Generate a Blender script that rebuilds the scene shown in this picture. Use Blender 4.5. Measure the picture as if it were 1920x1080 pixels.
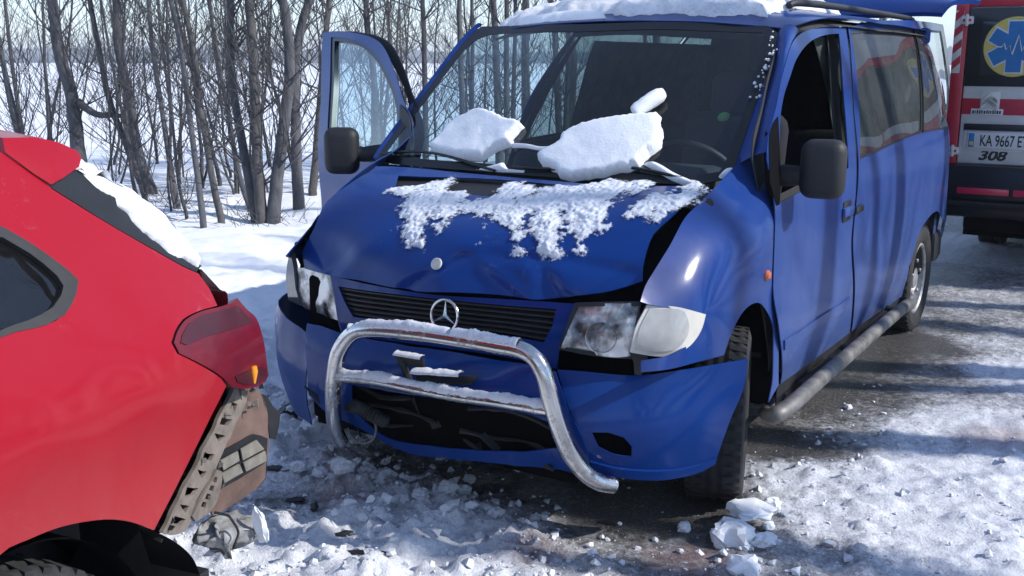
import bpy, bmesh, math, random
import numpy as np
from mathutils import Vector, Matrix, noise as mnoise
from mathutils.geometry import delaunay_2d_cdt

scene = bpy.context.scene
for o in list(bpy.data.objects):
    bpy.data.objects.remove(o)

# ------------------------------------------------------------------ camera
cam_data = bpy.data.cameras.new('camera')
cam = bpy.data.objects.new('camera', cam_data)
scene.collection.objects.link(cam)
YAW, PITCH, ROLL = -.5632, .2132, .0022
_f = Vector((math.sin(YAW) * math.cos(PITCH), math.cos(YAW) * math.cos(PITCH), -math.sin(PITCH)))
_r = Vector((math.cos(YAW), -math.sin(YAW), 0))
_u = _r.cross(_f)
_r2 = _r * math.cos(ROLL) + _u * math.sin(ROLL)
_u2 = _u * math.cos(ROLL) - _r * math.sin(ROLL)
_m = Matrix((_r2, _u2, -_f)).transposed().to_4x4()
_m.translation = Vector((2.139, -2.724, 1.591))
cam.matrix_world = _m
cam_data.sensor_width = 36
cam_data.lens = 36 * 1969.4 / 1920
cam_data.clip_start = .05
cam_data.clip_end = 3000
scene.camera = cam

# ------------------------------------------------------------------ sky and sun
SUN_BEARING, SUN_EL = 70, 36          # bearing clockwise from +Y
world = bpy.data.worlds.new('World')
scene.world = world
world.use_nodes = True
wn = world.node_tree.nodes
wn.clear()
sky = wn.new('ShaderNodeTexSky')
sky.sky_type = 'NISHITA'
sky.sun_disc = False
sky.sun_elevation = math.radians(SUN_EL)
sky.sun_rotation = math.radians(SUN_BEARING)
sky.air_density = 1.0
sky.dust_density = .0
sky.ozone_density = 3.
bg = wn.new('ShaderNodeBackground')
bg.inputs['Strength'].default_value = .145
wo = wn.new('ShaderNodeOutputWorld')
hsv = wn.new('ShaderNodeHueSaturation')
hsv.inputs['Saturation'].default_value = .72
wb = wn.new('ShaderNodeMix')
wb.data_type = 'RGBA'
wb.blend_type = 'MULTIPLY'
wb.inputs[0].default_value = 1
wb.inputs[7].default_value = (.90, .98, 1.12, 1)
world.node_tree.links.new(sky.outputs[0], hsv.inputs['Color'])
world.node_tree.links.new(hsv.outputs[0], wb.inputs[6])
world.node_tree.links.new(wb.outputs[2], bg.inputs['Color'])
world.node_tree.links.new(bg.outputs[0], wo.inputs['Surface'])
sun_data = bpy.data.lights.new('sun', 'SUN')
sun_data.energy = 3.6
sun_data.angle = math.radians(.6)
sun_data.color = (1, .95, .88)
sun = bpy.data.objects.new('sun', sun_data)
scene.collection.objects.link(sun)
_b, _e = math.radians(SUN_BEARING), math.radians(SUN_EL)
_s = Vector((math.sin(_b) * math.cos(_e), math.cos(_b) * math.cos(_e), math.sin(_e)))
sun.rotation_euler = _s.to_track_quat('Z', 'Y').to_euler()
scene.view_settings.view_transform = 'Standard'
scene.view_settings.look = 'None'
scene.view_settings.exposure = .55
scene.view_settings.gamma = 1
scene.cycles.max_bounces = 8
scene.cycles.transparent_max_bounces = 24
scene.cycles.caustics_reflective = False
scene.cycles.caustics_refractive = False
# panel outlines and control points, metres
SHAPE = {'hood':{'b':(0,45),
 'c':[(0,.12,.8),(.02,.135,.86),(.02,.16,.905),(0,.24,.985),(0,.38,1.05),(0,.56,1.105),(0,.76,1.145),(-.4,.15,.785),(-.4,.2,.9),(-.4,.36,1.035),(-.4,.56,1.1),(-.4,.78,1.15),(.4,.15,.83),(.4,.18,.9),(.4,.36,1.05),(.4,.56,1.115),(.4,.76,1.155),(-.72,.27,.8),(-.72,.29,.93),(-.72,.45,1.06),(-.75,.62,1.12),(-.78,.8,1.16),(.7,.22,.86),(.7,.27,.93),(.7,.42,1.05),(.73,.6,1.13),(.76,.76,1.165)],
 'o':[(.743,1.343),(.741,1.234),(.744,1.129),(.725,1.057),(.714,1.014),(.719,.94),(.726,.876),(.738,.825),(.66,.781),(.587,.75),(.461,.702),(.251,.672),(.032,.656),(-.243,.664),(-.5,.701),(-.699,.752),(-.725,.804),(-.685,.896),(-.715,1.033),(-.7,1.134),(-.703,1.262),(-.738,1.342),(-.459,1.358),(-.216,1.351),(.044,1.337),(.294,1.315),(.519,1.309)],
 'h':[[(-.544,1.261),(-.311,1.306),(-.038,1.314),(.196,1.29),(.268,1.185),(.006,1.161),(-.218,1.162),(-.464,1.153)]]},
 'fender':{'b':(55,0),
 'c':[(.94,1.2,.45),(.94,1.2,.8),(.925,1.2,1.05),(.915,1.1,1.12),(.93,.82,.74),(.915,.37,.79),(.905,.36,.7),(.86,.2,.74),(.775,.19,.885),(.785,.35,1),(.79,.6,1.125),(.775,.9,1.2),(.905,.6,1),(.93,.6,.85),(.915,.85,1.06),(.87,.36,.9),(.85,.5,1.03),(.945,1,.9),(.84,.8,1.13)],
 'o':[(1.296,.983),(1.303,.865),(1.337,.744),(1.397,.639),(1.43,.547),(1.436,.375),(1.344,.335),(1.384,.415),(1.383,.574),(1.372,.62),(1.319,.681),(1.23,.744),(1.135,.754),(1.06,.726),(.998,.665),(.973,.624),(.818,.641),(.652,.653),(.547,.664),(.552,.698),(.652,.695),(.773,.712),(.834,.799),(.615,.852),(.59,.862),(.621,.903),(.682,.954),(.741,1),(.844,1.083),(.936,1.121),(1.051,1.161),(1.225,1.216),(1.284,1.253),(1.403,1.282),(1.39,1.23),(1.33,1.079)],
 'h':[]},
 'front_door':{'b':(90,0),
 'c':[(.891,.9,.3),(.937,.9,.45),(.94,.9,.8),(.94,.9,1.05),(.914,.9,1.2),(.845,.9,1.45),(.785,.9,1.66),(.735,.9,1.76),(.891,1.3,.3),(.937,1.3,.45),(.94,1.3,.8),(.94,1.3,1.05),(.914,1.3,1.2),(.845,1.3,1.45),(.785,1.3,1.66),(.735,1.3,1.76),(.891,1.9,.3),(.937,1.9,.45),(.94,1.9,.8),(.94,1.9,1.05),(.914,1.9,1.2),(.845,1.9,1.45),(.785,1.9,1.66),(.735,1.9,1.76),(.891,2.6,.3),(.937,2.6,.45),(.94,2.6,.8),(.94,2.6,1.05),(.914,2.6,1.2),(.845,2.6,1.45),(.785,2.6,1.66),(.735,2.6,1.76),(.891,3.4,.3),(.937,3.4,.45),(.94,3.4,.8),(.94,3.4,1.05),(.914,3.4,1.2),(.845,3.4,1.45),(.785,3.4,1.66),(.735,3.4,1.76),(.879,4.1,.3),(.925,4.1,.45),(.928,4.1,.8),(.928,4.1,1.05),(.901,4.1,1.2),(.832,4.1,1.45),(.773,4.1,1.66),(.722,4.1,1.76),(.828,4.6,.3),(.874,4.6,.45),(.877,4.6,.8),(.877,4.6,1.05),(.851,4.6,1.2),(.782,4.6,1.45),(.722,4.6,1.66),(.672,4.6,1.76)],
 'o':[(.941,.981),(.953,.861),(.968,.747),(1.019,.648),(1.07,.554),(1.245,.332),(1.738,.318),(2.292,.312),(2.135,.526),(2.022,.769),(2.028,.928),(2.092,1.142),(2.175,1.391),(2.432,1.744),(2.207,1.747),(1.892,1.727),(1.68,1.7),(1.52,1.655),(1.329,1.56),(1.143,1.426),(.985,1.319),(.932,1.247),(.944,1.084)],
 'h':[[(.987,1.089),(1.062,1.237),(1.182,1.399),(1.44,1.56),(1.619,1.629),(1.83,1.681),(2.067,1.706),(2.28,1.716),(2.116,1.509),(2.017,1.304),(1.947,1.136)]]},
 'side_wall':{'b':(90,0),
 'c':[(.891,.9,.3),(.937,.9,.45),(.94,.9,.8),(.94,.9,1.05),(.914,.9,1.2),(.845,.9,1.45),(.785,.9,1.66),(.735,.9,1.76),(.891,1.3,.3),(.937,1.3,.45),(.94,1.3,.8),(.94,1.3,1.05),(.914,1.3,1.2),(.845,1.3,1.45),(.785,1.3,1.66),(.735,1.3,1.76),(.891,1.9,.3),(.937,1.9,.45),(.94,1.9,.8),(.94,1.9,1.05),(.914,1.9,1.2),(.845,1.9,1.45),(.785,1.9,1.66),(.735,1.9,1.76),(.891,2.6,.3),(.937,2.6,.45),(.94,2.6,.8),(.94,2.6,1.05),(.914,2.6,1.2),(.845,2.6,1.45),(.785,2.6,1.66),(.735,2.6,1.76),(.891,3.4,.3),(.937,3.4,.45),(.94,3.4,.8),(.94,3.4,1.05),(.914,3.4,1.2),(.845,3.4,1.45),(.785,3.4,1.66),(.735,3.4,1.76),(.879,4.1,.3),(.925,4.1,.45),(.928,4.1,.8),(.928,4.1,1.05),(.901,4.1,1.2),(.832,4.1,1.45),(.773,4.1,1.66),(.722,4.1,1.76),(.828,4.6,.3),(.874,4.6,.45),(.877,4.6,.8),(.877,4.6,1.05),(.851,4.6,1.2),(.782,4.6,1.45),(.722,4.6,1.66),(.672,4.6,1.76)],
 'o':[(2.474,1.747),(2.201,1.39),(2.129,1.139),(2.055,.924),(2.055,.764),(2.182,.517),(2.331,.311),(2.926,.286),(3.484,.264),(3.329,.471),(3.46,.619),(3.736,.701),(4.025,.701),(4.253,.642),(5.621,.296),(6.22,.387),(6.268,.652),(6.798,1.045),(6.761,1.528),(6.387,1.879),(4.688,1.847),(3.573,1.817),(2.813,1.777)],
 'h':[[(2.49,1.733),(2.156,1.156),(3.525,1.201),(6.098,1.146),(6.431,1.391),(6.06,1.821),(3.777,1.776),(2.998,1.756)]]},
 'side_glass':{'b':(90,0),
 'c':[(.891,.9,.3),(.937,.9,.45),(.94,.9,.8),(.94,.9,1.05),(.914,.9,1.2),(.845,.9,1.45),(.785,.9,1.66),(.735,.9,1.76),(.891,1.3,.3),(.937,1.3,.45),(.94,1.3,.8),(.94,1.3,1.05),(.914,1.3,1.2),(.845,1.3,1.45),(.785,1.3,1.66),(.735,1.3,1.76),(.891,1.9,.3),(.937,1.9,.45),(.94,1.9,.8),(.94,1.9,1.05),(.914,1.9,1.2),(.845,1.9,1.45),(.785,1.9,1.66),(.735,1.9,1.76),(.891,2.6,.3),(.937,2.6,.45),(.94,2.6,.8),(.94,2.6,1.05),(.914,2.6,1.2),(.845,2.6,1.45),(.785,2.6,1.66),(.735,2.6,1.76),(.891,3.4,.3),(.937,3.4,.45),(.94,3.4,.8),(.94,3.4,1.05),(.914,3.4,1.2),(.845,3.4,1.45),(.785,3.4,1.66),(.735,3.4,1.76),(.879,4.1,.3),(.925,4.1,.45),(.928,4.1,.8),(.928,4.1,1.05),(.901,4.1,1.2),(.832,4.1,1.45),(.773,4.1,1.66),(.722,4.1,1.76),(.828,4.6,.3),(.874,4.6,.45),(.877,4.6,.8),(.877,4.6,1.05),(.851,4.6,1.2),(.782,4.6,1.45),(.722,4.6,1.66),(.672,4.6,1.76)],
 'o':[(2.478,1.737),(2.142,1.148),(3.507,1.196),(3.998,1.788),(3.006,1.761)],
 'h':[]},
 'quarter_glass':{'b':(90,0),
 'c':[(.891,.9,.3),(.937,.9,.45),(.94,.9,.8),(.94,.9,1.05),(.914,.9,1.2),(.845,.9,1.45),(.785,.9,1.66),(.735,.9,1.76),(.891,1.3,.3),(.937,1.3,.45),(.94,1.3,.8),(.94,1.3,1.05),(.914,1.3,1.2),(.845,1.3,1.45),(.785,1.3,1.66),(.735,1.3,1.76),(.891,1.9,.3),(.937,1.9,.45),(.94,1.9,.8),(.94,1.9,1.05),(.914,1.9,1.2),(.845,1.9,1.45),(.785,1.9,1.66),(.735,1.9,1.76),(.891,2.6,.3),(.937,2.6,.45),(.94,2.6,.8),(.94,2.6,1.05),(.914,2.6,1.2),(.845,2.6,1.45),(.785,2.6,1.66),(.735,2.6,1.76),(.891,3.4,.3),(.937,3.4,.45),(.94,3.4,.8),(.94,3.4,1.05),(.914,3.4,1.2),(.845,3.4,1.45),(.785,3.4,1.66),(.735,3.4,1.76),(.879,4.1,.3),(.925,4.1,.45),(.928,4.1,.8),(.928,4.1,1.05),(.901,4.1,1.2),(.832,4.1,1.45),(.773,4.1,1.66),(.722,4.1,1.76),(.828,4.6,.3),(.874,4.6,.45),(.877,4.6,.8),(.877,4.6,1.05),(.851,4.6,1.2),(.782,4.6,1.45),(.722,4.6,1.66),(.672,4.6,1.76)],
 'o':[(4.043,1.789),(3.55,1.193),(6.332,1.121),(6.603,1.388),(6.197,1.833)],
 'h':[]},
 'windshield':{'b':(0,45),
 'c':[(0,.8,1.125),(.775,.95,1.175),(-.8,.93,1.165),(.45,.84,1.14),(-.45,.84,1.135),(0,1.1,1.46),(.745,1.28,1.455),(-.76,1.27,1.45),(0,1.47,1.76),(.7,1.62,1.735),(-.71,1.61,1.735),(.4,1.52,1.755),(-.4,1.52,1.755)],
 'o':[(-.8,2.411),(-.174,2.27),(.365,2.294),(.652,2.353),(.704,2.321),(.729,2.158),(.739,1.905),(.763,1.56),(.762,1.497),(.673,1.448),(.449,1.41),(0,1.39),(-.527,1.42),(-.893,1.468),(-.897,1.61),(-.881,1.949),(-.866,2.261),(-.837,2.386)],
 'h':[]},
 'windshield_border':{'b':(0,45),
 'c':[(0,.8,1.125),(.775,.95,1.175),(-.8,.93,1.165),(.45,.84,1.14),(-.45,.84,1.135),(0,1.1,1.46),(.745,1.28,1.455),(-.76,1.27,1.45),(0,1.47,1.76),(.7,1.62,1.735),(-.71,1.61,1.735),(.4,1.52,1.755),(-.4,1.52,1.755)],
 'o':[(-.8,2.411),(-.174,2.27),(.365,2.294),(.652,2.353),(.704,2.321),(.729,2.158),(.739,1.905),(.763,1.56),(.762,1.497),(.673,1.448),(.449,1.41),(0,1.39),(-.527,1.42),(-.893,1.468),(-.897,1.61),(-.881,1.949),(-.866,2.261),(-.837,2.386)],
 'h':[[(-.717,2.326),(-.147,2.213),(.381,2.246),(.646,2.304),(.687,2.273),(.699,2.136),(.708,1.897),(.724,1.581),(.719,1.52),(.632,1.479),(.436,1.447),(-.017,1.431),(-.553,1.466),(-.86,1.514),(-.854,1.621),(-.836,1.943),(-.814,2.242),(-.774,2.307)]]},
 'pillar_in':[(.71,1.625,1.736),(.704,1.585,1.707),(.731,1.453,1.599),(.74,1.257,1.437),(.755,1.096,1.303),(.764,.993,1.214)],
 'pillar_in_far':[(-.81,1.664,1.755),(-.832,1.644,1.735),(-.861,1.549,1.653),(-.876,1.306,1.455),(-.893,1.041,1.241),(-.888,.93,1.151)],
 'pillar_out':[(.756,1.68,1.713),(.778,1.517,1.659),(.817,1.322,1.56),(.855,1.136,1.426),(.881,1.005,1.333),(.896,.942,1.274)],
 'roof':{'b':(0,90),
 'c':[(-.74,1.5,1.682),(-.74,1.75,1.747),(-.74,2.2,1.787),(-.74,3,1.787),(-.74,3.8,1.786),(-.74,4.5,1.771),(-.5,1.5,1.736),(-.5,1.75,1.802),(-.5,2.2,1.841),(-.5,3,1.841),(-.5,3.8,1.841),(-.5,4.5,1.825),(-.2,1.5,1.764),(-.2,1.75,1.829),(-.2,2.2,1.869),(-.2,3,1.869),(-.2,3.8,1.868),(-.2,4.5,1.853),(.2,1.5,1.764),(.2,1.75,1.829),(.2,2.2,1.869),(.2,3,1.869),(.2,3.8,1.868),(.2,4.5,1.853),(.5,1.5,1.736),(.5,1.75,1.802),(.5,2.2,1.841),(.5,3,1.841),(.5,3.8,1.841),(.5,4.5,1.825),(.74,1.5,1.682),(.74,1.75,1.747),(.74,2.2,1.787),(.74,3,1.787),(.74,3.8,1.786),(.74,4.5,1.771)],
 'o':[(-.7,1.62),(-.5,1.53),(-.2,1.48),(.2,1.48),(.5,1.53),(.7,1.62),(.745,1.75),(.755,2.2),(.755,3.8),(.72,4.4),(.66,4.5),(-.66,4.5),(-.72,4.4),(-.755,3.8),(-.755,2.2),(-.745,1.75)],
 'h':[]},
 'headlight':{'b':(30,0),
 'c':[(.572,.14,.83),(.769,.2,.847),(.757,.17,.677),(.54,.1,.691),(.915,.37,.79),(.87,.255,.72),(.896,.32,.71),(.693,.13,.765)],
 'o':[(.565,.83),(.665,.843),(.766,.845),(.751,.767),(.739,.677),(.617,.683),(.518,.689),(.541,.763)],
 'h':[]},
 'indicator':{'b':(30,0),
 'c':[(.572,.14,.83),(.769,.2,.847),(.757,.17,.677),(.54,.1,.691),(.915,.37,.79),(.87,.255,.72),(.896,.32,.71),(.693,.13,.765)],
 'o':[(.786,.847),(.881,.835),(.981,.8),(.966,.751),(.934,.711),(.89,.691),(.85,.684),(.792,.689),(.735,.699),(.751,.78)],
 'h':[]},
 'indicator_inner':{'b':(30,0),
 'c':[(.572,.14,.83),(.769,.2,.847),(.757,.17,.677),(.54,.1,.691),(.915,.37,.79),(.87,.255,.72),(.896,.32,.71),(.693,.13,.765)],
 'o':[(.793,.836),(.898,.824),(.922,.781),(.916,.739),(.871,.703),(.749,.708),(.764,.78)],
 'h':[]},
 'headlight_far':{'b':(-30,0),
 'c':[(-.793,.28,.787),(-.526,.2,.81),(-.469,.17,.635),(-.721,.25,.641),(-.612,.21,.724)],
 'o':[(-.808,.788),(-.666,.804),(-.555,.808),(-.512,.713),(-.491,.635),(-.59,.625),(-.749,.641),(-.791,.707)],
 'h':[]},
 'indicator_far':{'b':(-30,0),
 'c':[(-.793,.28,.787),(-.526,.2,.81),(-.469,.17,.635),(-.721,.25,.641),(-.612,.21,.724)],
 'o':[(-.851,.848),(-.817,.789),(-.8,.705),(-.758,.641),(-.862,.644),(-.882,.735)],
 'h':[]},
 'front_panel':{'b':(0,0),
 'c':[(0,.135,.82),(0,.115,.72),(0,.1,.62),(.45,.165,.83),(.45,.13,.64),(-.45,.17,.8),(-.45,.14,.62),(.6,.17,.83),(.62,.15,.64),(-.68,.22,.78),(-.66,.22,.62)],
 'o':[(-.504,.801),(-.247,.798),(.022,.799),(.239,.811),(.458,.822),(.551,.826),(.529,.751),(.511,.666),(.508,.61),(.345,.624),(.116,.624),(-.137,.616),(-.411,.6),(-.437,.646),(-.468,.723)],
 'h':[[(-.451,.768),(-.205,.779),(.064,.787),(.286,.793),(.487,.801),(.478,.745),(.455,.69),(.297,.696),(.075,.692),(-.143,.683),(-.35,.672),(-.405,.718)]]},
 'grille_back':{'b':(0,0),
 'c':[(0,.185,.82),(0,.165,.72),(0,.15,.62),(.45,.215,.83),(.45,.18,.64),(-.45,.22,.8),(-.45,.19,.62),(.6,.22,.83),(.62,.2,.64),(-.68,.27,.78),(-.66,.27,.62)],
 'o':[(-.52,.762),(.029,.785),(.473,.8),(.446,.664),(.042,.664),(-.419,.639)],
 'h':[]},
 'bumper_center':{'b':(0,0),
 'c':[(0,.02,.6),(0,-.02,.5),(0,0,.4),(0,.06,.24),(.3,.03,.6),(.3,-.01,.48),(.3,.06,.26),(.6,.08,.62),(.6,.04,.48),(.6,.1,.27),(-.3,.03,.58),(-.3,0,.46),(-.3,.06,.24),(0,.1,.64),(-.56,.075,.58),(-.56,.05,.45),(-.56,.1,.27),(-.68,.13,.58),(-.68,.11,.45),(-.66,.15,.27)],
 'o':[(-.535,.631),(-.426,.635),(-.294,.626),(-.105,.62),(.147,.629),(.386,.635),(.54,.627),(.594,.526),(.644,.426),(.663,.301),(.597,.284),(.553,.289),(.382,.275),(.169,.251),(-.046,.226),(-.124,.236),(-.222,.274),(-.306,.293),(-.423,.311),(-.506,.368),(-.505,.496)],
 'h':[[(-.252,.462),(.001,.479),(.261,.486),(.487,.478),(.559,.452),(.573,.38),(.474,.35),(.272,.311),(-.007,.276),(-.126,.268),(-.207,.316),(-.252,.384)]]},
 'bumper_corner':{'b':(38,0),
 'c':[(.527,.1,.621),(.627,.13,.624),(.771,.21,.613),(.859,.29,.623),(.961,.38,.639),(1.035,.46,.647),(.988,.45,.433),(.945,.44,.284),(.841,.28,.254),(.669,.12,.295),(.655,.07,.477),(.82,.19,.473),(.93,.32,.456),(.583,.06,.52)],
 'o':[(.478,.62),(.574,.621),(.737,.612),(.855,.622),(.992,.637),(1.099,.647),(1.091,.543),(1.056,.433),(1.02,.283),(.968,.259),(.835,.254),(.708,.271),(.589,.295),(.547,.423),(.503,.521)],
 'h':[[(.576,.441),(.627,.441),(.678,.423),(.706,.388),(.708,.352),(.648,.362),(.599,.39)]]},
 'fog_recess':{'b':(38,0),
 'c':[(.497,.15,.621),(.597,.18,.624),(.741,.26,.613),(.829,.34,.623),(.931,.43,.639),(1.005,.51,.647),(.958,.5,.433),(.915,.49,.284),(.811,.33,.254),(.639,.17,.295),(.625,.12,.477),(.79,.24,.473),(.9,.37,.456),(.553,.11,.52)],
 'o':[(.57,.434),(.699,.423),(.738,.369),(.739,.304),(.646,.315),(.587,.361)],
 'h':[]},
 'bumper_corner_far':{'b':(-38,0),
 'c':[(-.5,.06,.58),(-.5,.03,.45),(-.55,.09,.25),(-.7,.13,.6),(-.7,.11,.45),(-.72,.16,.28),(-.85,.24,.62),(-.85,.23,.45),(-.84,.27,.3),(-.935,.4,.6),(-.935,.4,.45),(-.91,.42,.3),(-.95,.55,.6),(-.95,.55,.45)],
 'o':[(-.409,.585),(-.55,.61),(-.696,.635),(-.818,.65),(-.947,.65),(-1.053,.65),(-1.093,.64),(-1.081,.45),(-1.002,.3),(-.828,.25),(-.666,.23),(-.489,.22),(-.431,.4)],
 'h':[]},
 'bar_hoop':[(-.331,.02,.222),(-.332,-.01,.293),(-.301,-.05,.431),(-.268,-.07,.539),(-.232,-.08,.615),(-.167,-.085,.682),(-.073,-.09,.711),(.107,-.09,.726),(.276,-.09,.73),(.418,-.09,.73),(.505,-.09,.728),(.556,-.085,.706),(.587,-.08,.654),(.603,-.07,.578),(.617,-.05,.497),(.635,-.01,.401),(.664,.03,.328),(.697,.07,.284),(.729,.12,.261)],
 'bar_cross':[(-.264,-.065,.508),(-.097,-.068,.525),(.087,-.07,.528),(.26,-.07,.531),(.424,-.07,.541),(.602,-.065,.544)],
 'step':[(.86,1.223,.208),(.955,1.008,.277),(.985,1.103,.294),(.99,1.432,.302),(.99,1.831,.303),(.99,2.397,.307),(.985,2.991,.3),(.97,3.263,.274)],
 'fender_far':{'b':(55,0),
 'c':[(.94,1.2,.45),(.94,1.2,.8),(.925,1.2,1.05),(.915,1.1,1.12),(.93,.82,.74),(.915,.37,.79),(.905,.36,.7),(.86,.2,.74),(.775,.19,.885),(.785,.35,1),(.79,.6,1.125),(.775,.9,1.2),(.905,.6,1),(.93,.6,.85),(.915,.85,1.06),(.87,.36,.9),(.85,.5,1.03),(.945,1,.9),(.84,.8,1.13)],
 'o':[(1.296,.983),(1.303,.865),(1.337,.744),(1.397,.639),(1.43,.547),(1.436,.375),(1.344,.335),(1.384,.415),(1.383,.574),(1.372,.62),(1.319,.681),(1.23,.744),(1.135,.754),(1.06,.726),(.998,.665),(.898,.709),(.834,.799),(.615,.852),(.59,.862),(.621,.903),(.682,.954),(.741,1),(.844,1.083),(.936,1.121),(1.051,1.161),(1.225,1.216),(1.284,1.253),(1.403,1.282),(1.39,1.23),(1.33,1.079)],
 'h':[]},
 'rub_strip':{'b':(90,0),
 'c':[(.891,.9,.3),(.937,.9,.45),(.94,.9,.8),(.94,.9,1.05),(.914,.9,1.2),(.845,.9,1.45),(.785,.9,1.66),(.735,.9,1.76),(.891,1.3,.3),(.937,1.3,.45),(.94,1.3,.8),(.94,1.3,1.05),(.914,1.3,1.2),(.845,1.3,1.45),(.785,1.3,1.66),(.735,1.3,1.76),(.891,1.9,.3),(.937,1.9,.45),(.94,1.9,.8),(.94,1.9,1.05),(.914,1.9,1.2),(.845,1.9,1.45),(.785,1.9,1.66),(.735,1.9,1.76),(.891,2.6,.3),(.937,2.6,.45),(.94,2.6,.8),(.94,2.6,1.05),(.914,2.6,1.2),(.845,2.6,1.45),(.785,2.6,1.66),(.735,2.6,1.76),(.891,3.4,.3),(.937,3.4,.45),(.94,3.4,.8),(.94,3.4,1.05),(.914,3.4,1.2),(.845,3.4,1.45),(.785,3.4,1.66),(.735,3.4,1.76),(.879,4.1,.3),(.925,4.1,.45),(.928,4.1,.8),(.928,4.1,1.05),(.901,4.1,1.2),(.832,4.1,1.45),(.773,4.1,1.66),(.722,4.1,1.76),(.828,4.6,.3),(.874,4.6,.45),(.877,4.6,.8),(.877,4.6,1.05),(.851,4.6,1.2),(.782,4.6,1.45),(.722,4.6,1.66),(.672,4.6,1.76)],
 'o':[(1.104,.551),(1.55,.541),(2.052,.542),(2.092,.491),(1.576,.498),(1.123,.508)],
 'h':[]},
 'mirror_base':{'b':(90,0),
 'c':[(.891,.9,.3),(.937,.9,.45),(.94,.9,.8),(.94,.9,1.05),(.914,.9,1.2),(.845,.9,1.45),(.785,.9,1.66),(.735,.9,1.76),(.891,1.3,.3),(.937,1.3,.45),(.94,1.3,.8),(.94,1.3,1.05),(.914,1.3,1.2),(.845,1.3,1.45),(.785,1.3,1.66),(.735,1.3,1.76),(.891,1.9,.3),(.937,1.9,.45),(.94,1.9,.8),(.94,1.9,1.05),(.914,1.9,1.2),(.845,1.9,1.45),(.785,1.9,1.66),(.735,1.9,1.76),(.891,2.6,.3),(.937,2.6,.45),(.94,2.6,.8),(.94,2.6,1.05),(.914,2.6,1.2),(.845,2.6,1.45),(.785,2.6,1.66),(.735,2.6,1.76),(.891,3.4,.3),(.937,3.4,.45),(.94,3.4,.8),(.94,3.4,1.05),(.914,3.4,1.2),(.845,3.4,1.45),(.785,3.4,1.66),(.735,3.4,1.76),(.879,4.1,.3),(.925,4.1,.45),(.928,4.1,.8),(.928,4.1,1.05),(.901,4.1,1.2),(.832,4.1,1.45),(.773,4.1,1.66),(.722,4.1,1.76),(.828,4.6,.3),(.874,4.6,.45),(.877,4.6,.8),(.877,4.6,1.05),(.851,4.6,1.2),(.782,4.6,1.45),(.722,4.6,1.66),(.672,4.6,1.76)],
 'o':[(.988,1.315),(1.061,1.368),(1.138,1.391),(1.062,1.237),(.992,1.084),(.956,1.083),(.916,1.174)],
 'h':[]},
 'door_glass':{'b':(90,0),
 'c':[(.891,.9,.3),(.937,.9,.45),(.94,.9,.8),(.94,.9,1.05),(.914,.9,1.2),(.845,.9,1.45),(.785,.9,1.66),(.735,.9,1.76),(.891,1.3,.3),(.937,1.3,.45),(.94,1.3,.8),(.94,1.3,1.05),(.914,1.3,1.2),(.845,1.3,1.45),(.785,1.3,1.66),(.735,1.3,1.76),(.891,1.9,.3),(.937,1.9,.45),(.94,1.9,.8),(.94,1.9,1.05),(.914,1.9,1.2),(.845,1.9,1.45),(.785,1.9,1.66),(.735,1.9,1.76),(.891,2.6,.3),(.937,2.6,.45),(.94,2.6,.8),(.94,2.6,1.05),(.914,2.6,1.2),(.845,2.6,1.45),(.785,2.6,1.66),(.735,2.6,1.76),(.891,3.4,.3),(.937,3.4,.45),(.94,3.4,.8),(.94,3.4,1.05),(.914,3.4,1.2),(.845,3.4,1.45),(.785,3.4,1.66),(.735,3.4,1.76),(.879,4.1,.3),(.925,4.1,.45),(.928,4.1,.8),(.928,4.1,1.05),(.901,4.1,1.2),(.832,4.1,1.45),(.773,4.1,1.66),(.722,4.1,1.76),(.828,4.6,.3),(.874,4.6,.45),(.877,4.6,.8),(.877,4.6,1.05),(.851,4.6,1.2),(.782,4.6,1.45),(.722,4.6,1.66),(.672,4.6,1.76)],
 'o':[(.974,1.086),(1.051,1.238),(1.169,1.4),(1.426,1.56),(1.609,1.633),(1.828,1.686),(2.074,1.711),(2.305,1.721),(2.133,1.509),(2.034,1.303),(1.963,1.13)],
 'h':[]},
 'door_seal':{'b':(90,0),
 'c':[(.891,.9,.3),(.937,.9,.45),(.94,.9,.8),(.94,.9,1.05),(.914,.9,1.2),(.845,.9,1.45),(.785,.9,1.66),(.735,.9,1.76),(.891,1.3,.3),(.937,1.3,.45),(.94,1.3,.8),(.94,1.3,1.05),(.914,1.3,1.2),(.845,1.3,1.45),(.785,1.3,1.66),(.735,1.3,1.76),(.891,1.9,.3),(.937,1.9,.45),(.94,1.9,.8),(.94,1.9,1.05),(.914,1.9,1.2),(.845,1.9,1.45),(.785,1.9,1.66),(.735,1.9,1.76),(.891,2.6,.3),(.937,2.6,.45),(.94,2.6,.8),(.94,2.6,1.05),(.914,2.6,1.2),(.845,2.6,1.45),(.785,2.6,1.66),(.735,2.6,1.76),(.891,3.4,.3),(.937,3.4,.45),(.94,3.4,.8),(.94,3.4,1.05),(.914,3.4,1.2),(.845,3.4,1.45),(.785,3.4,1.66),(.735,3.4,1.76),(.879,4.1,.3),(.925,4.1,.45),(.928,4.1,.8),(.928,4.1,1.05),(.901,4.1,1.2),(.832,4.1,1.45),(.773,4.1,1.66),(.722,4.1,1.76),(.828,4.6,.3),(.874,4.6,.45),(.877,4.6,.8),(.877,4.6,1.05),(.851,4.6,1.2),(.782,4.6,1.45),(.722,4.6,1.66),(.672,4.6,1.76)],
 'o':[(.974,1.086),(1.051,1.238),(1.169,1.4),(1.426,1.56),(1.609,1.633),(1.828,1.686),(2.074,1.711),(2.305,1.721),(2.133,1.509),(2.034,1.303),(1.963,1.13)],
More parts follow.
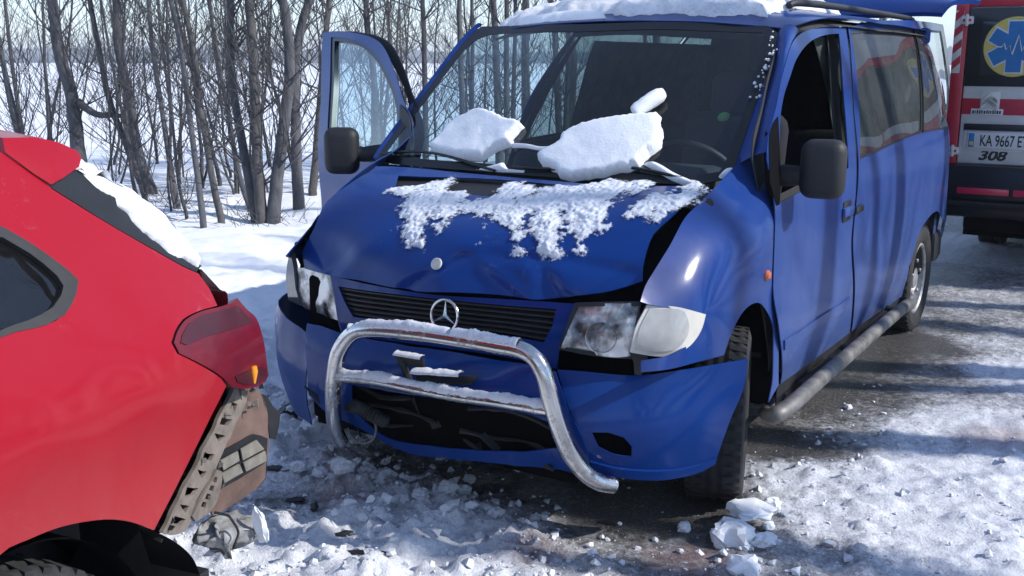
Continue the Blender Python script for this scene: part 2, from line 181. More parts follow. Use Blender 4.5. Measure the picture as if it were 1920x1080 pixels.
 'h':[[(1.026,1.098),(1.098,1.235),(1.218,1.392),(1.462,1.543),(1.64,1.614),(1.83,1.664),(2.038,1.685),(2.22,1.695),(2.073,1.51),(1.977,1.306),(1.91,1.15)]]},
 'sill':{'b':(90,0),
 'c':[(.891,.9,.3),(.937,.9,.45),(.94,.9,.8),(.94,.9,1.05),(.914,.9,1.2),(.845,.9,1.45),(.785,.9,1.66),(.735,.9,1.76),(.891,1.3,.3),(.937,1.3,.45),(.94,1.3,.8),(.94,1.3,1.05),(.914,1.3,1.2),(.845,1.3,1.45),(.785,1.3,1.66),(.735,1.3,1.76),(.891,1.9,.3),(.937,1.9,.45),(.94,1.9,.8),(.94,1.9,1.05),(.914,1.9,1.2),(.845,1.9,1.45),(.785,1.9,1.66),(.735,1.9,1.76),(.891,2.6,.3),(.937,2.6,.45),(.94,2.6,.8),(.94,2.6,1.05),(.914,2.6,1.2),(.845,2.6,1.45),(.785,2.6,1.66),(.735,2.6,1.76),(.891,3.4,.3),(.937,3.4,.45),(.94,3.4,.8),(.94,3.4,1.05),(.914,3.4,1.2),(.845,3.4,1.45),(.785,3.4,1.66),(.735,3.4,1.76),(.879,4.1,.3),(.925,4.1,.45),(.928,4.1,.8),(.928,4.1,1.05),(.901,4.1,1.2),(.832,4.1,1.45),(.773,4.1,1.66),(.722,4.1,1.76),(.828,4.6,.3),(.874,4.6,.45),(.877,4.6,.8),(.877,4.6,1.05),(.851,4.6,1.2),(.782,4.6,1.45),(.722,4.6,1.66),(.672,4.6,1.76)],
 'o':[(1.257,.317),(1.755,.304),(2.31,.297),(2.953,.265),(3.5,.245),(3.673,.164),(3.058,.187),(2.434,.2),(1.884,.194),(1.35,.206)],
 'h':[]},
 'headlight_rim':{'b':(30,0),
 'c':[(.572,.14,.83),(.769,.2,.847),(.757,.17,.677),(.54,.1,.691),(.915,.37,.79),(.87,.255,.72),(.896,.32,.71),(.693,.13,.765)],
 'o':[(.562,.835),(.665,.849),(.769,.853),(.758,.767),(.744,.67),(.617,.676),(.511,.685),(.535,.763)],
 'h':[[(.569,.824),(.665,.836),(.762,.839),(.746,.767),(.734,.685),(.617,.69),(.526,.695),(.547,.764)]]},
 'lamp_bracket':{'b':(30,0),
 'c':[(.572,.14,.83),(.769,.2,.847),(.757,.17,.677),(.54,.1,.691),(.915,.37,.79),(.87,.255,.72),(.896,.32,.71),(.693,.13,.765)],
 'o':[(.733,.697),(.792,.683),(.788,.658),(.773,.618),(.752,.622),(.748,.661)],
 'h':[]},
 'bumper_lip':{'b':(38,0),
 'c':[(.527,.1,.621),(.627,.13,.624),(.771,.21,.613),(.859,.29,.623),(.961,.38,.639),(1.035,.46,.647),(.988,.45,.433),(.945,.44,.284),(.841,.28,.254),(.669,.12,.295),(.655,.07,.477),(.82,.19,.473),(.93,.32,.456),(.583,.06,.52)],
 'o':[(.575,.337),(.653,.312),(.796,.291),(.932,.283),(1.02,.295),(1.016,.275),(.969,.257),(.836,.252),(.708,.268),(.591,.293)],
 'h':[]},
 'scuttle':{'b':(0,45),
 'c':[(0,.8,1.125),(.775,.95,1.175),(-.8,.93,1.165),(.45,.84,1.14),(-.45,.84,1.135),(0,1.1,1.46),(.745,1.28,1.455),(-.76,1.27,1.45),(0,1.47,1.76),(.7,1.62,1.735),(-.71,1.61,1.735),(.4,1.52,1.755),(-.4,1.52,1.755)],
 'o':[(-.91,1.479),(-.536,1.435),(-.005,1.403),(.445,1.422),(.68,1.457),(.691,1.433),(.458,1.386),(.008,1.37),(-.516,1.399),(-.876,1.438)],
 'h':[]},
 'star':[(.088,.095,.741)],
 'hood_badge':[(.013,.159,.902)],
 'plate_bits':[(-.014,-.03,.612),(.026,-.02,.525),(-.02,-.04,.621),(.093,-.04,.623),(.089,-.03,.587),(-.02,-.03,.581),(.069,-.06,.576),(.329,-.06,.605),(.268,-.02,.555),(.053,-.02,.53)],
 'fog_ring':[(-.232,.02,.303)],
 'hose':[(-.321,.05,.359),(-.227,0,.382),(-.171,0,.369),(-.156,.06,.326)],
 'handle':[(.943,1.9,.952),(.943,2.07,.942)],
 'repeater':[(.942,.876,.843)],
 'cap':[(.809,.639,1.12)],
 'sticker':[(.638,1.168,1.393)],
 'wiper_a':[(-.877,.945,1.183),(-.67,.929,1.204),(-.469,.888,1.198),(-.302,.843,1.175),(-.18,.817,1.158)],
 'wiper_b':[(-.111,.828,1.174),(.178,.834,1.181),(.388,.87,1.198),(.601,.881,1.17)],
 'bulb_seat':[(.668,.135,.74)],
 'road_snow':[(.56,.46,.12,.1),(.81,.62,.12,.1),(.22,.47,.28,.3),(.95,.5,.25,.1),(.77,.24,.4,.2),(.55,.29,.32,.2),(-.01,.45,.28,.4),(-.35,.42,.36,.6),(-.26,.1,.75,1),(.08,.15,.8,1),(.33,.11,.75,.9),(-.21,-.24,.8,.7),(-.22,-.48,.85,.6),(.07,-.3,.9,.7),(.39,-.14,.85,.6),(.6,0,.6,.5),(-.42,-.12,.35,.3),(-.53,.17,.6,.9),(-.71,.12,.9,.6),(-2.65,1.8,.98,.25),(-1.74,1.03,.97,.4),(-1.03,.52,.9,.8),(-4.35,3.33,1,.15),(.82,1.46,.14,.1),(.85,2.16,.16,.1),(.9,2.96,.16,.1),(.98,3.53,.2,.1),(.91,1.52,.34,.2),(.97,1.8,.42,.2),(1.02,2.18,.42,.1),(1.07,2.83,.42,.1),(1.09,3.89,.45,.1),(.95,5.71,.42,.1),(.87,8.03,.28,.1),(.69,6.6,.75,.1),(.54,7.46,.85,.1),(.32,8.46,.5,.1),(.4,9.91,.15,.1),(1.04,1.12,.76,.4),(1.39,1.34,.8,.3),(1.74,1.56,.82,.25),(1.16,.73,.68,.4),(1.5,.85,.8,.3),(1.83,.83,.85,.3),(1.45,2.1,.77,.2),(1.54,3.13,.76,.2),(1.28,1.83,.7,.2),(1.29,5.07,.55,.15),(1.13,.29,.55,.5),(1.16,.44,.5,.5),(1.32,3.75,.58,.15),(0,1,.08,.1),(0,2.5,.1,.1),(0,4,.15,.1),(.6,3,.1,.1),(-.8,1.5,.2,.3),(-.9,3,.3,.3),(-1.6,1.5,.9,.5),(-1.8,3,.95,.5),(-2.6,1,1,.4),(-2.6,4,1,.4),(3.5,2,.75,.2),(4.5,5,.8,.2),(3,8,.6,.15),(1,8,.2,.1),(-1,8,.8,.3),(0,-1.5,.7,.5),(1.5,-1,.7,.3),(3,-1,.75,.3),(-1.5,-2,.8,.5),(-2.5,-2,.95,.5),(2,14,.6,.1),(-1.5,16,.7,.2),(2,30,.6,.1)],
 'red_side':{'b':(100,0),
 'c':[(.844,-5.184,.28),(.861,-5.181,.6),(.881,-5.178,.9),(.814,-5.19,1.05),(.705,-5.209,1.25),(.602,-5.227,1.42),(.906,-4.716,.28),(.923,-4.713,.6),(.943,-4.71,.9),(.876,-4.722,1.05),(.767,-4.741,1.25),(.664,-4.759,1.42),(.866,-4.368,.28),(.882,-4.365,.6),(.902,-4.362,.9),(.835,-4.374,1.05),(.727,-4.393,1.25),(.623,-4.411,1.42),(.735,-3.63,.28),(.752,-3.627,.6),(.772,-3.623,.9),(.705,-3.635,1.05),(.596,-3.654,1.25),(.493,-3.672,1.42),(.596,-2.842,.28),(.613,-2.839,.6),(.633,-2.835,.9),(.566,-2.847,1.05),(.458,-2.866,1.25),(.354,-2.884,1.42),(.492,-2.251,.28),(.509,-2.248,.6),(.529,-2.244,.9),(.462,-2.256,1.05),(.353,-2.275,1.25),(.25,-2.294,1.42),(.449,-2.005,.28),(.466,-2.001,.45),(.477,-2,.62),(.468,-2.001,.78),(.483,-1.999,.93),(.418,-2.01,1.05),(.339,-2.024,1.2),(.262,-2.037,1.33),(.187,-2.051,1.45),(.423,-1.857,.28),(.439,-1.854,.45),(.441,-1.854,.62),(.445,-1.853,.78),(.457,-1.851,.93),(.392,-1.862,1.05),(.313,-1.876,1.2),(.236,-1.89,1.33),(.161,-1.903,1.45),(.379,-1.611,.28),(.396,-1.608,.45),(.398,-1.607,.62),(.402,-1.607,.78),(.413,-1.605,.93),(.349,-1.616,1.05),(.269,-1.63,1.2),(.193,-1.644,1.33),(.117,-1.657,1.45),(.344,-1.343,.28),(.361,-1.34,.45),(.351,-1.342,.62),(.351,-1.341,.78),(.366,-1.339,.93),(.302,-1.35,1.05),(.222,-1.364,1.2),(.146,-1.378,1.33),(.071,-1.391,1.45),(.29,-1.119,.28),(.307,-1.116,.45),(.307,-1.116,.62),(.308,-1.115,.78),(.316,-1.114,.93),(.26,-1.124,1.05),(.18,-1.138,1.2),(.104,-1.152,1.33),(.029,-1.165,1.45),(.228,-.927,.28),(.244,-.924,.45),(.244,-.924,.62),(.244,-.924,.78),(.244,-.924,.93),(.196,-.932,1.05),(.117,-.946,1.2),(.041,-.96,1.33),(-.034,-.973,1.45),(.132,-.74,.28),(.148,-.738,.45),(.148,-.738,.62),(.148,-.738,.78),(.148,-.738,.93),(.1,-.746,1.05),(.022,-.76,1.2),(-.055,-.773,1.33),(-.13,-.787,1.45),(.003,-.56,.28),(.019,-.557,.45),(.019,-.557,.62),(.019,-.557,.78),(.019,-.557,.93),(-.029,-.566,1.05),(-.108,-.58,1.2),(-.184,-.593,1.33),(-.259,-.606,1.45)],
 'o':[(-1.39,1.332),(-1.386,1.325),(-1.279,1.233),(-1.133,1.124),(-1.088,1.099),(-1.075,1.063),(-1.076,1.022),(-1.149,1.026),(-1.216,1.021),(-1.257,1.003),(-1.28,.986),(-1.276,.961),(-1.228,.928),(-1.14,.865),(-1.118,.841),(-1.162,.799),(-1.236,.728),(-1.316,.654),(-1.39,.594),(-1.456,.641),(-1.526,.676),(-1.628,.706),(-1.718,.717),(-1.782,.716),(-2.117,.5),(-2.147,.35),(-2.152,.26),(-2.972,.22),(-4.052,.24),(-4.072,.38),(-4.132,.52),(-4.272,.65),(-4.457,.69),(-4.642,.65),(-4.772,.52),(-4.832,.36),(-4.842,.25),(-5.192,.26),(-5.272,.45),(-5.242,.62),(-5.172,.72),(-4.872,.86),(-4.472,.93),(-4.072,.99),(-3.772,1.12),(-3.422,1.29),(-3.072,1.39),(-2.722,1.43),(-2.372,1.44),(-2.072,1.425),(-1.458,1.406)],
 'h':[[(-1.551,1.272),(-1.501,1.228),(-1.451,1.17),(-1.439,1.149),(-1.461,1.126),(-1.514,1.095),(-1.566,1.087),(-1.667,1.088),(-2.172,.985),(-2.222,1),(-2.232,1.15),(-2.222,1.27),(-2.152,1.29)],[(-2.292,.99),(-2.672,.975),(-3.122,.965),(-3.822,.98),(-3.672,1.09),(-3.372,1.26),(-3.072,1.345),(-2.722,1.37),(-2.322,1.345)]]},
 'red_qframe':{'b':(100,0),
 'c':[(.844,-5.184,.28),(.861,-5.181,.6),(.881,-5.178,.9),(.814,-5.19,1.05),(.705,-5.209,1.25),(.602,-5.227,1.42),(.906,-4.716,.28),(.923,-4.713,.6),(.943,-4.71,.9),(.876,-4.722,1.05),(.767,-4.741,1.25),(.664,-4.759,1.42),(.866,-4.368,.28),(.882,-4.365,.6),(.902,-4.362,.9),(.835,-4.374,1.05),(.727,-4.393,1.25),(.623,-4.411,1.42),(.735,-3.63,.28),(.752,-3.627,.6),(.772,-3.623,.9),(.705,-3.635,1.05),(.596,-3.654,1.25),(.493,-3.672,1.42),(.596,-2.842,.28),(.613,-2.839,.6),(.633,-2.835,.9),(.566,-2.847,1.05),(.458,-2.866,1.25),(.354,-2.884,1.42),(.492,-2.251,.28),(.509,-2.248,.6),(.529,-2.244,.9),(.462,-2.256,1.05),(.353,-2.275,1.25),(.25,-2.294,1.42),(.449,-2.005,.28),(.466,-2.001,.45),(.477,-2,.62),(.468,-2.001,.78),(.483,-1.999,.93),(.418,-2.01,1.05),(.339,-2.024,1.2),(.262,-2.037,1.33),(.187,-2.051,1.45),(.423,-1.857,.28),(.439,-1.854,.45),(.441,-1.854,.62),(.445,-1.853,.78),(.457,-1.851,.93),(.392,-1.862,1.05),(.313,-1.876,1.2),(.236,-1.89,1.33),(.161,-1.903,1.45),(.379,-1.611,.28),(.396,-1.608,.45),(.398,-1.607,.62),(.402,-1.607,.78),(.413,-1.605,.93),(.349,-1.616,1.05),(.269,-1.63,1.2),(.193,-1.644,1.33),(.117,-1.657,1.45),(.344,-1.343,.28),(.361,-1.34,.45),(.351,-1.342,.62),(.351,-1.341,.78),(.366,-1.339,.93),(.302,-1.35,1.05),(.222,-1.364,1.2),(.146,-1.378,1.33),(.071,-1.391,1.45),(.29,-1.119,.28),(.307,-1.116,.45),(.307,-1.116,.62),(.308,-1.115,.78),(.316,-1.114,.93),(.26,-1.124,1.05),(.18,-1.138,1.2),(.104,-1.152,1.33),(.029,-1.165,1.45),(.228,-.927,.28),(.244,-.924,.45),(.244,-.924,.62),(.244,-.924,.78),(.244,-.924,.93),(.196,-.932,1.05),(.117,-.946,1.2),(.041,-.96,1.33),(-.034,-.973,1.45),(.132,-.74,.28),(.148,-.738,.45),(.148,-.738,.62),(.148,-.738,.78),(.148,-.738,.93),(.1,-.746,1.05),(.022,-.76,1.2),(-.055,-.773,1.33),(-.13,-.787,1.45),(.003,-.56,.28),(.019,-.557,.45),(.019,-.557,.62),(.019,-.557,.78),(.019,-.557,.93),(-.029,-.566,1.05),(-.108,-.58,1.2),(-.184,-.593,1.33),(-.259,-.606,1.45)],
 'o':[(-1.551,1.272),(-1.501,1.228),(-1.451,1.17),(-1.439,1.149),(-1.461,1.126),(-1.514,1.095),(-1.566,1.087),(-1.667,1.088),(-2.172,.985),(-2.222,1),(-2.232,1.15),(-2.222,1.27),(-2.152,1.29)],
 'h':[[(-1.564,1.254),(-1.521,1.216),(-1.485,1.166),(-1.482,1.146),(-1.498,1.131),(-1.531,1.114),(-1.598,1.103),(-1.66,1.1),(-2.152,1),(-2.202,1.03),(-2.202,1.15),(-2.202,1.24),(-2.142,1.26)]]},
 'red_qglass':{'b':(100,0),
 'c':[(.844,-5.184,.28),(.861,-5.181,.6),(.881,-5.178,.9),(.814,-5.19,1.05),(.705,-5.209,1.25),(.602,-5.227,1.42),(.906,-4.716,.28),(.923,-4.713,.6),(.943,-4.71,.9),(.876,-4.722,1.05),(.767,-4.741,1.25),(.664,-4.759,1.42),(.866,-4.368,.28),(.882,-4.365,.6),(.902,-4.362,.9),(.835,-4.374,1.05),(.727,-4.393,1.25),(.623,-4.411,1.42),(.735,-3.63,.28),(.752,-3.627,.6),(.772,-3.623,.9),(.705,-3.635,1.05),(.596,-3.654,1.25),(.493,-3.672,1.42),(.596,-2.842,.28),(.613,-2.839,.6),(.633,-2.835,.9),(.566,-2.847,1.05),(.458,-2.866,1.25),(.354,-2.884,1.42),(.492,-2.251,.28),(.509,-2.248,.6),(.529,-2.244,.9),(.462,-2.256,1.05),(.353,-2.275,1.25),(.25,-2.294,1.42),(.449,-2.005,.28),(.466,-2.001,.45),(.477,-2,.62),(.468,-2.001,.78),(.483,-1.999,.93),(.418,-2.01,1.05),(.339,-2.024,1.2),(.262,-2.037,1.33),(.187,-2.051,1.45),(.423,-1.857,.28),(.439,-1.854,.45),(.441,-1.854,.62),(.445,-1.853,.78),(.457,-1.851,.93),(.392,-1.862,1.05),(.313,-1.876,1.2),(.236,-1.89,1.33),(.161,-1.903,1.45),(.379,-1.611,.28),(.396,-1.608,.45),(.398,-1.607,.62),(.402,-1.607,.78),(.413,-1.605,.93),(.349,-1.616,1.05),(.269,-1.63,1.2),(.193,-1.644,1.33),(.117,-1.657,1.45),(.344,-1.343,.28),(.361,-1.34,.45),(.351,-1.342,.62),(.351,-1.341,.78),(.366,-1.339,.93),(.302,-1.35,1.05),(.222,-1.364,1.2),(.146,-1.378,1.33),(.071,-1.391,1.45),(.29,-1.119,.28),(.307,-1.116,.45),(.307,-1.116,.62),(.308,-1.115,.78),(.316,-1.114,.93),(.26,-1.124,1.05),(.18,-1.138,1.2),(.104,-1.152,1.33),(.029,-1.165,1.45),(.228,-.927,.28),(.244,-.924,.45),(.244,-.924,.62),(.244,-.924,.78),(.244,-.924,.93),(.196,-.932,1.05),(.117,-.946,1.2),(.041,-.96,1.33),(-.034,-.973,1.45),(.132,-.74,.28),(.148,-.738,.45),(.148,-.738,.62),(.148,-.738,.78),(.148,-.738,.93),(.1,-.746,1.05),(.022,-.76,1.2),(-.055,-.773,1.33),(-.13,-.787,1.45),(.003,-.56,.28),(.019,-.557,.45),(.019,-.557,.62),(.019,-.557,.78),(.019,-.557,.93),(-.029,-.566,1.05),(-.108,-.58,1.2),(-.184,-.593,1.33),(-.259,-.606,1.45)],
 'o':[(-1.561,1.262),(-1.516,1.22),(-1.479,1.167),(-1.475,1.145),(-1.493,1.128),(-1.531,1.108),(-1.598,1.098),(-1.665,1.096),(-2.152,.99),(-2.212,1.02),(-2.212,1.15),(-2.212,1.25),(-2.142,1.27)],
 'h':[]},
 'red_door_glass':{'b':(100,0),
 'c':[(.844,-5.184,.28),(.861,-5.181,.6),(.881,-5.178,.9),(.814,-5.19,1.05),(.705,-5.209,1.25),(.602,-5.227,1.42),(.906,-4.716,.28),(.923,-4.713,.6),(.943,-4.71,.9),(.876,-4.722,1.05),(.767,-4.741,1.25),(.664,-4.759,1.42),(.866,-4.368,.28),(.882,-4.365,.6),(.902,-4.362,.9),(.835,-4.374,1.05),(.727,-4.393,1.25),(.623,-4.411,1.42),(.735,-3.63,.28),(.752,-3.627,.6),(.772,-3.623,.9),(.705,-3.635,1.05),(.596,-3.654,1.25),(.493,-3.672,1.42),(.596,-2.842,.28),(.613,-2.839,.6),(.633,-2.835,.9),(.566,-2.847,1.05),(.458,-2.866,1.25),(.354,-2.884,1.42),(.492,-2.251,.28),(.509,-2.248,.6),(.529,-2.244,.9),(.462,-2.256,1.05),(.353,-2.275,1.25),(.25,-2.294,1.42),(.449,-2.005,.28),(.466,-2.001,.45),(.477,-2,.62),(.468,-2.001,.78),(.483,-1.999,.93),(.418,-2.01,1.05),(.339,-2.024,1.2),(.262,-2.037,1.33),(.187,-2.051,1.45),(.423,-1.857,.28),(.439,-1.854,.45),(.441,-1.854,.62),(.445,-1.853,.78),(.457,-1.851,.93),(.392,-1.862,1.05),(.313,-1.876,1.2),(.236,-1.89,1.33),(.161,-1.903,1.45),(.379,-1.611,.28),(.396,-1.608,.45),(.398,-1.607,.62),(.402,-1.607,.78),(.413,-1.605,.93),(.349,-1.616,1.05),(.269,-1.63,1.2),(.193,-1.644,1.33),(.117,-1.657,1.45),(.344,-1.343,.28),(.361,-1.34,.45),(.351,-1.342,.62),(.351,-1.341,.78),(.366,-1.339,.93),(.302,-1.35,1.05),(.222,-1.364,1.2),(.146,-1.378,1.33),(.071,-1.391,1.45),(.29,-1.119,.28),(.307,-1.116,.45),(.307,-1.116,.62),(.308,-1.115,.78),(.316,-1.114,.93),(.26,-1.124,1.05),(.18,-1.138,1.2),(.104,-1.152,1.33),(.029,-1.165,1.45),(.228,-.927,.28),(.244,-.924,.45),(.244,-.924,.62),(.244,-.924,.78),(.244,-.924,.93),(.196,-.932,1.05),(.117,-.946,1.2),(.041,-.96,1.33),(-.034,-.973,1.45),(.132,-.74,.28),(.148,-.738,.45),(.148,-.738,.62),(.148,-.738,.78),(.148,-.738,.93),(.1,-.746,1.05),(.022,-.76,1.2),(-.055,-.773,1.33),(-.13,-.787,1.45),(.003,-.56,.28),(.019,-.557,.45),(.019,-.557,.62),(.019,-.557,.78),(.019,-.557,.93),(-.029,-.566,1.05),(-.108,-.58,1.2),(-.184,-.593,1.33),(-.259,-.606,1.45)],
 'o':[(-2.282,.98),(-2.672,.965),(-3.122,.955),(-3.842,.97),(-3.672,1.1),(-3.372,1.27),(-3.072,1.355),(-2.722,1.38),(-2.312,1.355)],
 'h':[]},
 'tail_lamp':{'b':(118,0),
 'c':[(.336,-1.263,.76),(.346,-1.261,.84),(.354,-1.26,.92),(.314,-1.267,1),(.288,-1.271,1.05),(.308,-1.116,.76),(.313,-1.115,.84),(.316,-1.114,.92),(.284,-1.12,1),(.26,-1.124,1.05),(.263,-.971,.76),(.263,-.971,.84),(.263,-.971,.92),(.238,-.976,1),(.215,-.98,1.05),(.223,-.877,.76),(.223,-.877,.84),(.223,-.877,.92),(.198,-.881,1),(.176,-.885,1.05),(.175,-.783,.76),(.175,-.783,.84),(.175,-.783,.92),(.15,-.788,1),(.128,-.792,1.05),(.097,-.716,.78),(.097,-.716,.9),(.072,-.721,1)],
 'o':[(-1.241,.984),(-1.217,1),(-1.174,1.018),(-1.114,1.024),(-1.046,1.019),(-.982,1.016),(-.95,1.02),(-.934,.99),(-.901,.958),(-.894,.917),(-.876,.857),(-.864,.796),(-.886,.786),(-.987,.8),(-1.072,.832),(-1.114,.865),(-1.204,.93),(-1.245,.961)],
 'h':[]},
 'tail_lamp_upper':{'b':(118,0),
 'c':[(.336,-1.263,.76),(.346,-1.261,.84),(.354,-1.26,.92),(.314,-1.267,1),(.288,-1.271,1.05),(.308,-1.116,.76),(.313,-1.115,.84),(.316,-1.114,.92),(.284,-1.12,1),(.26,-1.124,1.05),(.263,-.971,.76),(.263,-.971,.84),(.263,-.971,.92),(.238,-.976,1),(.215,-.98,1.05),(.223,-.877,.76),(.223,-.877,.84),(.223,-.877,.92),(.198,-.881,1),(.176,-.885,1.05),(.175,-.783,.76),(.175,-.783,.84),(.175,-.783,.92),(.15,-.788,1),(.128,-.792,1.05),(.097,-.716,.78),(.097,-.716,.9),(.072,-.721,1)],
 'o':[(-1.226,.98),(-1.206,.995),(-1.171,1.01),(-1.115,1.017),(-1.047,1.011),(-.971,1.007),(-.948,.977),(-.93,.954),(-1.064,.966),(-1.148,.973),(-1.214,.972)],
 'h':[]},
 'tail_lamp_reverse':{'b':(118,0),
 'c':[(.336,-1.263,.76),(.346,-1.261,.84),(.354,-1.26,.92),(.314,-1.267,1),(.288,-1.271,1.05),(.308,-1.116,.76),(.313,-1.115,.84),(.316,-1.114,.92),(.284,-1.12,1),(.26,-1.124,1.05),(.263,-.971,.76),(.263,-.971,.84),(.263,-.971,.92),(.238,-.976,1),(.215,-.98,1.05),(.223,-.877,.76),(.223,-.877,.84),(.223,-.877,.92),(.198,-.881,1),(.176,-.885,1.05),(.175,-.783,.76),(.175,-.783,.84),(.175,-.783,.92),(.15,-.788,1),(.128,-.792,1.05),(.097,-.716,.78),(.097,-.716,.9),(.072,-.721,1)],
 'o':[(-1.062,.854),(-.989,.845),(-.908,.832),(-.882,.818),(-.875,.796),(-.902,.795),(-.986,.808),(-1.054,.837)],
 'h':[]},
 'corner_panel':{'b':(120,0),
 'c':[(.178,-.953,.771),(.139,-.82,.728),(.138,-.799,.622),(.126,-.797,.47),(.167,-1.039,.464),(.185,-1.045,.588),(.215,-1.173,.576),(.224,-1.234,.507),(.161,-.919,.619),(.119,-.85,.421)],
 'o':[(-.924,.778),(-.856,.761),(-.777,.728),(-.755,.681),(-.754,.62),(-.754,.558),(-.753,.47),(-.781,.45),(-.87,.45),(-.971,.456),(-.997,.522),(-.999,.589),(-.972,.654)],
 'h':[]},
 'slotted_bracket':{'b':(120,0),
 'c':[(.178,-.953,.771),(.139,-.82,.728),(.138,-.799,.622),(.126,-.797,.47),(.167,-1.039,.464),(.185,-1.045,.588),(.215,-1.173,.576),(.224,-1.234,.507),(.161,-.919,.619),(.119,-.85,.421)],
 'o':[(-.934,.786),(-.874,.759),(-.879,.733),(-.931,.682),(-.985,.62),(-1.029,.567),(-1.074,.516),(-1.117,.484),(-1.18,.504),(-1.207,.522),(-1.137,.589),(-1.056,.669),(-.983,.745)],
 'h':[[(-.954,.758),(-.914,.738),(-.93,.725)],[(-.986,.727),(-.943,.705),(-.963,.698),(-.996,.71)],[(-1.017,.696),(-.971,.672),(-.994,.663)],[(-1.051,.66),(-1.014,.639),(-1.028,.631),(-1.06,.643)],[(-1.082,.629),(-1.041,.605),(-1.059,.595)],[(-1.115,.594),(-1.069,.569),(-1.092,.564),(-1.124,.578)],[(-1.142,.565),(-1.105,.542),(-1.119,.531)],[(-1.161,.541),(-1.12,.516),(-1.138,.511),(-1.17,.525)]]},
 'vent_frame':{'b':(120,0),
 'c':[(.178,-.953,.771),(.139,-.82,.728),(.138,-.799,.622),(.126,-.797,.47),(.167,-1.039,.464),(.185,-1.045,.588),(.215,-1.173,.576),(.224,-1.234,.507),(.161,-.919,.619),(.119,-.85,.421)],
 'o':[(-.993,.625),(-.911,.623),(-.82,.622),(-.765,.589),(-.769,.549),(-.774,.523),(-.859,.519),(-.954,.521),(-.972,.569)],
 'h':[]},
 'vent_flap0':{'b':(120,0),
 'c':[(.178,-.953,.771),(.139,-.82,.728),(.138,-.799,.622),(.126,-.797,.47),(.167,-1.039,.464),(.185,-1.045,.588),(.215,-1.173,.576),(.224,-1.234,.507),(.161,-.919,.619),(.119,-.85,.421)],
 'o':[(-.971,.606),(-.902,.605),(-.893,.576),(-.957,.575)],
 'h':[]},
 'vent_flap1':{'b':(120,0),
 'c':[(.178,-.953,.771),(.139,-.82,.728),(.138,-.799,.622),(.126,-.797,.47),(.167,-1.039,.464),(.185,-1.045,.588),(.215,-1.173,.576),(.224,-1.234,.507),(.161,-.919,.619),(.119,-.85,.421)],
 'o':[(-.889,.606),(-.823,.607),(-.792,.57),(-.878,.571)],
 'h':[]},
 'vent_flap2':{'b':(120,0),
 'c':[(.178,-.953,.771),(.139,-.82,.728),(.138,-.799,.622),(.126,-.797,.47),(.167,-1.039,.464),(.185,-1.045,.588),(.215,-1.173,.576),(.224,-1.234,.507),(.161,-.919,.619),(.119,-.85,.421)],
 'o':[(-.963,.568),(-.892,.566),(-.874,.536),(-.949,.537)],
 'h':[]},
 'vent_flap3':{'b':(120,0),
 'c':[(.178,-.953,.771),(.139,-.82,.728),(.138,-.799,.622),(.126,-.797,.47),(.167,-1.039,.464),(.185,-1.045,.588),(.215,-1.173,.576),(.224,-1.234,.507),(.161,-.919,.619),(.119,-.85,.421)],
 'o':[(-.875,.563),(-.787,.562),(-.779,.531),(-.861,.533)],
 'h':[]},
 'inner_bracket':{'b':(120,0),
 'c':[(.178,-.953,.771),(.139,-.82,.728),(.138,-.799,.622),(.126,-.797,.47),(.167,-1.039,.464),(.185,-1.045,.588),(.215,-1.173,.576),(.224,-1.234,.507),(.161,-.919,.619),(.119,-.85,.421)],
 'o':[(-1.013,.6),(-.99,.585),(-.988,.554),(-1.002,.51),(-1.029,.493),(-1.087,.494),(-1.103,.515),(-1.076,.542),(-1.036,.574)],
 'h':[[(-1.022,.585),(-1.007,.576),(-1.012,.564),(-1.03,.576)],[(-1.034,.567),(-1.018,.558),(-1.023,.546),(-1.041,.558)],[(-1.047,.551),(-1.031,.541),(-1.037,.529),(-1.055,.541)],[(-1.063,.536),(-1.047,.527),(-1.052,.515),(-1.07,.527)]]},
 'side_hook':{'b':(120,0),
 'c':[(.158,-.903,.771),(.119,-.77,.728),(.118,-.749,.622),(.106,-.747,.47),(.147,-.989,.464),(.165,-.995,.588),(.195,-1.123,.576),(.204,-1.184,.507),(.141,-.869,.619),(.099,-.8,.421)],
 'o':[(-.765,.72),(-.731,.7),(-.706,.664),(-.681,.633),(-.69,.597),(-.702,.561),(-.728,.573),(-.733,.628),(-.74,.669)],
 'h':[]},
 'spoiler_loop':[(.104,-1.525,1.435),(.091,-1.449,1.434),(.079,-1.365,1.43),(.08,-1.314,1.416),(.087,-1.276,1.396),(.096,-1.272,1.381),(.11,-1.29,1.363),(.131,-1.345,1.345),(.144,-1.384,1.335),(.132,-1.413,1.36),(.11,-1.458,1.406),(.088,-1.513,1.457)],
 'rear_glass_edge':[(.116,-1.291,1.355),(.125,-1.256,1.331),(.138,-1.214,1.297),(.154,-1.169,1.256),(.173,-1.117,1.203),(.191,-1.071,1.149),(.205,-1.043,1.11)],
 'glass_strip':{'b':(100,0),
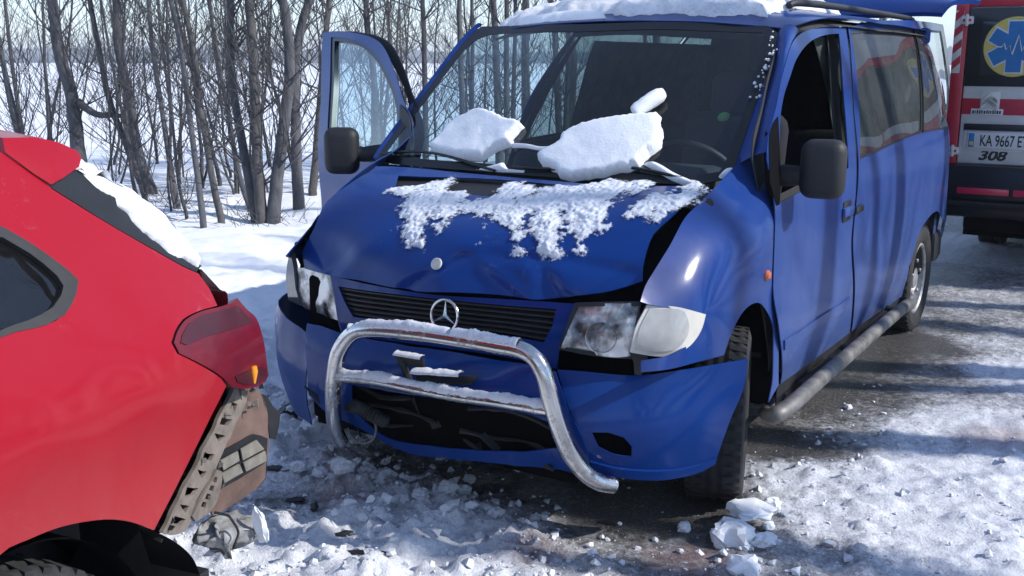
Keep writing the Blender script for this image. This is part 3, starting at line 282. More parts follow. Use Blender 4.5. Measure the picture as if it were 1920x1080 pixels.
 'c':[(.844,-5.184,.28),(.861,-5.181,.6),(.881,-5.178,.9),(.814,-5.19,1.05),(.705,-5.209,1.25),(.602,-5.227,1.42),(.906,-4.716,.28),(.923,-4.713,.6),(.943,-4.71,.9),(.876,-4.722,1.05),(.767,-4.741,1.25),(.664,-4.759,1.42),(.866,-4.368,.28),(.882,-4.365,.6),(.902,-4.362,.9),(.835,-4.374,1.05),(.727,-4.393,1.25),(.623,-4.411,1.42),(.735,-3.63,.28),(.752,-3.627,.6),(.772,-3.623,.9),(.705,-3.635,1.05),(.596,-3.654,1.25),(.493,-3.672,1.42),(.596,-2.842,.28),(.613,-2.839,.6),(.633,-2.835,.9),(.566,-2.847,1.05),(.458,-2.866,1.25),(.354,-2.884,1.42),(.492,-2.251,.28),(.509,-2.248,.6),(.529,-2.244,.9),(.462,-2.256,1.05),(.353,-2.275,1.25),(.25,-2.294,1.42),(.449,-2.005,.28),(.466,-2.001,.45),(.477,-2,.62),(.468,-2.001,.78),(.483,-1.999,.93),(.418,-2.01,1.05),(.339,-2.024,1.2),(.262,-2.037,1.33),(.187,-2.051,1.45),(.423,-1.857,.28),(.439,-1.854,.45),(.441,-1.854,.62),(.445,-1.853,.78),(.457,-1.851,.93),(.392,-1.862,1.05),(.313,-1.876,1.2),(.236,-1.89,1.33),(.161,-1.903,1.45),(.379,-1.611,.28),(.396,-1.608,.45),(.398,-1.607,.62),(.402,-1.607,.78),(.413,-1.605,.93),(.349,-1.616,1.05),(.269,-1.63,1.2),(.193,-1.644,1.33),(.117,-1.657,1.45),(.344,-1.343,.28),(.361,-1.34,.45),(.351,-1.342,.62),(.351,-1.341,.78),(.366,-1.339,.93),(.302,-1.35,1.05),(.222,-1.364,1.2),(.146,-1.378,1.33),(.071,-1.391,1.45),(.29,-1.119,.28),(.307,-1.116,.45),(.307,-1.116,.62),(.308,-1.115,.78),(.316,-1.114,.93),(.26,-1.124,1.05),(.18,-1.138,1.2),(.104,-1.152,1.33),(.029,-1.165,1.45),(.228,-.927,.28),(.244,-.924,.45),(.244,-.924,.62),(.244,-.924,.78),(.244,-.924,.93),(.196,-.932,1.05),(.117,-.946,1.2),(.041,-.96,1.33),(-.034,-.973,1.45),(.132,-.74,.28),(.148,-.738,.45),(.148,-.738,.62),(.148,-.738,.78),(.148,-.738,.93),(.1,-.746,1.05),(.022,-.76,1.2),(-.055,-.773,1.33),(-.13,-.787,1.45),(.003,-.56,.28),(.019,-.557,.45),(.019,-.557,.62),(.019,-.557,.78),(.019,-.557,.93),(-.029,-.566,1.05),(-.108,-.58,1.2),(-.184,-.593,1.33),(-.259,-.606,1.45)],
 'o':[(-1.383,1.328),(-1.277,1.236),(-1.13,1.127),(-1.087,1.102),(-1.062,1.11),(-1.088,1.149),(-1.13,1.203),(-1.178,1.256),(-1.219,1.297),(-1.258,1.331),(-1.292,1.355),(-1.348,1.343)],
 'h':[]},
 'glass_snow':[(-1.284,1.361),(-1.257,1.354),(-1.22,1.329),(-1.175,1.308),(-1.138,1.285),(-1.103,1.246),(-1.084,1.207),(-1.064,1.166),(-1.044,1.117),(-1.077,1.106),(-1.118,1.132),(-1.161,1.161),(-1.193,1.196),(-1.213,1.228),(-1.22,1.252),(-1.236,1.271),(-1.234,1.289),(-1.261,1.306),(-1.28,1.333)],
 'tailgate_edge':[(.209,-1.049,1.105),(.216,-1.034,1.084),(.227,-1.012,1.052),(.236,-.996,1.023)],
 'red_frame':[(.37,-1.46,0),(-.174,.985,0),(.985,.174,0)],
 'liner':[(.255,-1.327,.572),(.231,-1.253,.517),(.203,-1.181,.453),(.179,-1.125,.388),(.162,-1.094,.327)],
 'bulb':[(.26,-.949,.825)],
 'corner_back':[(.138,-.817,.728),(.135,-.794,.681),(.135,-.792,.558),(.126,-.797,.47),(.125,-.83,.45)],
 'rag':[(.152,-.961,.38),(.217,-.915,.4)],
 'corner_back_panel':{'b':(120,0),
 'c':[(.178,-.953,.771),(.139,-.82,.728),(.138,-.799,.622),(.126,-.797,.47),(.167,-1.039,.464),(.185,-1.045,.588),(.215,-1.173,.576),(.224,-1.234,.507),(.161,-.919,.619),(.119,-.85,.421)],
 'o':[(-.944,.796),(-.745,.718),(-.754,.62),(-.756,.559),(-.754,.466),(-.784,.447),(-.869,.445),(-.979,.454),(-1.095,.467),(-1.199,.496),(-1.255,.561),(-1.127,.632),(-1.029,.717)],
 'h':[]},
 'slab_left':[(-.593,1.514),(-.56,1.585),(-.537,1.654),(-.473,1.705),(-.411,1.729),(-.323,1.701),(-.249,1.666),(-.173,1.65),(-.142,1.627),(-.162,1.594),(-.177,1.566),(-.156,1.538),(-.194,1.516),(-.236,1.489),(-.274,1.455),(-.342,1.452),(-.433,1.463),(-.521,1.489)],
 'slab_right':[(-.007,1.468),(.029,1.502),(.075,1.539),(.074,1.573),(.118,1.614),(.167,1.641),(.225,1.67),(.305,1.699),(.375,1.717),(.419,1.732),(.429,1.697),(.458,1.661),(.47,1.613),(.463,1.565),(.443,1.52),(.428,1.469),(.373,1.442),(.315,1.42),(.258,1.395),(.196,1.378),(.137,1.38),(.09,1.407),(.033,1.429)],
 'stick':[(.325,1.038,1.398),(.402,1.133,1.469)],
 'ridge_a':[(-.167,1.544),(-.088,1.542),(-.008,1.531),(.084,1.547),(.091,1.53),(0,1.513),(-.093,1.523),(-.157,1.522)],
 'ridge_b':[(.43,1.496),(.478,1.511),(.562,1.477),(.641,1.454),(.687,1.446),(.65,1.424),(.568,1.438),(.491,1.47)],
 'ridge_c':[(-.288,1.41),(-.197,1.434),(-.163,1.446),(-.124,1.415),(-.047,1.414),(-.042,1.401),(-.182,1.399)],
 'ridge_d':[(.72,1.488),(.736,1.529),(.755,1.545),(.781,1.539),(.772,1.51),(.74,1.487)],
 'hood_snow':[[(-.464,1.118),(-.433,1.142),(-.386,1.188),(-.353,1.252),(-.307,1.28),(-.222,1.198),(-.104,1.144),(-.042,1.128),(.004,1.174),(-.044,1.301),(.021,1.29),(.112,1.243),(.155,1.249),(.242,1.279),(.323,1.329),(.416,1.358),(.493,1.379),(.568,1.347),(.578,1.279),(.572,1.215),(.543,1.167),(.519,1.098),(.493,1.047),(.507,.979),(.504,.942),(.491,.914),(.448,.965),(.395,1.015),(.397,.973),(.431,.933),(.437,.877),(.46,.852),(.441,.819),(.401,.838),(.358,.876),(.317,.93),(.28,1.008),(.232,1.038),(.239,.98),(.228,.936),(.176,.95),(.129,.989),(.088,1.048),(.054,1.019),(-.008,1.039),(-.043,1.021),(-.062,.993),(-.083,.966),(-.113,.94),(-.174,.979),(-.126,.898),(-.092,.814),(-.133,.812),(-.187,.849),(-.242,.898),(-.298,.976),(-.315,1.052),(-.389,1.07)],[(.56,1.083),(.575,1.172),(.616,1.235),(.678,1.244),(.68,1.293),(.645,1.321),(.68,1.345),(.696,1.366),(.745,1.335),(.776,1.255),(.773,1.177),(.745,1.126),(.712,1.058),(.671,1.067),(.621,1.065)],[(.119,.922),(.141,.935),(.181,.892),(.181,.85),(.152,.879)],[(.284,.857),(.31,.861),(.315,.842),(.294,.843)],[(.24,.928),(.281,.939),(.287,.907),(.256,.885)],[(.494,.906),(.517,.912),(.519,.893),(.5,.892)],[(-.095,.92),(-.068,.933),(-.032,.904),(-.023,.866),(-.048,.861)],[(.54,1.006),(.556,1.024),(.561,1.001)]],
 'trees':[([(-7.6,4.18,0),(-7.7,4.26,.55),(-7.85,4.34,1.21),(-8.01,4.35,1.66),(-8.14,4.41,2.21)],.079),([(-7.3,4.87,0),(-7.5,4.88,.52),(-7.69,4.94,1.21),(-7.84,4.97,1.72),(-7.92,5.05,2.23)],.059),([(-7.42,4.9,0),(-7.54,4.89,.28),(-7.72,4.88,.68),(-7.93,4.87,1.14),(-8.1,4.91,1.72),(-8.24,4.95,2.24)],.038),([(-5.94,4.05,0),(-6.06,4.1,.49),(-6.2,4.16,1.05),(-6.34,4.21,1.6),(-6.45,4.28,2.16)],.028),([(-4.83,3.38,0),(-4.99,3.47,.75),(-5.11,3.53,1.3),(-5.22,3.58,1.74),(-5.33,3.6,2.09)],.027),([(-4.86,3.61,0),(-4.99,3.66,.5),(-5.14,3.71,1.05),(-5.26,3.77,1.6),(-5.41,3.8,2.11)],.03),([(-5.43,4.51,0),(-5.59,4.53,.48),(-5.76,4.58,1.08),(-5.9,4.62,1.6),(-6.04,4.67,2.16)],.026),([(-4.9,4.06,0),(-5,4.1,.41),(-5.13,4.14,.89),(-5.26,4.19,1.38),(-5.31,4.24,1.7),(-5.37,4.31,2.13)],.044),([(-4.77,4,0),(-4.86,4.07,.47),(-4.94,4.14,.94),(-5.03,4.24,1.56),(-5.13,4.32,2.12)],.051),([(-4.7,4.05,0),(-4.73,4.14,.42),(-4.74,4.26,.9),(-4.74,4.38,1.39),(-4.79,4.45,1.79),(-4.87,4.48,2.12)],.06),([(-5.07,4.78,0),(-5.18,4.9,.74),(-5.26,5,1.35),(-5.29,5.09,1.76),(-5.24,5.23,2.17)],.055),([(-10.82,5.67,0),(-10.94,5.74,.56),(-11.09,5.8,1.18),(-11.24,5.87,1.81),(-11.36,5.94,2.37)],.032),([(-10.02,5.13,0),(-10.17,5.19,.62),(-10.3,5.21,1.01),(-10.43,5.25,1.47),(-10.56,5.28,1.93)],.04),([(-10,5.49,0),(-10.12,5.58,.67),(-10.27,5.71,1.54),(-10.39,5.84,2.34)],.024),([(-5.57,5.51,0),(-5.6,5.59,.39),(-5.63,5.75,1.11),(-5.66,5.9,1.77),(-5.68,6.01,2.22)],.043),([(-5.53,6.56,0),(-5.64,6.69,.77),(-5.76,6.8,1.49),(-5.86,6.84,1.91),(-5.92,6.89,2.26)],.043),([(-6.01,8.11,0),(-6.16,8.31,1.14),(-6.27,8.45,1.95),(-6.33,8.51,2.35)],.041),([(-5.3,7.91,0),(-5.44,8.11,1.16),(-5.56,8.24,1.94),(-5.61,8.31,2.32)],.043),([(-5.51,8.44,0),(-5.65,8.64,1.14),(-5.74,8.79,1.95),(-5.8,8.86,2.35)],.031),([(-5.55,9.15,0),(-5.71,9.34,1.12),(-5.84,9.47,1.97),(-5.91,9.53,2.39)],.058),([(-5.13,8.69,0),(-5.28,8.89,1.14),(-5.38,9.04,1.95),(-5.42,9.11,2.36)],.045),([(-5.76,9.81,0),(-5.89,10.02,1.1),(-5.97,10.19,1.99),(-6.02,10.27,2.43)],.038),([(-5.21,10.18,0),(-5.37,10.36,1.1),(-5.51,10.5,1.99),(-5.63,10.57,2.58)],.053),([(-5.15,10.22,0),(-5.26,10.43,1.1),(-5.32,10.62,1.99),(-5.35,10.75,2.58)],.041)],
 'low_branch':[(-7.74,4.33,1.16),(-7.56,4.41,1.03),(-7.39,4.52,1.02),(-7.27,4.58,.99)],
 'amb_pts':{'corner':[(.674,.598),(.643,1.091),(.666,1.965)],
 'win':[(.789,1.847),(.805,1.495),(1.061,1.957)],
 'band':[(.805,1.993),(.858,1.409),(.866,1.318),(.877,1.199),(.91,.826),(.927,.648),(.931,.599),(.936,.542)],
 'emblem':[(1.029,1.698),(.824,1.699),(1.009,1.908)],
 'logo':[(.86,1.298),(.768,1.236),(.972,1.213)],
 'slot':[(.709,1.129),(.713,1.081)],
 'plate':[(.76,1.066),(.771,.945),(.845,.965)],
 'num':[(.847,.855),(1.049,.942)],
 'refl':[(.725,.634),(1.091,.61),(1.119,.66)],
 'hinge':[(.684,1.895),(.662,.92)],
 'tape':[(.608,1.505),(.677,1.848)],
 'txt':[(.846,.957),(1.082,1.055)]},
 'clods':[((1.014,.442,0),.068),((1.12,.487,0),.039),((1.124,.254,0),.054),((.841,.454,0),.024),((1.09,.598,0),.022),((1.058,.732,0),.029),((-.383,.083,0),.044),((-.373,.212,0),.041),((-.312,.251,0),.037),((-.512,.092,0),.035),((.01,.305,0),.032),((-.048,.124,0),.029),((-.581,.048,0),.031),((.964,2.095,0),.018),((-.915,.937,0),.025),((-.027,.402,0),.023),((.006,.215,0),.035),((.243,.175,0),.028)],
 'slab_ground':[(.993,.526,0)],
 'debris':[(-.65,.004,0),(-1.055,.496,0),(.063,-.337,0),(-.119,-.232,0),(-.344,-.12,0),(-.45,-.105,0),(.598,.35,0)]}

# ------------------------------------------------------------------ helpers
COL = scene.collection
rng = random.Random(7)


def tag(o, label=None, cat=None, group=None, kind=None):
    if label: o['label'] = label
    if cat: o['category'] = cat
    if group: o['group'] = group
    if kind: o['kind'] = kind
    return o


def empty(name, loc=(0, 0, 0)):
    o = bpy.data.objects.new(name, None)
    o.location = loc
    o.empty_display_size = .1
    COL.objects.link(o)
    return o


def mesh_obj(name, verts, faces, mat, parent=None, smooth=True, sharp=35):
    me = bpy.data.meshes.new(name)
    me.from_pydata([tuple(v) for v in verts], [], [tuple(f) for f in faces])
    if mat: me.materials.append(mat)
    if smooth:
        me.shade_smooth()
        if sharp: me.set_sharp_from_angle(angle=math.radians(sharp))
    o = bpy.data.objects.new(name, me)
    COL.objects.link(o)
    if parent:
        adopt(o, parent)
    return o


def world_m(p):
    m = p.matrix_parent_inverse @ p.matrix_basis
    return world_m(p.parent) @ m if p.parent else p.matrix_basis.copy()


def adopt(o, parent):
    o.parent = parent
    o.matrix_parent_inverse = world_m(parent).inverted()


def bm_obj(name, bm, mat, parent=None, smooth=True, sharp=35):
    bm.normal_update()
    me = bpy.data.meshes.new(name)
    bm.to_mesh(me)
    bm.free()
    if mat: me.materials.append(mat)
    if smooth:
        me.shade_smooth()
        if sharp: me.set_sharp_from_angle(angle=math.radians(sharp))
    o = bpy.data.objects.new(name, me)
    COL.objects.link(o)
    if parent:
        adopt(o, parent)
    return o


def nb(deg, tilt=0):
    t, k = math.radians(deg), math.radians(tilt)
    N = np.array([math.sin(t) * math.cos(k), -math.cos(t) * math.cos(k), math.sin(k)])
    A = np.array([math.cos(t), math.sin(t), 0.])
    B = np.cross(N, A)
    if B[2] < 0: B = -B
    return A, B, N


class Surf:
    """a smooth sheet through control points, as height over a tilted plane"""

    def __init__(s, basis, ctrl, mirror=False):
        s.A, s.B, s.N = nb(*basis)
        P = np.asarray(ctrl, float)
        Q = np.stack([P @ s.A, P @ s.B], 1)
        n = len(Q)
        M = np.zeros((n + 3, n + 3))
        M[:n, :n] = s.k(Q, Q) + np.eye(n) * 1e-4
        M[:n, n] = 1; M[:n, n + 1:] = Q; M[n, :n] = 1; M[n + 1:, :n] = Q.T
        s.w = np.linalg.solve(M, np.concatenate([P @ s.N, [0, 0, 0]]))
        s.Q = Q
        s.m = mirror

    def k(s, a, b):
        r2 = ((a[:, None] - b[None]) ** 2).sum(-1)
        return .5 * r2 * np.log(r2 + 1e-12)

    def h(s, q):
        n = len(s.Q)
        return s.k(q, s.Q) @ s.w[:n] + s.w[n] + q @ s.w[n + 1:]

    def pos(s, q, off=0.):
        q = np.atleast_2d(np.asarray(q, float))
        P = q[:, :1] * s.A + q[:, 1:2] * s.B + (s.h(q) + off)[:, None] * s.N
        return P


def smooth_loop(pts, corner=38, step=.03):
    """closed Catmull-Rom through pts that keeps corners sharper than `corner` degrees"""
    p = np.asarray(pts, float)
    n = len(p)
    e = np.roll(p, -1, 0) - p
    out = []
    cs = []
    for i in range(n):
        a, b = e[i - 1], e[i]
        d = math.degrees(abs(math.atan2(a[0] * b[1] - a[1] * b[0], a @ b)))
        cs.append(d > corner)
    for i in range(n):
        p1, p2 = p[i], p[(i + 1) % n]
        L = np.linalg.norm(p2 - p1)
        m1 = (p2 - p1) if cs[i] else (p2 - p[i - 1]) * L / (np.linalg.norm(p1 - p[i - 1]) + L)
        m2 = (p2 - p1) if cs[(i + 1) % n] else (p[(i + 2) % n] - p1) * L / (np.linalg.norm(p[(i + 2) % n] - p2) + L)
        k = max(1, int(L / step))
        for j in range(k):
            t = j / k
            out.append(p1 * (2 * t ** 3 - 3 * t * t + 1) + m1 * (t ** 3 - 2 * t * t + t) + p2 * (-2 * t ** 3 + 3 * t * t) + m2 * (t ** 3 - t * t))
    return np.array(out)


def inside(poly, q):
    x, y = q[:, 0], q[:, 1]
    r = np.zeros(len(q), bool)
    n = len(poly)
    for i in range(n):
        a, b = poly[i], poly[(i + 1) % n]
        c = (a[1] > y) != (b[1] > y)
        with np.errstate(divide='ignore', invalid='ignore'):
            xx = (b[0] - a[0]) * (y - a[1]) / (b[1] - a[1] + 1e-30) + a[0]
        r ^= c & (x < xx)
    return r


def edge_dist(poly, q):
    d = np.full(len(q), 1e9)
    n = len(poly)
    for i in range(n):
        a, b = poly[i], poly[(i + 1) % n]
        ab = b - a
        t = np.clip(((q - a) @ ab) / (ab @ ab + 1e-12), 0, 1)
        d = np.minimum(d, np.linalg.norm(q - (a + t[:, None] * ab), axis=1))
    return d


def tri_region(loops, step):
    """triangulate outline loops[0] minus holes loops[1:] with interior grid points"""
    o = loops[0]
    lo, hi = o.min(0), o.max(0)
    gx, gy = np.arange(lo[0], hi[0], step), np.arange(lo[1], hi[1], step)
    X, Y = np.meshgrid(gx, gy)
    X = X + (np.arange(len(gy)) % 2)[:, None] * step / 2
    q = np.stack([X.ravel(), Y.ravel()], 1)
    keep = inside(o, q) & (edge_dist(o, q) > step * .45)
    for h in loops[1:]:
        keep &= ~inside(h, q) & (edge_dist(h, q) > step * .45)
    q = q[keep]
    vs, es = [], []
    for l in loops:
        b = len(vs)
        vs += [Vector(p) for p in l]
        es += [(b + i, b + (i + 1) % len(l)) for i in range(len(l))]
    vs += [Vector(p) for p in q]
    r = delaunay_2d_cdt(vs, es, [], 0, 1e-6)
    V = np.array([tuple(v) for v in r[0]])
    F = np.array([f for f in r[2]])
    c = V[F].mean(1)
    k = inside(o, c)
    for h in loops[1:]: k &= ~inside(h, c)
    F = F[k]
    a = V[F]
    area = (a[:, 1, 0] - a[:, 0, 0]) * (a[:, 2, 1] - a[:, 0, 1]) - (a[:, 1, 1] - a[:, 0, 1]) * (a[:, 2, 0] - a[:, 0, 0])
    F[area < 0] = F[area < 0][:, ::-1]
    return V, F


def sheet(S, loops, step=.04, thick=.004, off=0., fn=None):
    """verts and faces of a thin solid panel lying on surface S"""
    V, F = tri_region(loops, step)
    P = S.pos(V, off)
    if fn is not None: P = fn(P)
    # normals
    fnm = np.cross(P[F[:, 1]] - P[F[:, 0]], P[F[:, 2]] - P[F[:, 0]])
    if (fnm @ S.N).mean() < 0:
        F = F[:, ::-1]; fnm = -fnm
    vn = np.zeros_like(P)
    for i in range(3): np.add.at(vn, F[:, i], fnm)
    vn /= np.linalg.norm(vn, axis=1)[:, None] + 1e-12
    n = len(P)
    faces = [tuple(f) for f in F]
    if thick:
        cnt = {}
        for f in faces:
            for i in range(3):
                cnt[(f[i], f[(i + 1) % 3])] = 1
        bd = [e for e in cnt if (e[1], e[0]) not in cnt]
        P = np.concatenate([P, P - vn * thick])
        faces += [(f[2] + n, f[1] + n, f[0] + n) for f in faces[:]]
        faces += [(a, a + n, b + n, b) for a, b in bd]
    return P, faces


_SURF = {}


def panel(name, key, mat, parent, step=.04, thick=.004, off=0., mirror=False, corner=38, ostep=.03, holes=True, fn=None, sharp=35):
    d = SHAPE[key]
    if key not in _SURF: _SURF[key] = Surf(d['b'], d['c'])
    S = _SURF[key]
    loops = [smooth_loop(d['o'], corner, ostep)]
    if holes: loops += [smooth_loop(h, corner, ostep) for h in d['h']]
    P, faces = sheet(S, loops, step, thick, off, fn)
    if mirror:
        P = P * np.array([-1, 1, 1])
        faces = [f[::-1] for f in faces]
    return mesh_obj(name, P, faces, mat, parent, sharp=sharp)


def crom(pts, n=6, closed=False):
    p = [Vector(q) for q in pts]
    out = []
    m = len(p)
    for i in range(m - 1):
        p0, p1, p2, p3 = p[max(i - 1, 0)], p[i], p[i + 1], p[min(i + 2, m - 1)]
        for j in range(n):
            t = j / n
            out.append(.5 * ((2 * p1) + (-p0 + p2) * t + (2 * p0 - 5 * p1 + 4 * p2 - p3) * t * t + (-p0 + 3 * p1 - 3 * p2 + p3) * t ** 3))
    out.append(p[-1])
    return out


def tube_geo(path, rad, seg=12, caps=True, vs=None, fs=None):
    """tube along path; rad a number or list; appended to vs, fs"""
    vs = [] if vs is None else vs
    fs = [] if fs is None else fs
    path = [Vector(p) for p in path]
    n = len(path)
    b0 = len(vs)
    t = (path[1] - path[0]).normalized()
    a = t.orthogonal().normalized()
    for i, p in enumerate(path):
        t2 = (path[min(i + 1, n - 1)] - path[max(i - 1, 0)]).normalized()
        a = (a - t2 * a.dot(t2)).normalized()
        b = t2.cross(a)
        r = rad[i] if isinstance(rad, (list, tuple)) else rad
        for k in range(seg):
            w = 2 * math.pi * k / seg
            vs.append(p + a * (r * math.cos(w)) + b * (r * math.sin(w)))
    for i in range(n - 1):
        for k in range(seg):
            k2 = (k + 1) % seg
            fs.append((b0 + i * seg + k, b0 + i * seg + k2, b0 + (i + 1) * seg + k2, b0 + (i + 1) * seg + k))
    if caps:
        fs.append(tuple(b0 + k for k in range(seg - 1, -1, -1)))
        fs.append(tuple(b0 + (n - 1) * seg + k for k in range(seg)))
    return vs, fs


def tube(name, path, rad, mat, parent=None, seg=12):
    vs, fs = tube_geo(path, rad, seg)
    return mesh_obj(name, vs, fs, mat, parent, sharp=50)


def box_bm(bm, lo, hi, bevel=0., M=None, seg=2):
    r = bmesh.ops.create_cube(bm, size=1)
    vs = r['verts']
    c = (Vector(lo) + Vector(hi)) / 2
    s = Vector(hi) - Vector(lo)
    for v in vs:
        v.co = Vector((v.co.x * s.x, v.co.y * s.y, v.co.z * s.z)) + c
    if bevel:
        es = list({e for v in vs for e in v.link_edges})
        rr = bmesh.ops.bevel(bm, geom=es, offset=bevel, segments=seg, profile=.5, affect='EDGES')
        vs = list({v for f in rr['faces'] for v in f.verts} | {v for v in vs if v.is_valid})
    if M is not None:
        for v in vs: v.co = M @ v.co
    return vs


def box(name, lo, hi, mat, parent=None, bevel=.01, M=None, seg=2):
    bm = bmesh.new()
    box_bm(bm, lo, hi, bevel, M, seg)
    return bm_obj(name, bm, mat, parent)


def lathe(name, prof, mat, parent=None, M=None, seg=32, sharp=30):
    """profile of (radius, axial) revolved round local Z, then moved by M"""
    vs, fs = [], []
    for r, z in prof:
        for k in range(seg):
            w = 2 * math.pi * k / seg
            vs.append(Vector((r * math.cos(w), r * math.sin(w), z)))
    for i in range(len(prof) - 1):
        for k in range(seg):
            k2 = (k + 1) % seg
            fs.append((i * seg + k, i * seg + k2, (i + 1) * seg + k2, (i + 1) * seg + k))
    if M is not None: vs = [M @ v for v in vs]
    return mesh_obj(name, vs, fs, mat, parent, sharp=sharp)


def frame_m(loc, z, x=(0, 0, 1)):
    """matrix whose local Z looks along z"""
    z = Vector(z).normalized()
    x = Vector(x)
    x = (x - z * x.dot(z)).normalized()
    y = z.cross(x)
    m = Matrix((x, y, z)).transposed().to_4x4()
    m.translation = Vector(loc)
    return m


# smooth value noise on arrays
def _hash(ix, iy, s):
    n = (ix.astype(np.int64) * 374761393 + iy.astype(np.int64) * 668265263 + s * 974634777) & 0x7fffffff
    n = ((n ^ (n >> 13)) * 1274126177) & 0x7fffffff
    n = (n ^ (n >> 16)) & 0xffff
    return n / 65535.


def vnoise(x, y, s=0):
    ix, iy = np.floor(x), np.floor(y)
    fx, fy = x - ix, y - iy
    fx = fx * fx * fx * (fx * (fx * 6 - 15) + 10); fy = fy * fy * fy * (fy * (fy * 6 - 15) + 10)
    a, b, c, d = _hash(ix, iy, s), _hash(ix + 1, iy, s), _hash(ix, iy + 1, s), _hash(ix + 1, iy + 1, s)
    return (a * (1 - fx) + b * fx) * (1 - fy) + (c * (1 - fx) + d * fx) * fy


def fbm(x, y, f, oct=4, s=0, gain=.5):
    x, y = np.asarray(x, float), np.asarray(y, float)
    r, a, t = 0, 1, 0
    for i in range(oct):
        # turn each octave so that no grid direction shows
        w = .6 + i * 1.1
        r = r + a * vnoise((x * math.cos(w) - y * math.sin(w)) * f + 17.3 * i, (x * math.sin(w) + y * math.cos(w)) * f + 9.1 * i, s + i * 31)
        t += a; a *= gain; f *= 2.03
    return r / t


def sstep(a, b, x):
    t = np.clip((x - a) / (b - a), 0, 1)
    return t * t * (3 - 2 * t)


# ------------------------------------------------------------------ materials
def new_mat(name):
    m = bpy.data.materials.new(name)
    m.use_nodes = True
    nt = m.node_tree
    bs = nt.nodes['Principled BSDF']
    return m, nt, bs


def nd(nt, t, **k):
    n = nt.nodes.new(t)
    for a, v in k.items():
        if a in n.inputs: n.inputs[a].default_value = v
        else: setattr(n, a, v)
    return n


def ramp(nt, src, stops):
    r = nt.nodes.new('ShaderNodeValToRGB')
    e = r.color_ramp.elements
    while len(e) < len(stops): e.new(.5)
    for i, (p, c) in enumerate(stops):
        e[i].position = p
        e[i].color = c if len(c) == 4 else (*c, 1)
    nt.links.new(src, r.inputs['Fac'])
    return r.outputs['Color']


def noise_tex(nt, scale, detail=6, rough=.6, dist=0., vec=None):
    n = nt.nodes.new('ShaderNodeTexNoise')
    n.inputs['Scale'].default_value = scale
    n.inputs['Detail'].default_value = detail
    n.inputs['Roughness'].default_value = rough
    n.inputs['Distortion'].default_value = dist
    if vec is None:
        t = nt.nodes.get('TC') or nt.nodes.new('ShaderNodeTexCoord')
        t.name = 'TC'
        vec = t.outputs['Object']
    nt.links.new(vec, n.inputs['Vector'])
    return n.outputs['Fac']


def stretch(nt, sx, sy, sz):
    t = nt.nodes.get('TC') or nt.nodes.new('ShaderNodeTexCoord')
    t.name = 'TC'
    m = nt.nodes.new('ShaderNodeMapping')
    m.inputs['Scale'].default_value = (sx, sy, sz)
    nt.links.new(t.outputs['Object'], m.inputs['Vector'])
    return m.outputs['Vector']


def mix(nt, fac, a, b):
    m = nt.nodes.new('ShaderNodeMix')
    m.data_type = 'RGBA'
    for s, v in ((0, fac), (6, a), (7, b)):
        if isinstance(v, (int, float)): m.inputs[s].default_value = v
        elif isinstance(v, tuple): m.inputs[s].default_value = (*v, 1) if len(v) == 3 else v
        else: nt.links.new(v, m.inputs[s])
    return m.outputs[2]


def mathn(nt, op, a, b=0., clamp=False):
    m = nt.nodes.new('ShaderNodeMath')
    m.operation = op
    m.use_clamp = clamp
    for i, v in ((0, a), (1, b)):
        if isinstance(v, (int, float)): m.inputs[i].default_value = v
        else: nt.links.new(v, m.inputs[i])
    return m.outputs[0]


def bump(nt, bs, h, strength=.3, dist=.01):
    b = nt.nodes.new('ShaderNodeBump')
    b.inputs['Strength'].default_value = strength
    b.inputs['Distance'].default_value = dist
    nt.links.new(h, b.inputs['Height'])
    nt.links.new(b.outputs[0], bs.inputs['Normal'])


def plain(name, col, rough=.6, metal=0., var=.25, scale=14., bumps=.0, spec=.5, coat=0.):
    """a flat colour broken up by fine dirt noise"""
    m, nt, bs = new_mat(name)
    n = noise_tex(nt, scale)
    c2 = tuple(max(0, min(1, v * (1 + var))) for v in col)
    c1 = tuple(v * (1 - var) for v in col)
    nt.links.new(ramp(nt, n, [(.3, c1), (.7, c2)]), bs.inputs['Base Color'])
    bs.inputs['Roughness'].default_value = rough
    bs.inputs['Metallic'].default_value = metal
    bs.inputs['Specular IOR Level'].default_value = spec
    bs.inputs['Coat Weight'].default_value = coat
    if bumps: bump(nt, bs, noise_tex(nt, scale * 4), bumps, .004)
    return m


def glass_mat(name, tint, refl=1., rough=.0, dirt=.1, dirt_col=(.5, .52, .55)):
    m, nt, bs = new_mat(name)
    nt.nodes.remove(bs)
    out = nt.nodes['Material Output']
    tr = nd(nt, 'ShaderNodeBsdfTransparent')
    tr.inputs['Color'].default_value = (*tint, 1)
    gl = nd(nt, 'ShaderNodeBsdfGlossy')
    gl.inputs['Roughness'].default_value = rough
    gl.inputs['Color'].default_value = (.95, .97, 1, 1)
    df = nd(nt, 'ShaderNodeBsdfDiffuse')
    df.inputs['Color'].default_value = (*dirt_col, 1)
    lw = nd(nt, 'ShaderNodeLayerWeight')
    fz = mathn(nt, 'ADD', mathn(nt, 'MULTIPLY', mathn(nt, 'POWER', lw.outputs['Facing'], 4.), .9), .05)
    n = noise_tex(nt, 5, 8, .7, vec=None)
    n2 = noise_tex(nt, 60, 4, .7)
    dfac = mathn(nt, 'MULTIPLY', mathn(nt, 'MULTIPLY', n, n2), dirt * 2.2, True)
    m1 = nd(nt, 'ShaderNodeMixShader')
    nt.links.new(mathn(nt, 'MULTIPLY', fz, refl, True), m1.inputs[0])
    nt.links.new(tr.outputs[0], m1.inputs[1])
    nt.links.new(gl.outputs[0], m1.inputs[2])
    m2 = nd(nt, 'ShaderNodeMixShader')
    nt.links.new(dfac, m2.inputs[0])
    nt.links.new(m1.outputs[0], m2.inputs[1])
    nt.links.new(df.outputs[0], m2.inputs[2])
    nt.links.new(m2.outputs[0], out.inputs['Surface'])
    return m


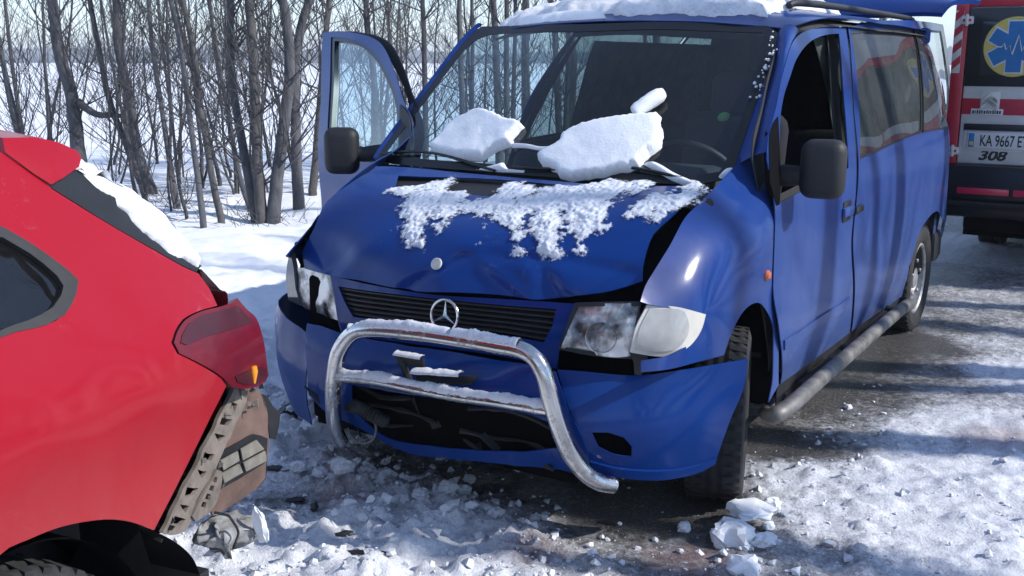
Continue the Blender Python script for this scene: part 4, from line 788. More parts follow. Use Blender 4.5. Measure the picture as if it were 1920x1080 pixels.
def car_paint(name, col, dirt_col, dirt_lo, dirt_hi, zfade, rough=.4, scale=3., spray=False, coat=1., crough=.06, wob=.012, scuff=.30):
    """clear-coated paint under a film of road salt that thickens towards the sill"""
    m, nt, bs = new_mat(name)
    t = nt.nodes.get('TC') or nt.nodes.new('ShaderNodeTexCoord')
    t.name = 'TC'
    sp = nd(nt, 'ShaderNodeSeparateXYZ')
    nt.links.new(t.outputs['Object'], sp.inputs[0])
    zf = mathn(nt, 'SUBTRACT', 1., mathn(nt, 'DIVIDE', sp.outputs[2], zfade), True)
    n1 = noise_tex(nt, scale, 8, .65)
    st = noise_tex(nt, 1, 5, .6, vec=stretch(nt, 9, 9, 1.6))
    n3 = noise_tex(nt, 45, 5, .7)
    film = mathn(nt, 'MULTIPLY', mathn(nt, 'ADD', n1, st), mathn(nt, 'ADD', mathn(nt, 'MULTIPLY', zf, dirt_hi - dirt_lo), dirt_lo))
    film = mathn(nt, 'MULTIPLY', film, mathn(nt, 'ADD', mathn(nt, 'MULTIPLY', n3, .9), .55), True)
    if spray:      # thrown up by the front wheels: nothing on the nose, most along the flank
        sw_ = mathn(nt, 'DIVIDE', mathn(nt, 'SUBTRACT', sp.outputs[1], .45), .9, True)
        film = mathn(nt, 'MULTIPLY', film, mathn(nt, 'ADD', mathn(nt, 'MULTIPLY', sw_, .94), .06))
    spk = ramp(nt, noise_tex(nt, 150, 3, .7), [(.68, (0, 0, 0)), (.78, (1, 1, 1))])
    film = mathn(nt, 'ADD', film, mathn(nt, 'MULTIPLY', mathn(nt, 'MULTIPLY', spk, n1), .35), True)
    # scuffs and rubbed frost in scattered patches
    scf = mathn(nt, 'MULTIPLY', ramp(nt, noise_tex(nt, 26, 9, .82, 1.2), [(.57, (0, 0, 0)), (.66, (1, 1, 1))]), ramp(nt, noise_tex(nt, 3.1, 3, .5), [(.50, (0, 0, 0)), (.62, (1, 1, 1))]))
    film = mathn(nt, 'ADD', film, mathn(nt, 'MULTIPLY', scf, scuff), True)
    c = mix(nt, film, col, dirt_col)
    nt.links.new(c, bs.inputs['Base Color'])
    r = mathn(nt, 'ADD', mathn(nt, 'MULTIPLY', film, .45), rough)
    nt.links.new(r, bs.inputs['Roughness'])
    bs.inputs['Coat Weight'].default_value = coat
    bs.inputs['Specular IOR Level'].default_value = .08
    cr = mathn(nt, 'ADD', mathn(nt, 'MULTIPLY', film, .5), crough)
    nt.links.new(cr, bs.inputs['Coat Roughness'])
    bump(nt, bs, noise_tex(nt, 7, 3, .5), wob, .02)
    return m


M = {}
M['blue'] = car_paint('blue_paint', (.0008, .031, .185), (.19, .25, .43), .03, .34, 1.55, spray=True, coat=.45, crough=.09)
M['red'] = car_paint('red_paint', (.31, .0003, .011), (.40, .19, .17), .012, .38, .98, coat=.55, crough=.10, wob=.010)
M['black_plastic'] = plain('black_plastic', (.012, .013, .016), .6, var=.35, scale=30)
M['black_trim'] = plain('black_trim', (.008, .009, .011), .35, var=.3, scale=20)
M['rubber'] = plain('tyre_rubber', (.022, .022, .024), .85, var=.5, scale=25, bumps=.2)
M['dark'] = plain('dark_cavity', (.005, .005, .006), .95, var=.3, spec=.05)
M['interior'] = plain('interior_trim', (.022, .023, .027), .8, var=.2, scale=8)
M['seat'] = plain('seat_cloth', (.012, .013, .02), .95, var=.3, scale=40, bumps=.2)
M['lining'] = plain('roof_lining', (.06, .062, .065), .95, var=.15)
M['steel'] = plain('wheel_steel', (.36, .36, .37), .5, .6, var=.4, scale=18)
M['glass'] = glass_mat('clear_glass', (.50, .67, .72), 1.0, .0, .025)
M['tinted_glass'] = glass_mat('tinted_glass', (.34, .40, .39), .9, .0, .10)
M['black_glass'] = glass_mat('black_rear_glass', (.015, .016, .02), 1.0, .0, .02)


def chrome_mat():
    m, nt, bs = new_mat('dirty_chrome')
    n = noise_tex(nt, 16, 8, .7)
    n2 = noise_tex(nt, 70, 5, .7)
    f = ramp(nt, mathn(nt, 'ADD', mathn(nt, 'MULTIPLY', n, .7), mathn(nt, 'MULTIPLY', n2, .4)), [(.56, (0, 0, 0)), (.74, (1, 1, 1))])
    nt.links.new(mix(nt, f, (.60, .60, .60), (.20, .19, .175)), bs.inputs['Base Color'])
    nt.links.new(mathn(nt, 'SUBTRACT', 1., f), bs.inputs['Metallic'])
    nt.links.new(mathn(nt, 'ADD', mathn(nt, 'MULTIPLY', f, .45), .13), bs.inputs['Roughness'])
    bump(nt, bs, n2, .12, .004)
    return m


M['chrome'] = chrome_mat()
mm, nt, bs = new_mat('polished_reflector')
bs.inputs['Metallic'].default_value = .45
bs.inputs['Roughness'].default_value = .22
nt.links.new(ramp(nt, noise_tex(nt, 9, 4, .6), [(.36, (.03, .03, .032)), (.48, (.30, .30, .30)), (.58, (.70, .70, .69))]), bs.inputs['Base Color'])
M['mirror_chrome'] = mm


def snow_mat(name, col=(.86, .885, .92), dirt=.15, bs_str=.5, grain=90.):
    m, nt, bs = new_mat(name)
    n = noise_tex(nt, 6, 8, .65)
    g = noise_tex(nt, grain, 6, .7)
    d = ramp(nt, mathn(nt, 'ADD', mathn(nt, 'MULTIPLY', n, .6), mathn(nt, 'MULTIPLY', g, .45)), [(.50, (0, 0, 0)), (.72, (1, 1, 1))])
    nt.links.new(mix(nt, mathn(nt, 'MULTIPLY', d, dirt), col, (.25, .23, .22)), bs.inputs['Base Color'])
    bs.inputs['Roughness'].default_value = .65
    bs.inputs['Specular IOR Level'].default_value = .3
    bump(nt, bs, g, bs_str, .006)
    return m


M['snow'] = snow_mat('fresh_snow')
M['wet_snow'] = snow_mat('thin_wet_snow', (.74, .78, .85), .25, .8, 150)
nt = M['wet_snow'].node_tree          # thins out to bare paint where the layer is thin
at_ = nd(nt, 'ShaderNodeAttribute')
at_.attribute_name = 'depth'
g_ = noise_tex(nt, 75, 6, .75)
al = mathn(nt, 'ADD', mathn(nt, 'MULTIPLY', at_.outputs['Fac'], 5.), mathn(nt, 'MULTIPLY', mathn(nt, 'SUBTRACT', g_, .66), 5.), True)
nt.links.new(al, nt.nodes['Principled BSDF'].inputs['Alpha'])
M['step_steel'] = plain('dirty_step_steel', (.17, .165, .16), .58, .5, var=.5, scale=14, bumps=.1)
M['dirty_snow'] = snow_mat('dirty_snow', (.74, .76, .80), .55, .7, 60)


def ground_mat():
    m, nt, bs = new_mat('snowy_asphalt')
    at = nd(nt, 'ShaderNodeAttribute')
    at.attribute_name = 'snow'
    st = nd(nt, 'ShaderNodeAttribute')
    st.attribute_name = 'stain'
    cov = at.outputs['Fac']
    a = noise_tex(nt, 3.2, 8, .7, .4)
    b = noise_tex(nt, 26, 7, .72, .3)
    c = noise_tex(nt, 110, 4, .7)
    t = mathn(nt, 'ADD', mathn(nt, 'ADD', mathn(nt, 'MULTIPLY', a, .42), mathn(nt, 'MULTIPLY', b, .42)), mathn(nt, 'MULTIPLY', c, .22))
    # snow where the noise stays under the local amount of snow
    d = mathn(nt, 'SUBTRACT', mathn(nt, 'ADD', mathn(nt, 'MULTIPLY', cov, .62), .22), t)
    f = mathn(nt, 'ADD', mathn(nt, 'MULTIPLY', d, 5.), .5, True)
    # frozen slush spatter left on the bare asphalt
    sp1 = ramp(nt, noise_tex(nt, 55, 6, .82), [(.57, (0, 0, 0)), (.66, (1, 1, 1))])
    f = mathn(nt, 'MAXIMUM', f, mathn(nt, 'MULTIPLY', sp1, mathn(nt, 'MULTIPLY', mathn(nt, 'ADD', cov, .12), mathn(nt, 'MULTIPLY', a, 2.4), True), True))
    asp = ramp(nt, c, [(.32, (.022, .021, .023)), (.55, (.075, .071, .07)), (.68, (.24, .23, .22))])
    sn = mix(nt, mathn(nt, 'MULTIPLY', ramp(nt, b, [(.35, (0, 0, 0)), (.75, (1, 1, 1))]), mathn(nt, 'SUBTRACT', 1.02, cov, True)), (.80, .83, .89), (.42, .42, .44))
    spk = ramp(nt, noise_tex(nt, 30, 6, .8), [(.56, (0, 0, 0)), (.64, (1, 1, 1))])
    sn = mix(nt, mathn(nt, 'MULTIPLY', spk, mathn(nt, 'MULTIPLY', mathn(nt, 'SUBTRACT', 1.02, cov, True), 2.2, True)), sn, (.10, .095, .095))
    grit = ramp(nt, noise_tex(nt, 75, 5, .8), [(.40, (0, 0, 0)), (.60, (1, 1, 1))])
    sn = mix(nt, mathn(nt, 'MULTIPLY', grit, mathn(nt, 'MULTIPLY', mathn(nt, 'SUBTRACT', 1.06, cov, True), 1.5, True)), sn, (.33, .33, .35))
    col = mix(nt, f, asp, sn)
    col = mix(nt, mathn(nt, 'MULTIPLY', st.outputs['Fac'], mathn(nt, 'ADD', mathn(nt, 'MULTIPLY', b, .8), .1), True), col, (.20, .115, .12))
    nt.links.new(col, bs.inputs['Base Color'])
    nt.links.new(mathn(nt, 'ADD', mathn(nt, 'MULTIPLY', f, .32), .40), bs.inputs['Roughness'])
    bs.inputs['Specular IOR Level'].default_value = .4
    bump(nt, bs, mathn(nt, 'ADD', mathn(nt, 'MULTIPLY', f, .6), mathn(nt, 'ADD', mathn(nt, 'MULTIPLY', c, .35), mathn(nt, 'MULTIPLY', b, .5))), .8, .02)
    return m


M['ground'] = ground_mat()
mm, nt, bs = new_mat('field_snow')
nt.links.new(ramp(nt, noise_tex(nt, .35, 6, .6), [(.3, (.76, .80, .87)), (.7, (.86, .88, .92))]), bs.inputs['Base Color'])
bs.inputs['Roughness'].default_value = .7
bump(nt, bs, noise_tex(nt, 9, 6, .65), .35, .03)
M['field'] = mm


def bark_mat(name, c1, c2):
    m, nt, bs = new_mat(name)
    n = noise_tex(nt, 1, 8, .7, .3, vec=stretch(nt, 22, 22, 5))
    n2 = noise_tex(nt, 4, 4, .6)
    nt.links.new(ramp(nt, mathn(nt, 'ADD', mathn(nt, 'MULTIPLY', n, .6), mathn(nt, 'MULTIPLY', n2, .4)), [(.32, c1), (.5, tuple((a + b) / 2 for a, b in zip(c1, c2))), (.68, c2)]), bs.inputs['Base Color'])
    bs.inputs['Roughness'].default_value = .9
    bs.inputs['Specular IOR Level'].default_value = .2
    bump(nt, bs, n, .7, .012)
    return m


M['bark'] = bark_mat('grey_bark', (.038, .040, .046), (.145, .148, .162))
M['bark2'] = bark_mat('brown_bark', (.042, .041, .043), (.145, .14, .142))
M['twig'] = bark_mat('twig_bark', (.040, .040, .043), (.115, .112, .118))

# ------------------------------------------------------------------ ground
RS = np.array(SHAPE['road_snow'])


def cover(x, y):
    w = np.zeros(x.shape); c = np.zeros(x.shape); l = np.zeros(x.shape)
    for px, py, cc, ll in RS:
        k = 1 / ((x - px) ** 2 + (y - py) ** 2 + .012) ** 1.7
        w += k; c += k * cc; l += k * ll
    return c / w, l / w


def ground_h(x, y):
    """height, snow amount and stain at ground points"""
    c, l = cover(x, y)
    verge = sstep(-1.35, -2.3, x + (fbm(x, y, .7, 3, 5) - .5) * .9 + np.maximum(0, -y) * .12)
    c = np.maximum(c, verge)
    right = sstep(5.0, 5.9, x + (fbm(x, y, .6, 3, 9) - .5) * .8)
    c = np.maximum(c, right)
    h = .012 * sstep(.3, .9, c) + (fbm(x, y, 2.2, 3, 3) - .5) * (.012 + .03 * l) + (fbm(x, y, 24, 3, 33, .6) - .5) * .016 * sstep(.2, .6, c)
    lump = np.maximum(0, fbm(x, y, 9, 4, 11, .55) - .44) * .26 * l
    lump2 = np.maximum(0, fbm(x, y, 26, 3, 21, .55) - .46) * .09 * l
    h = h + (lump + lump2) * sstep(.15, .6, c)
    h = h + verge * (.10 + .10 * (fbm(x, y, 1.4, 4, 13) - .5)) + sstep(-2.6, -4.2, x) * .05
    h = h + right * .2
    far = sstep(8, 30, np.hypot(x, y))
    h = h + far * (fbm(x, y, .04, 3, 7) - .5) * .5 - far * .1
    s = np.zeros_like(x)
    for sx, sy, r in STAINS:
        s = np.maximum(s, sstep(1, .2, np.hypot(x - sx, y - sy) / r + (fbm(x, y, 5, 4, 17) - .5) * 1.2))
    return h, c, s


STAINS = [(-.42, .18, .24), (-.30, .02, .16), (.52, -.02, .16), (.95, .28, .2), (1.7, 2.0, .3)]


def lines(segs):
    r = []
    for a, b, s in segs:
        n = max(1, int(round((b - a) / s)))
        r += [a + (b - a) * i / n for i in range(n)]
    return np.array(r + [segs[-1][1]])


YS = lines([(-900, -100, 100), (-100, -20, 8), (-20, -3, .6), (-3, -.9, .06), (-.9, 1.6, .017), (1.6, 5, .032), (5, 14, .1), (14, 40, .6), (40, 120, 6), (120, 1200, 80)])


def ground_sheet(name, xs, mat):
    X, Y = np.meshgrid(xs, YS)
    h, c, s = ground_h(X.ravel(), Y.ravel())
    V = np.stack([X.ravel(), Y.ravel(), h], 1)
    nx, ny = len(xs), len(YS)
    i, j = np.meshgrid(np.arange(nx - 1), np.arange(ny - 1))
    a = (j * nx + i).ravel()
    F = np.stack([a, a + 1, a + nx + 1, a + nx], 1)
    me = bpy.data.meshes.new(name)
    me.vertices.add(len(V)); me.vertices.foreach_set('co', V.ravel())
    me.loops.add(F.size); me.loops.foreach_set('vertex_index', F.ravel())
    me.polygons.add(len(F)); me.polygons.foreach_set('loop_start', np.arange(len(F)) * 4)
    me.polygons.foreach_set('loop_total', np.full(len(F), 4))
    me.update(calc_edges=True)
    for n, v in (('snow', c), ('stain', s)):
        at = me.attributes.new(n, 'FLOAT', 'POINT')
        at.data.foreach_set('value', v.astype(np.float32))
    me.materials.append(mat)
    me.shade_smooth()
    o = bpy.data.objects.new(name, me)
    COL.objects.link(o)
    o['kind'] = 'structure'
    return o


road = ground_sheet('road', lines([(-2.9, -1.4, .032), (-1.4, 2.6, .017), (2.6, 4.2, .04), (4.2, 5.6, .1)]), M['ground'])
verge = ground_sheet('snow_verge', lines([(-7, -5, .1), (-5, -2.9, .05)]), M['field'])
field = ground_sheet('snow_field', lines([(-1200, -200, 60), (-200, -40, 8), (-40, -12, 1), (-12, -7, .2)]), M['field'])
field2 = ground_sheet('roadside_snow', lines([(5.6, 9, .2), (9, 30, 1.5), (30, 200, 10), (200, 900, 70)]), M['field'])

# ------------------------------------------------------------------ blue van
van = empty('van', (0, 2.3, 0))
tag(van, 'blue van with crumpled bonnet, chrome bull bar and open doors', 'van')
B = M['blue']
M['frost_lens'] = plain('frosted_lens', (.62, .60, .53), .25, var=.12, scale=9, coat=.6)
M['grey_lens'] = plain('grey_lens', (.40, .40, .385), .2, var=.18, scale=12, coat=.8)
M['far_lens'] = plain('smoky_lens', (.10, .115, .12), .15, var=.3, scale=12, coat=.8)
M['orange_lens'] = plain('orange_lens', (.55, .13, .03), .25, var=.15, coat=.6)
M['tail_red'] = plain('tail_red', (.28, .004, .012), .2, var=.2, coat=.6)


def crumple(amp, f, seed=0.):
    def fn(P):
        r = P.copy()
        for i, p in enumerate(P):
            n = mnoise.noise_vector(Vector((p[0] * f + seed, p[1] * f, p[2] * f)))
            n2 = mnoise.noise_vector(Vector((p[0] * f * 2.3, p[1] * f * 2.3 + seed, p[2] * f * 2.3)))
            r[i] += (np.array(n) + .5 * np.array(n2)) * amp
        return r
    return fn


def dent(P):
    """creases and a buckle along the nose of the bonnet"""
    x, y, z = P[:, 0], P[:, 1], P[:, 2]
    k = sstep(1.03, .86, z)
    d = .012 * np.sin(x * 9 + 1.5 * np.sin(z * 14)) * k
    fold = lambda x0, s, w: np.maximum(0, 1 - np.abs(x - x0 - (z - .9) * s) / w)
    d += .020 * fold(.05, 1.6, .05) * k + .026 * fold(.43, -.9, .06) * k - .016 * fold(-.35, 1., .10) * k + .014 * fold(.62, 1.4, .05) * k - .012 * fold(.24, -2.2, .07) * k
    d += .016 * np.maximum(0, 1 - np.abs(z - .905 - .05 * np.sin(x * 4)) / .028) * sstep(-.1, .3, x)
    r = P.copy()
    r[:, 1] += d
    r[:, 2] += .006 * np.sin(x * 5 + y * 8) * sstep(.8, .5, y)
    return r


hood = panel('bonnet', 'hood', B, van, .016, fn=dent, sharp=40)
fl = panel('front_wing', 'fender', B, van, .035, ostep=.02)


def tuck(P):
    r = P.copy()
    k = sstep(1.0, .3, P[:, 1])
    r[:, 0] -= .06 * k
    r[:, 2] -= .03 * k * sstep(.8, 1., P[:, 2])
    return r


fr = panel('front_wing', 'fender_far', B, van, .05, mirror=True, fn=tuck)
dl = panel('front_door', 'front_door', B, van, .05)
sl = panel('side_wall', 'side_wall', B, van, .06)
sr = panel('side_wall', 'side_wall', B, van, .06, mirror=True)
for mir in (False, True):
    panel('side_window', 'side_glass', M['tinted_glass'], van, .1, thick=0, off=-.008, mirror=mir)
    panel('rear_side_window', 'quarter_glass', M['tinted_glass'], van, .1, thick=0, off=-.008, mirror=mir)
    panel('inner_trim', 'side_wall', M['interior'], van, .12, off=-.05, mirror=mir)
    for key in ('side_glass', 'quarter_glass'):
        lo_ = smooth_loop(SHAPE[key]['o'], 38, .03)
        cc_ = lo_.mean(0)
        dl_ = lo_ - cc_
        li_ = cc_ + dl_ * (1 - .022 / (np.abs(dl_).max(0) + 1e-6))
        Pq, Fq = sheet(_SURF[key], [lo_, li_], .05, .006, -.002)
        if mir:
            Pq = Pq * np.array([-1, 1, 1]); Fq = [f_[::-1] for f_ in Fq]
        mesh_obj('window_seal', Pq, Fq, M['black_trim'], van)
panel('door_trim', 'front_door', M['interior'], dl, .1, off=-.055)
panel('rubbing_strip', 'rub_strip', B, dl, .04, off=.007, thick=.007, corner=20)
ws = panel('windscreen', 'windshield', M['glass'], van, .06, thick=0)
panel('screen_border', 'windshield_border', M['black_trim'], ws, .06, off=.002)
for s in (1, -1):
    ia, oa = crom(SHAPE['pillar_in' if s > 0 else 'pillar_in_far'], 4), crom(SHAPE['pillar_out'], 4)
    if s < 0:
        ia = [Vector((-p.x, p.y, p.z)) for p in ia]
        oa = [p + Vector((.03, .055, .01)) for p in ia]
    vs, fs = [], []
    n = 6
    for p, q in zip(ia, oa):
        for k in range(n + 1):
            t = k / n
            v = p.lerp(q, t) + Vector((.5, -.6, .5)).normalized() * (.022 * math.sin(math.pi * t))
            vs.append(Vector((v.x * s, v.y, v.z)))
    for i in range(len(ia) - 1):
        for k in range(n):
            f = (i * (n + 1) + k, i * (n + 1) + k + 1, (i + 1) * (n + 1) + k + 1, (i + 1) * (n + 1) + k)
            fs.append(f if s > 0 else f[::-1])
    mesh_obj('screen_pillar', vs, fs, B, van)
roof = panel('roof', 'roof', B, van, .08)
panel('roof_lining', 'roof', M['lining'], roof, .15, off=-.035)

# dark engine bay and underbody that show through the gaps
SH = _SURF['hood']


def flat_panel(name, S, loop, mat, parent, step=.08, off=0., thick=.004, fn=None, ostep=.03, corner=38, sharp=35):
    P, F = sheet(S, [smooth_loop(loop, corner, ostep)], step, thick, off, fn)
    return mesh_obj(name, P, F, mat, parent, sharp=sharp)


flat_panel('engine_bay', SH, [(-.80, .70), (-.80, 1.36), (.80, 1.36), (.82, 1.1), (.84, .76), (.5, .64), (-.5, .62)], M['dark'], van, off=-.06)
flat_panel('plenum', SH, [(-.72, 1.17), (-.74, 1.30), (.78, 1.33), (.78, 1.2)], M['black_plastic'], van, off=-.022)
box('underbody', (-.86, 1.25, .22), (.84, 4.45, .42), M['dark'], van, .03)
box('radiator_support', (-.66, .22, .20), (.66, .50, .78), M['dark'], van, .02)
box('subframe', (-.55, .45, .20), (.55, 1.3, .60), M['dark'], van, .04)
for s in (-1, 1):
    # inner wheel housing
    box('wheel_housing', (s * .60 - .02, .35, .3), (s * .60 + .02, 1.3, .95), M['dark'], van, .01)
    box('wheel_housing', (min(s * .60, s * .88), 1.2, .25), (max(s * .60, s * .88), 1.235, .98), M['dark'], van, .01)
    box('wheel_housing', (min(s * .60, s * .86), .36, .84), (max(s * .60, s * .86), 1.22, .87), M['dark'], van, .01)
    box('wheel_housing', (min(s * .60, s * .88), 3.3, .30), (max(s * .60, s * .88), 4.3, .85), M['dark'], van, .03)

# grille
fp = panel('grille_surround', 'front_panel', B, van, .03)
gb = panel('radiator_grille', 'grille_back', M['dark'], van, .05)
SF = _SURF['front_panel']
hole = np.array(SHAPE['front_panel']['h'][0])
tops, bots = hole[:5], hole[6:11][::-1]
tops = tops[np.argsort(tops[:, 0])]; bots = bots[np.argsort(bots[:, 0])]
for i in range(6):
    t = (i + .5) / 6
    path = []
    for x in np.linspace(hole[:, 0].min() - .01, hole[:, 0].max() + .01, 16):
        z = np.interp(x, tops[:, 0], tops[:, 1]) * t + np.interp(x, bots[:, 0], bots[:, 1]) * (1 - t)
        path.append(Vector(SF.pos([(x, z)], -.022)[0]))
    vs, fs = tube_geo(path, 1., 4)
    vs = [path[k // 4] + Vector((0, (-.012, .012, .012, -.012)[k % 4], (-.004, .004, .010, .002)[k % 4])) for k in range(len(vs))]
    mesh_obj('grille_slat', vs, fs, M['black_plastic'], gb, sharp=30)
ec = Vector(SHAPE['star'][0])
EMm = frame_m(ec, (0, -1, .12), (0, 0, 1))
vs, fs = tube_geo([EMm @ Vector((.055 * math.cos(w), .055 * math.sin(w), 0)) for w in np.linspace(0, 2 * math.pi, 41)], .0052, 8, caps=False)
for k in range(3):
    w = k * 2 * math.pi / 3
    d, n = Vector((math.cos(w), math.sin(w), 0)), Vector((-math.sin(w), math.cos(w), 0))
    b0 = len(vs)
    for q in (Vector((0, 0, .010)), n * .009 + Vector((0, 0, 0)) - d * .004, d * .053, n * -.009 - d * .004, Vector((0, 0, -.004))):
        vs.append(EMm @ q)
    fs += [(b0, b0 + 2, b0 + 1), (b0, b0 + 3, b0 + 2), (b0 + 4, b0 + 1, b0 + 2), (b0 + 4, b0 + 2, b0 + 3)]
mesh_obj('star_emblem', vs, fs, M['chrome'], gb, sharp=25)
hb = Vector(SHAPE['hood_badge'][0])
hbm = frame_m(hb + Vector((0, -.004, .001)), (0, -1, .45))
lathe('bonnet_badge', [(0, .006), (.012, .006), (.014, .004), (.016, .006), (.021, .005), (.022, 0), (0, 0)], M['frost_lens'], hood, hbm, 24)

# lamps
hl = panel('headlight', 'headlight', M['dark'], van, .02, off=-.045)
panel('crushed_reflector', 'headlight', M['mirror_chrome'], hl, .012, off=-.012, fn=crumple(.014, 9, 3.), sharp=40, thick=.001, ostep=.012)
hc_ = Vector(SHAPE['bulb_seat'][0])
lathe('reflector_bowl', [(.050, .012), (.046, 0), (.034, -.022), (.014, -.034), (0, -.036)], M['mirror_chrome'], hl, frame_m(hc_, (.35, -1, .05)), 24)
lathe('bulb', [(0, .012), (.006, .010), (.008, 0), (.008, -.034)], M['grey_lens'], hl, frame_m(hc_, (.35, -1, .05)), 12)
panel('lamp_rim', 'headlight_rim', M['black_plastic'], hl, .02, off=-.01)
il = panel('indicator_lamp', 'indicator', M['frost_lens'], van, .015, off=.010, thick=.02, corner=50, ostep=.01)
panel('inner_lens', 'indicator_inner', M['grey_lens'], il, .015, off=.013, thick=.004, corner=60, ostep=.01)
h2 = panel('headlight', 'headlight_far', M['dark'], van, .02, off=-.04)
panel('crushed_reflector', 'headlight_far', M['mirror_chrome'], h2, .012, off=-.01, fn=crumple(.014, 9, 9.), sharp=40, thick=.001)
panel('indicator_lamp', 'indicator_far', M['far_lens'], van, .02, off=.0, thick=.02)
flat_panel('lamp_bracket', _SURF['headlight'], [(q[0], q[1]) for q in SHAPE['lamp_bracket']['o']], M['black_plastic'], hl, .03, off=.002)

# bumper
bc = panel('bumper', 'bumper_center', B, van, .03, fn=crumple(.006, 7, 1.))
cl = panel('bumper_corner', 'bumper_corner', B, van, .03)
panel('fog_lamp_recess', 'fog_recess', M['dark'], cl, .03)
panel('lower_lip', 'bumper_lip', B, cl, .03, off=.010, thick=.012)
cr_ = panel('bumper_corner', 'bumper_corner_far', B, van, .03, fn=crumple(.006, 8, 2.))
box('air_intake', (-.52, .10, .24), (.60, .14, .56), M['dark'], bc, .005)
for i in range(3):
    rk = random.Random(20 + i)
    q_ = [Vector((-.42 + .12 * k, .085 + rk.uniform(-.035, .02), .30 + i * .065 + rk.uniform(-.022, .022))) for k in range(9)]
    for a_, b_ in ((0, 4), (5, 9)):
        tube('broken_intake_rib', crom(q_[a_:b_ + (i == 1)], 3), [rk.uniform(.004, .011) for _ in range(3 * (len(q_[a_:b_ + (i == 1)]) - 1) + 1)], M['black_plastic'], bc, 6)
pb = SHAPE['plate_bits']
tube('plate_bracket', [pb[0], pb[1]], .012, M['black_plastic'], bc, 6)
for i, (k0, k1, k2, k3) in enumerate(((2, 3, 4, 5), (6, 7, 8, 9))):
    q = [Vector(pb[k]) for k in (k0, k1, k2, k3)]
    n = Vector((.1, -1, .2)) * .012
    mesh_obj('broken_number_plate_holder', q + [p - n for p in q], [(0, 1, 2, 3), (7, 6, 5, 4), (0, 4, 5, 1), (1, 5, 6, 2), (2, 6, 7, 3), (3, 7, 4, 0)], M['black_plastic'], bc, False)
rk = random.Random(31)
for i in range(14):          # splintered plastic inside the intake
    p = Vector((rk.uniform(-.45, .52), .07 + rk.uniform(-.03, .03), rk.uniform(.27, .50)))
    d = Vector((rk.gauss(0, 1), rk.gauss(0, .5), rk.gauss(0, .6))).normalized()
    n = Vector((rk.gauss(0, 1), rk.gauss(0, 1), rk.gauss(0, 1))).cross(d).normalized()
    L, W = rk.uniform(.03, .11), rk.uniform(.01, .03)
    q_ = [p, p + n * W, p + d * L + n * W * rk.uniform(.1, 1.), p + d * L * rk.uniform(.5, 1.)]
    t_ = d.cross(n) * .005
    mesh_obj('splinter', q_ + [v + t_ for v in q_], [(0, 1, 2, 3), (7, 6, 5, 4), (0, 4, 5, 1), (1, 5, 6, 2), (2, 6, 7, 3), (3, 7, 4, 0)], M['black_trim' if i % 3 else 'black_plastic'], bc, False)
fc = Vector(SHAPE['fog_ring'][0])
fm = frame_m(fc, (.1, -1, .05))
tube('loose_fog_lamp_ring', [fm @ Vector((.062 * math.cos(w), .062 * math.sin(w), 0)) for w in np.linspace(1.8, 5.6, 24)], .0045, M['step_steel'], bc, 8)
hs = [Vector(p) for p in SHAPE['hose']]
hp_ = crom(hs, 14)
tube('torn_hose', hp_, [.026 if i % 2 else .021 for i in range(len(hp_))], M['black_plastic'], bc, 10)

# bull bar
bh = crom(SHAPE['bar_hoop'], 6)
bar = tube('bull_bar', bh, .028, M['chrome'], van, 18)
tube('bull_bar_crossbar', crom(SHAPE['bar_cross'], 6), .0215, M['chrome'], bar, 16)

# side step
st = tube('side_step', crom(SHAPE['step'], 8), .032, M['step_steel'], van, 18)
sp = [Vector(p) for p in SHAPE['step']]
for a, b in ((.16, .36), (.60, .78)):
    p0, p1 = sp[0].lerp(sp[-1], a), sp[0].lerp(sp[-1], b)
    q = [p0.lerp(p1, i / 16) + Vector((.004, 0, .008)) for i in range(17)]
    tube('step_pad', q, [.035 if i % 2 else .031 for i in range(17)], M['rubber'], st, 14)
for t in (.1, .5, .9):
    p = sp[0].lerp(sp[-1], t)
    tube('step_bracket', [p, p + Vector((-.25, 0, .06))], .018, M['black_plastic'], st, 8)
panel('sill_trim', 'sill', M['black_plastic'], van, .06, off=-.01)


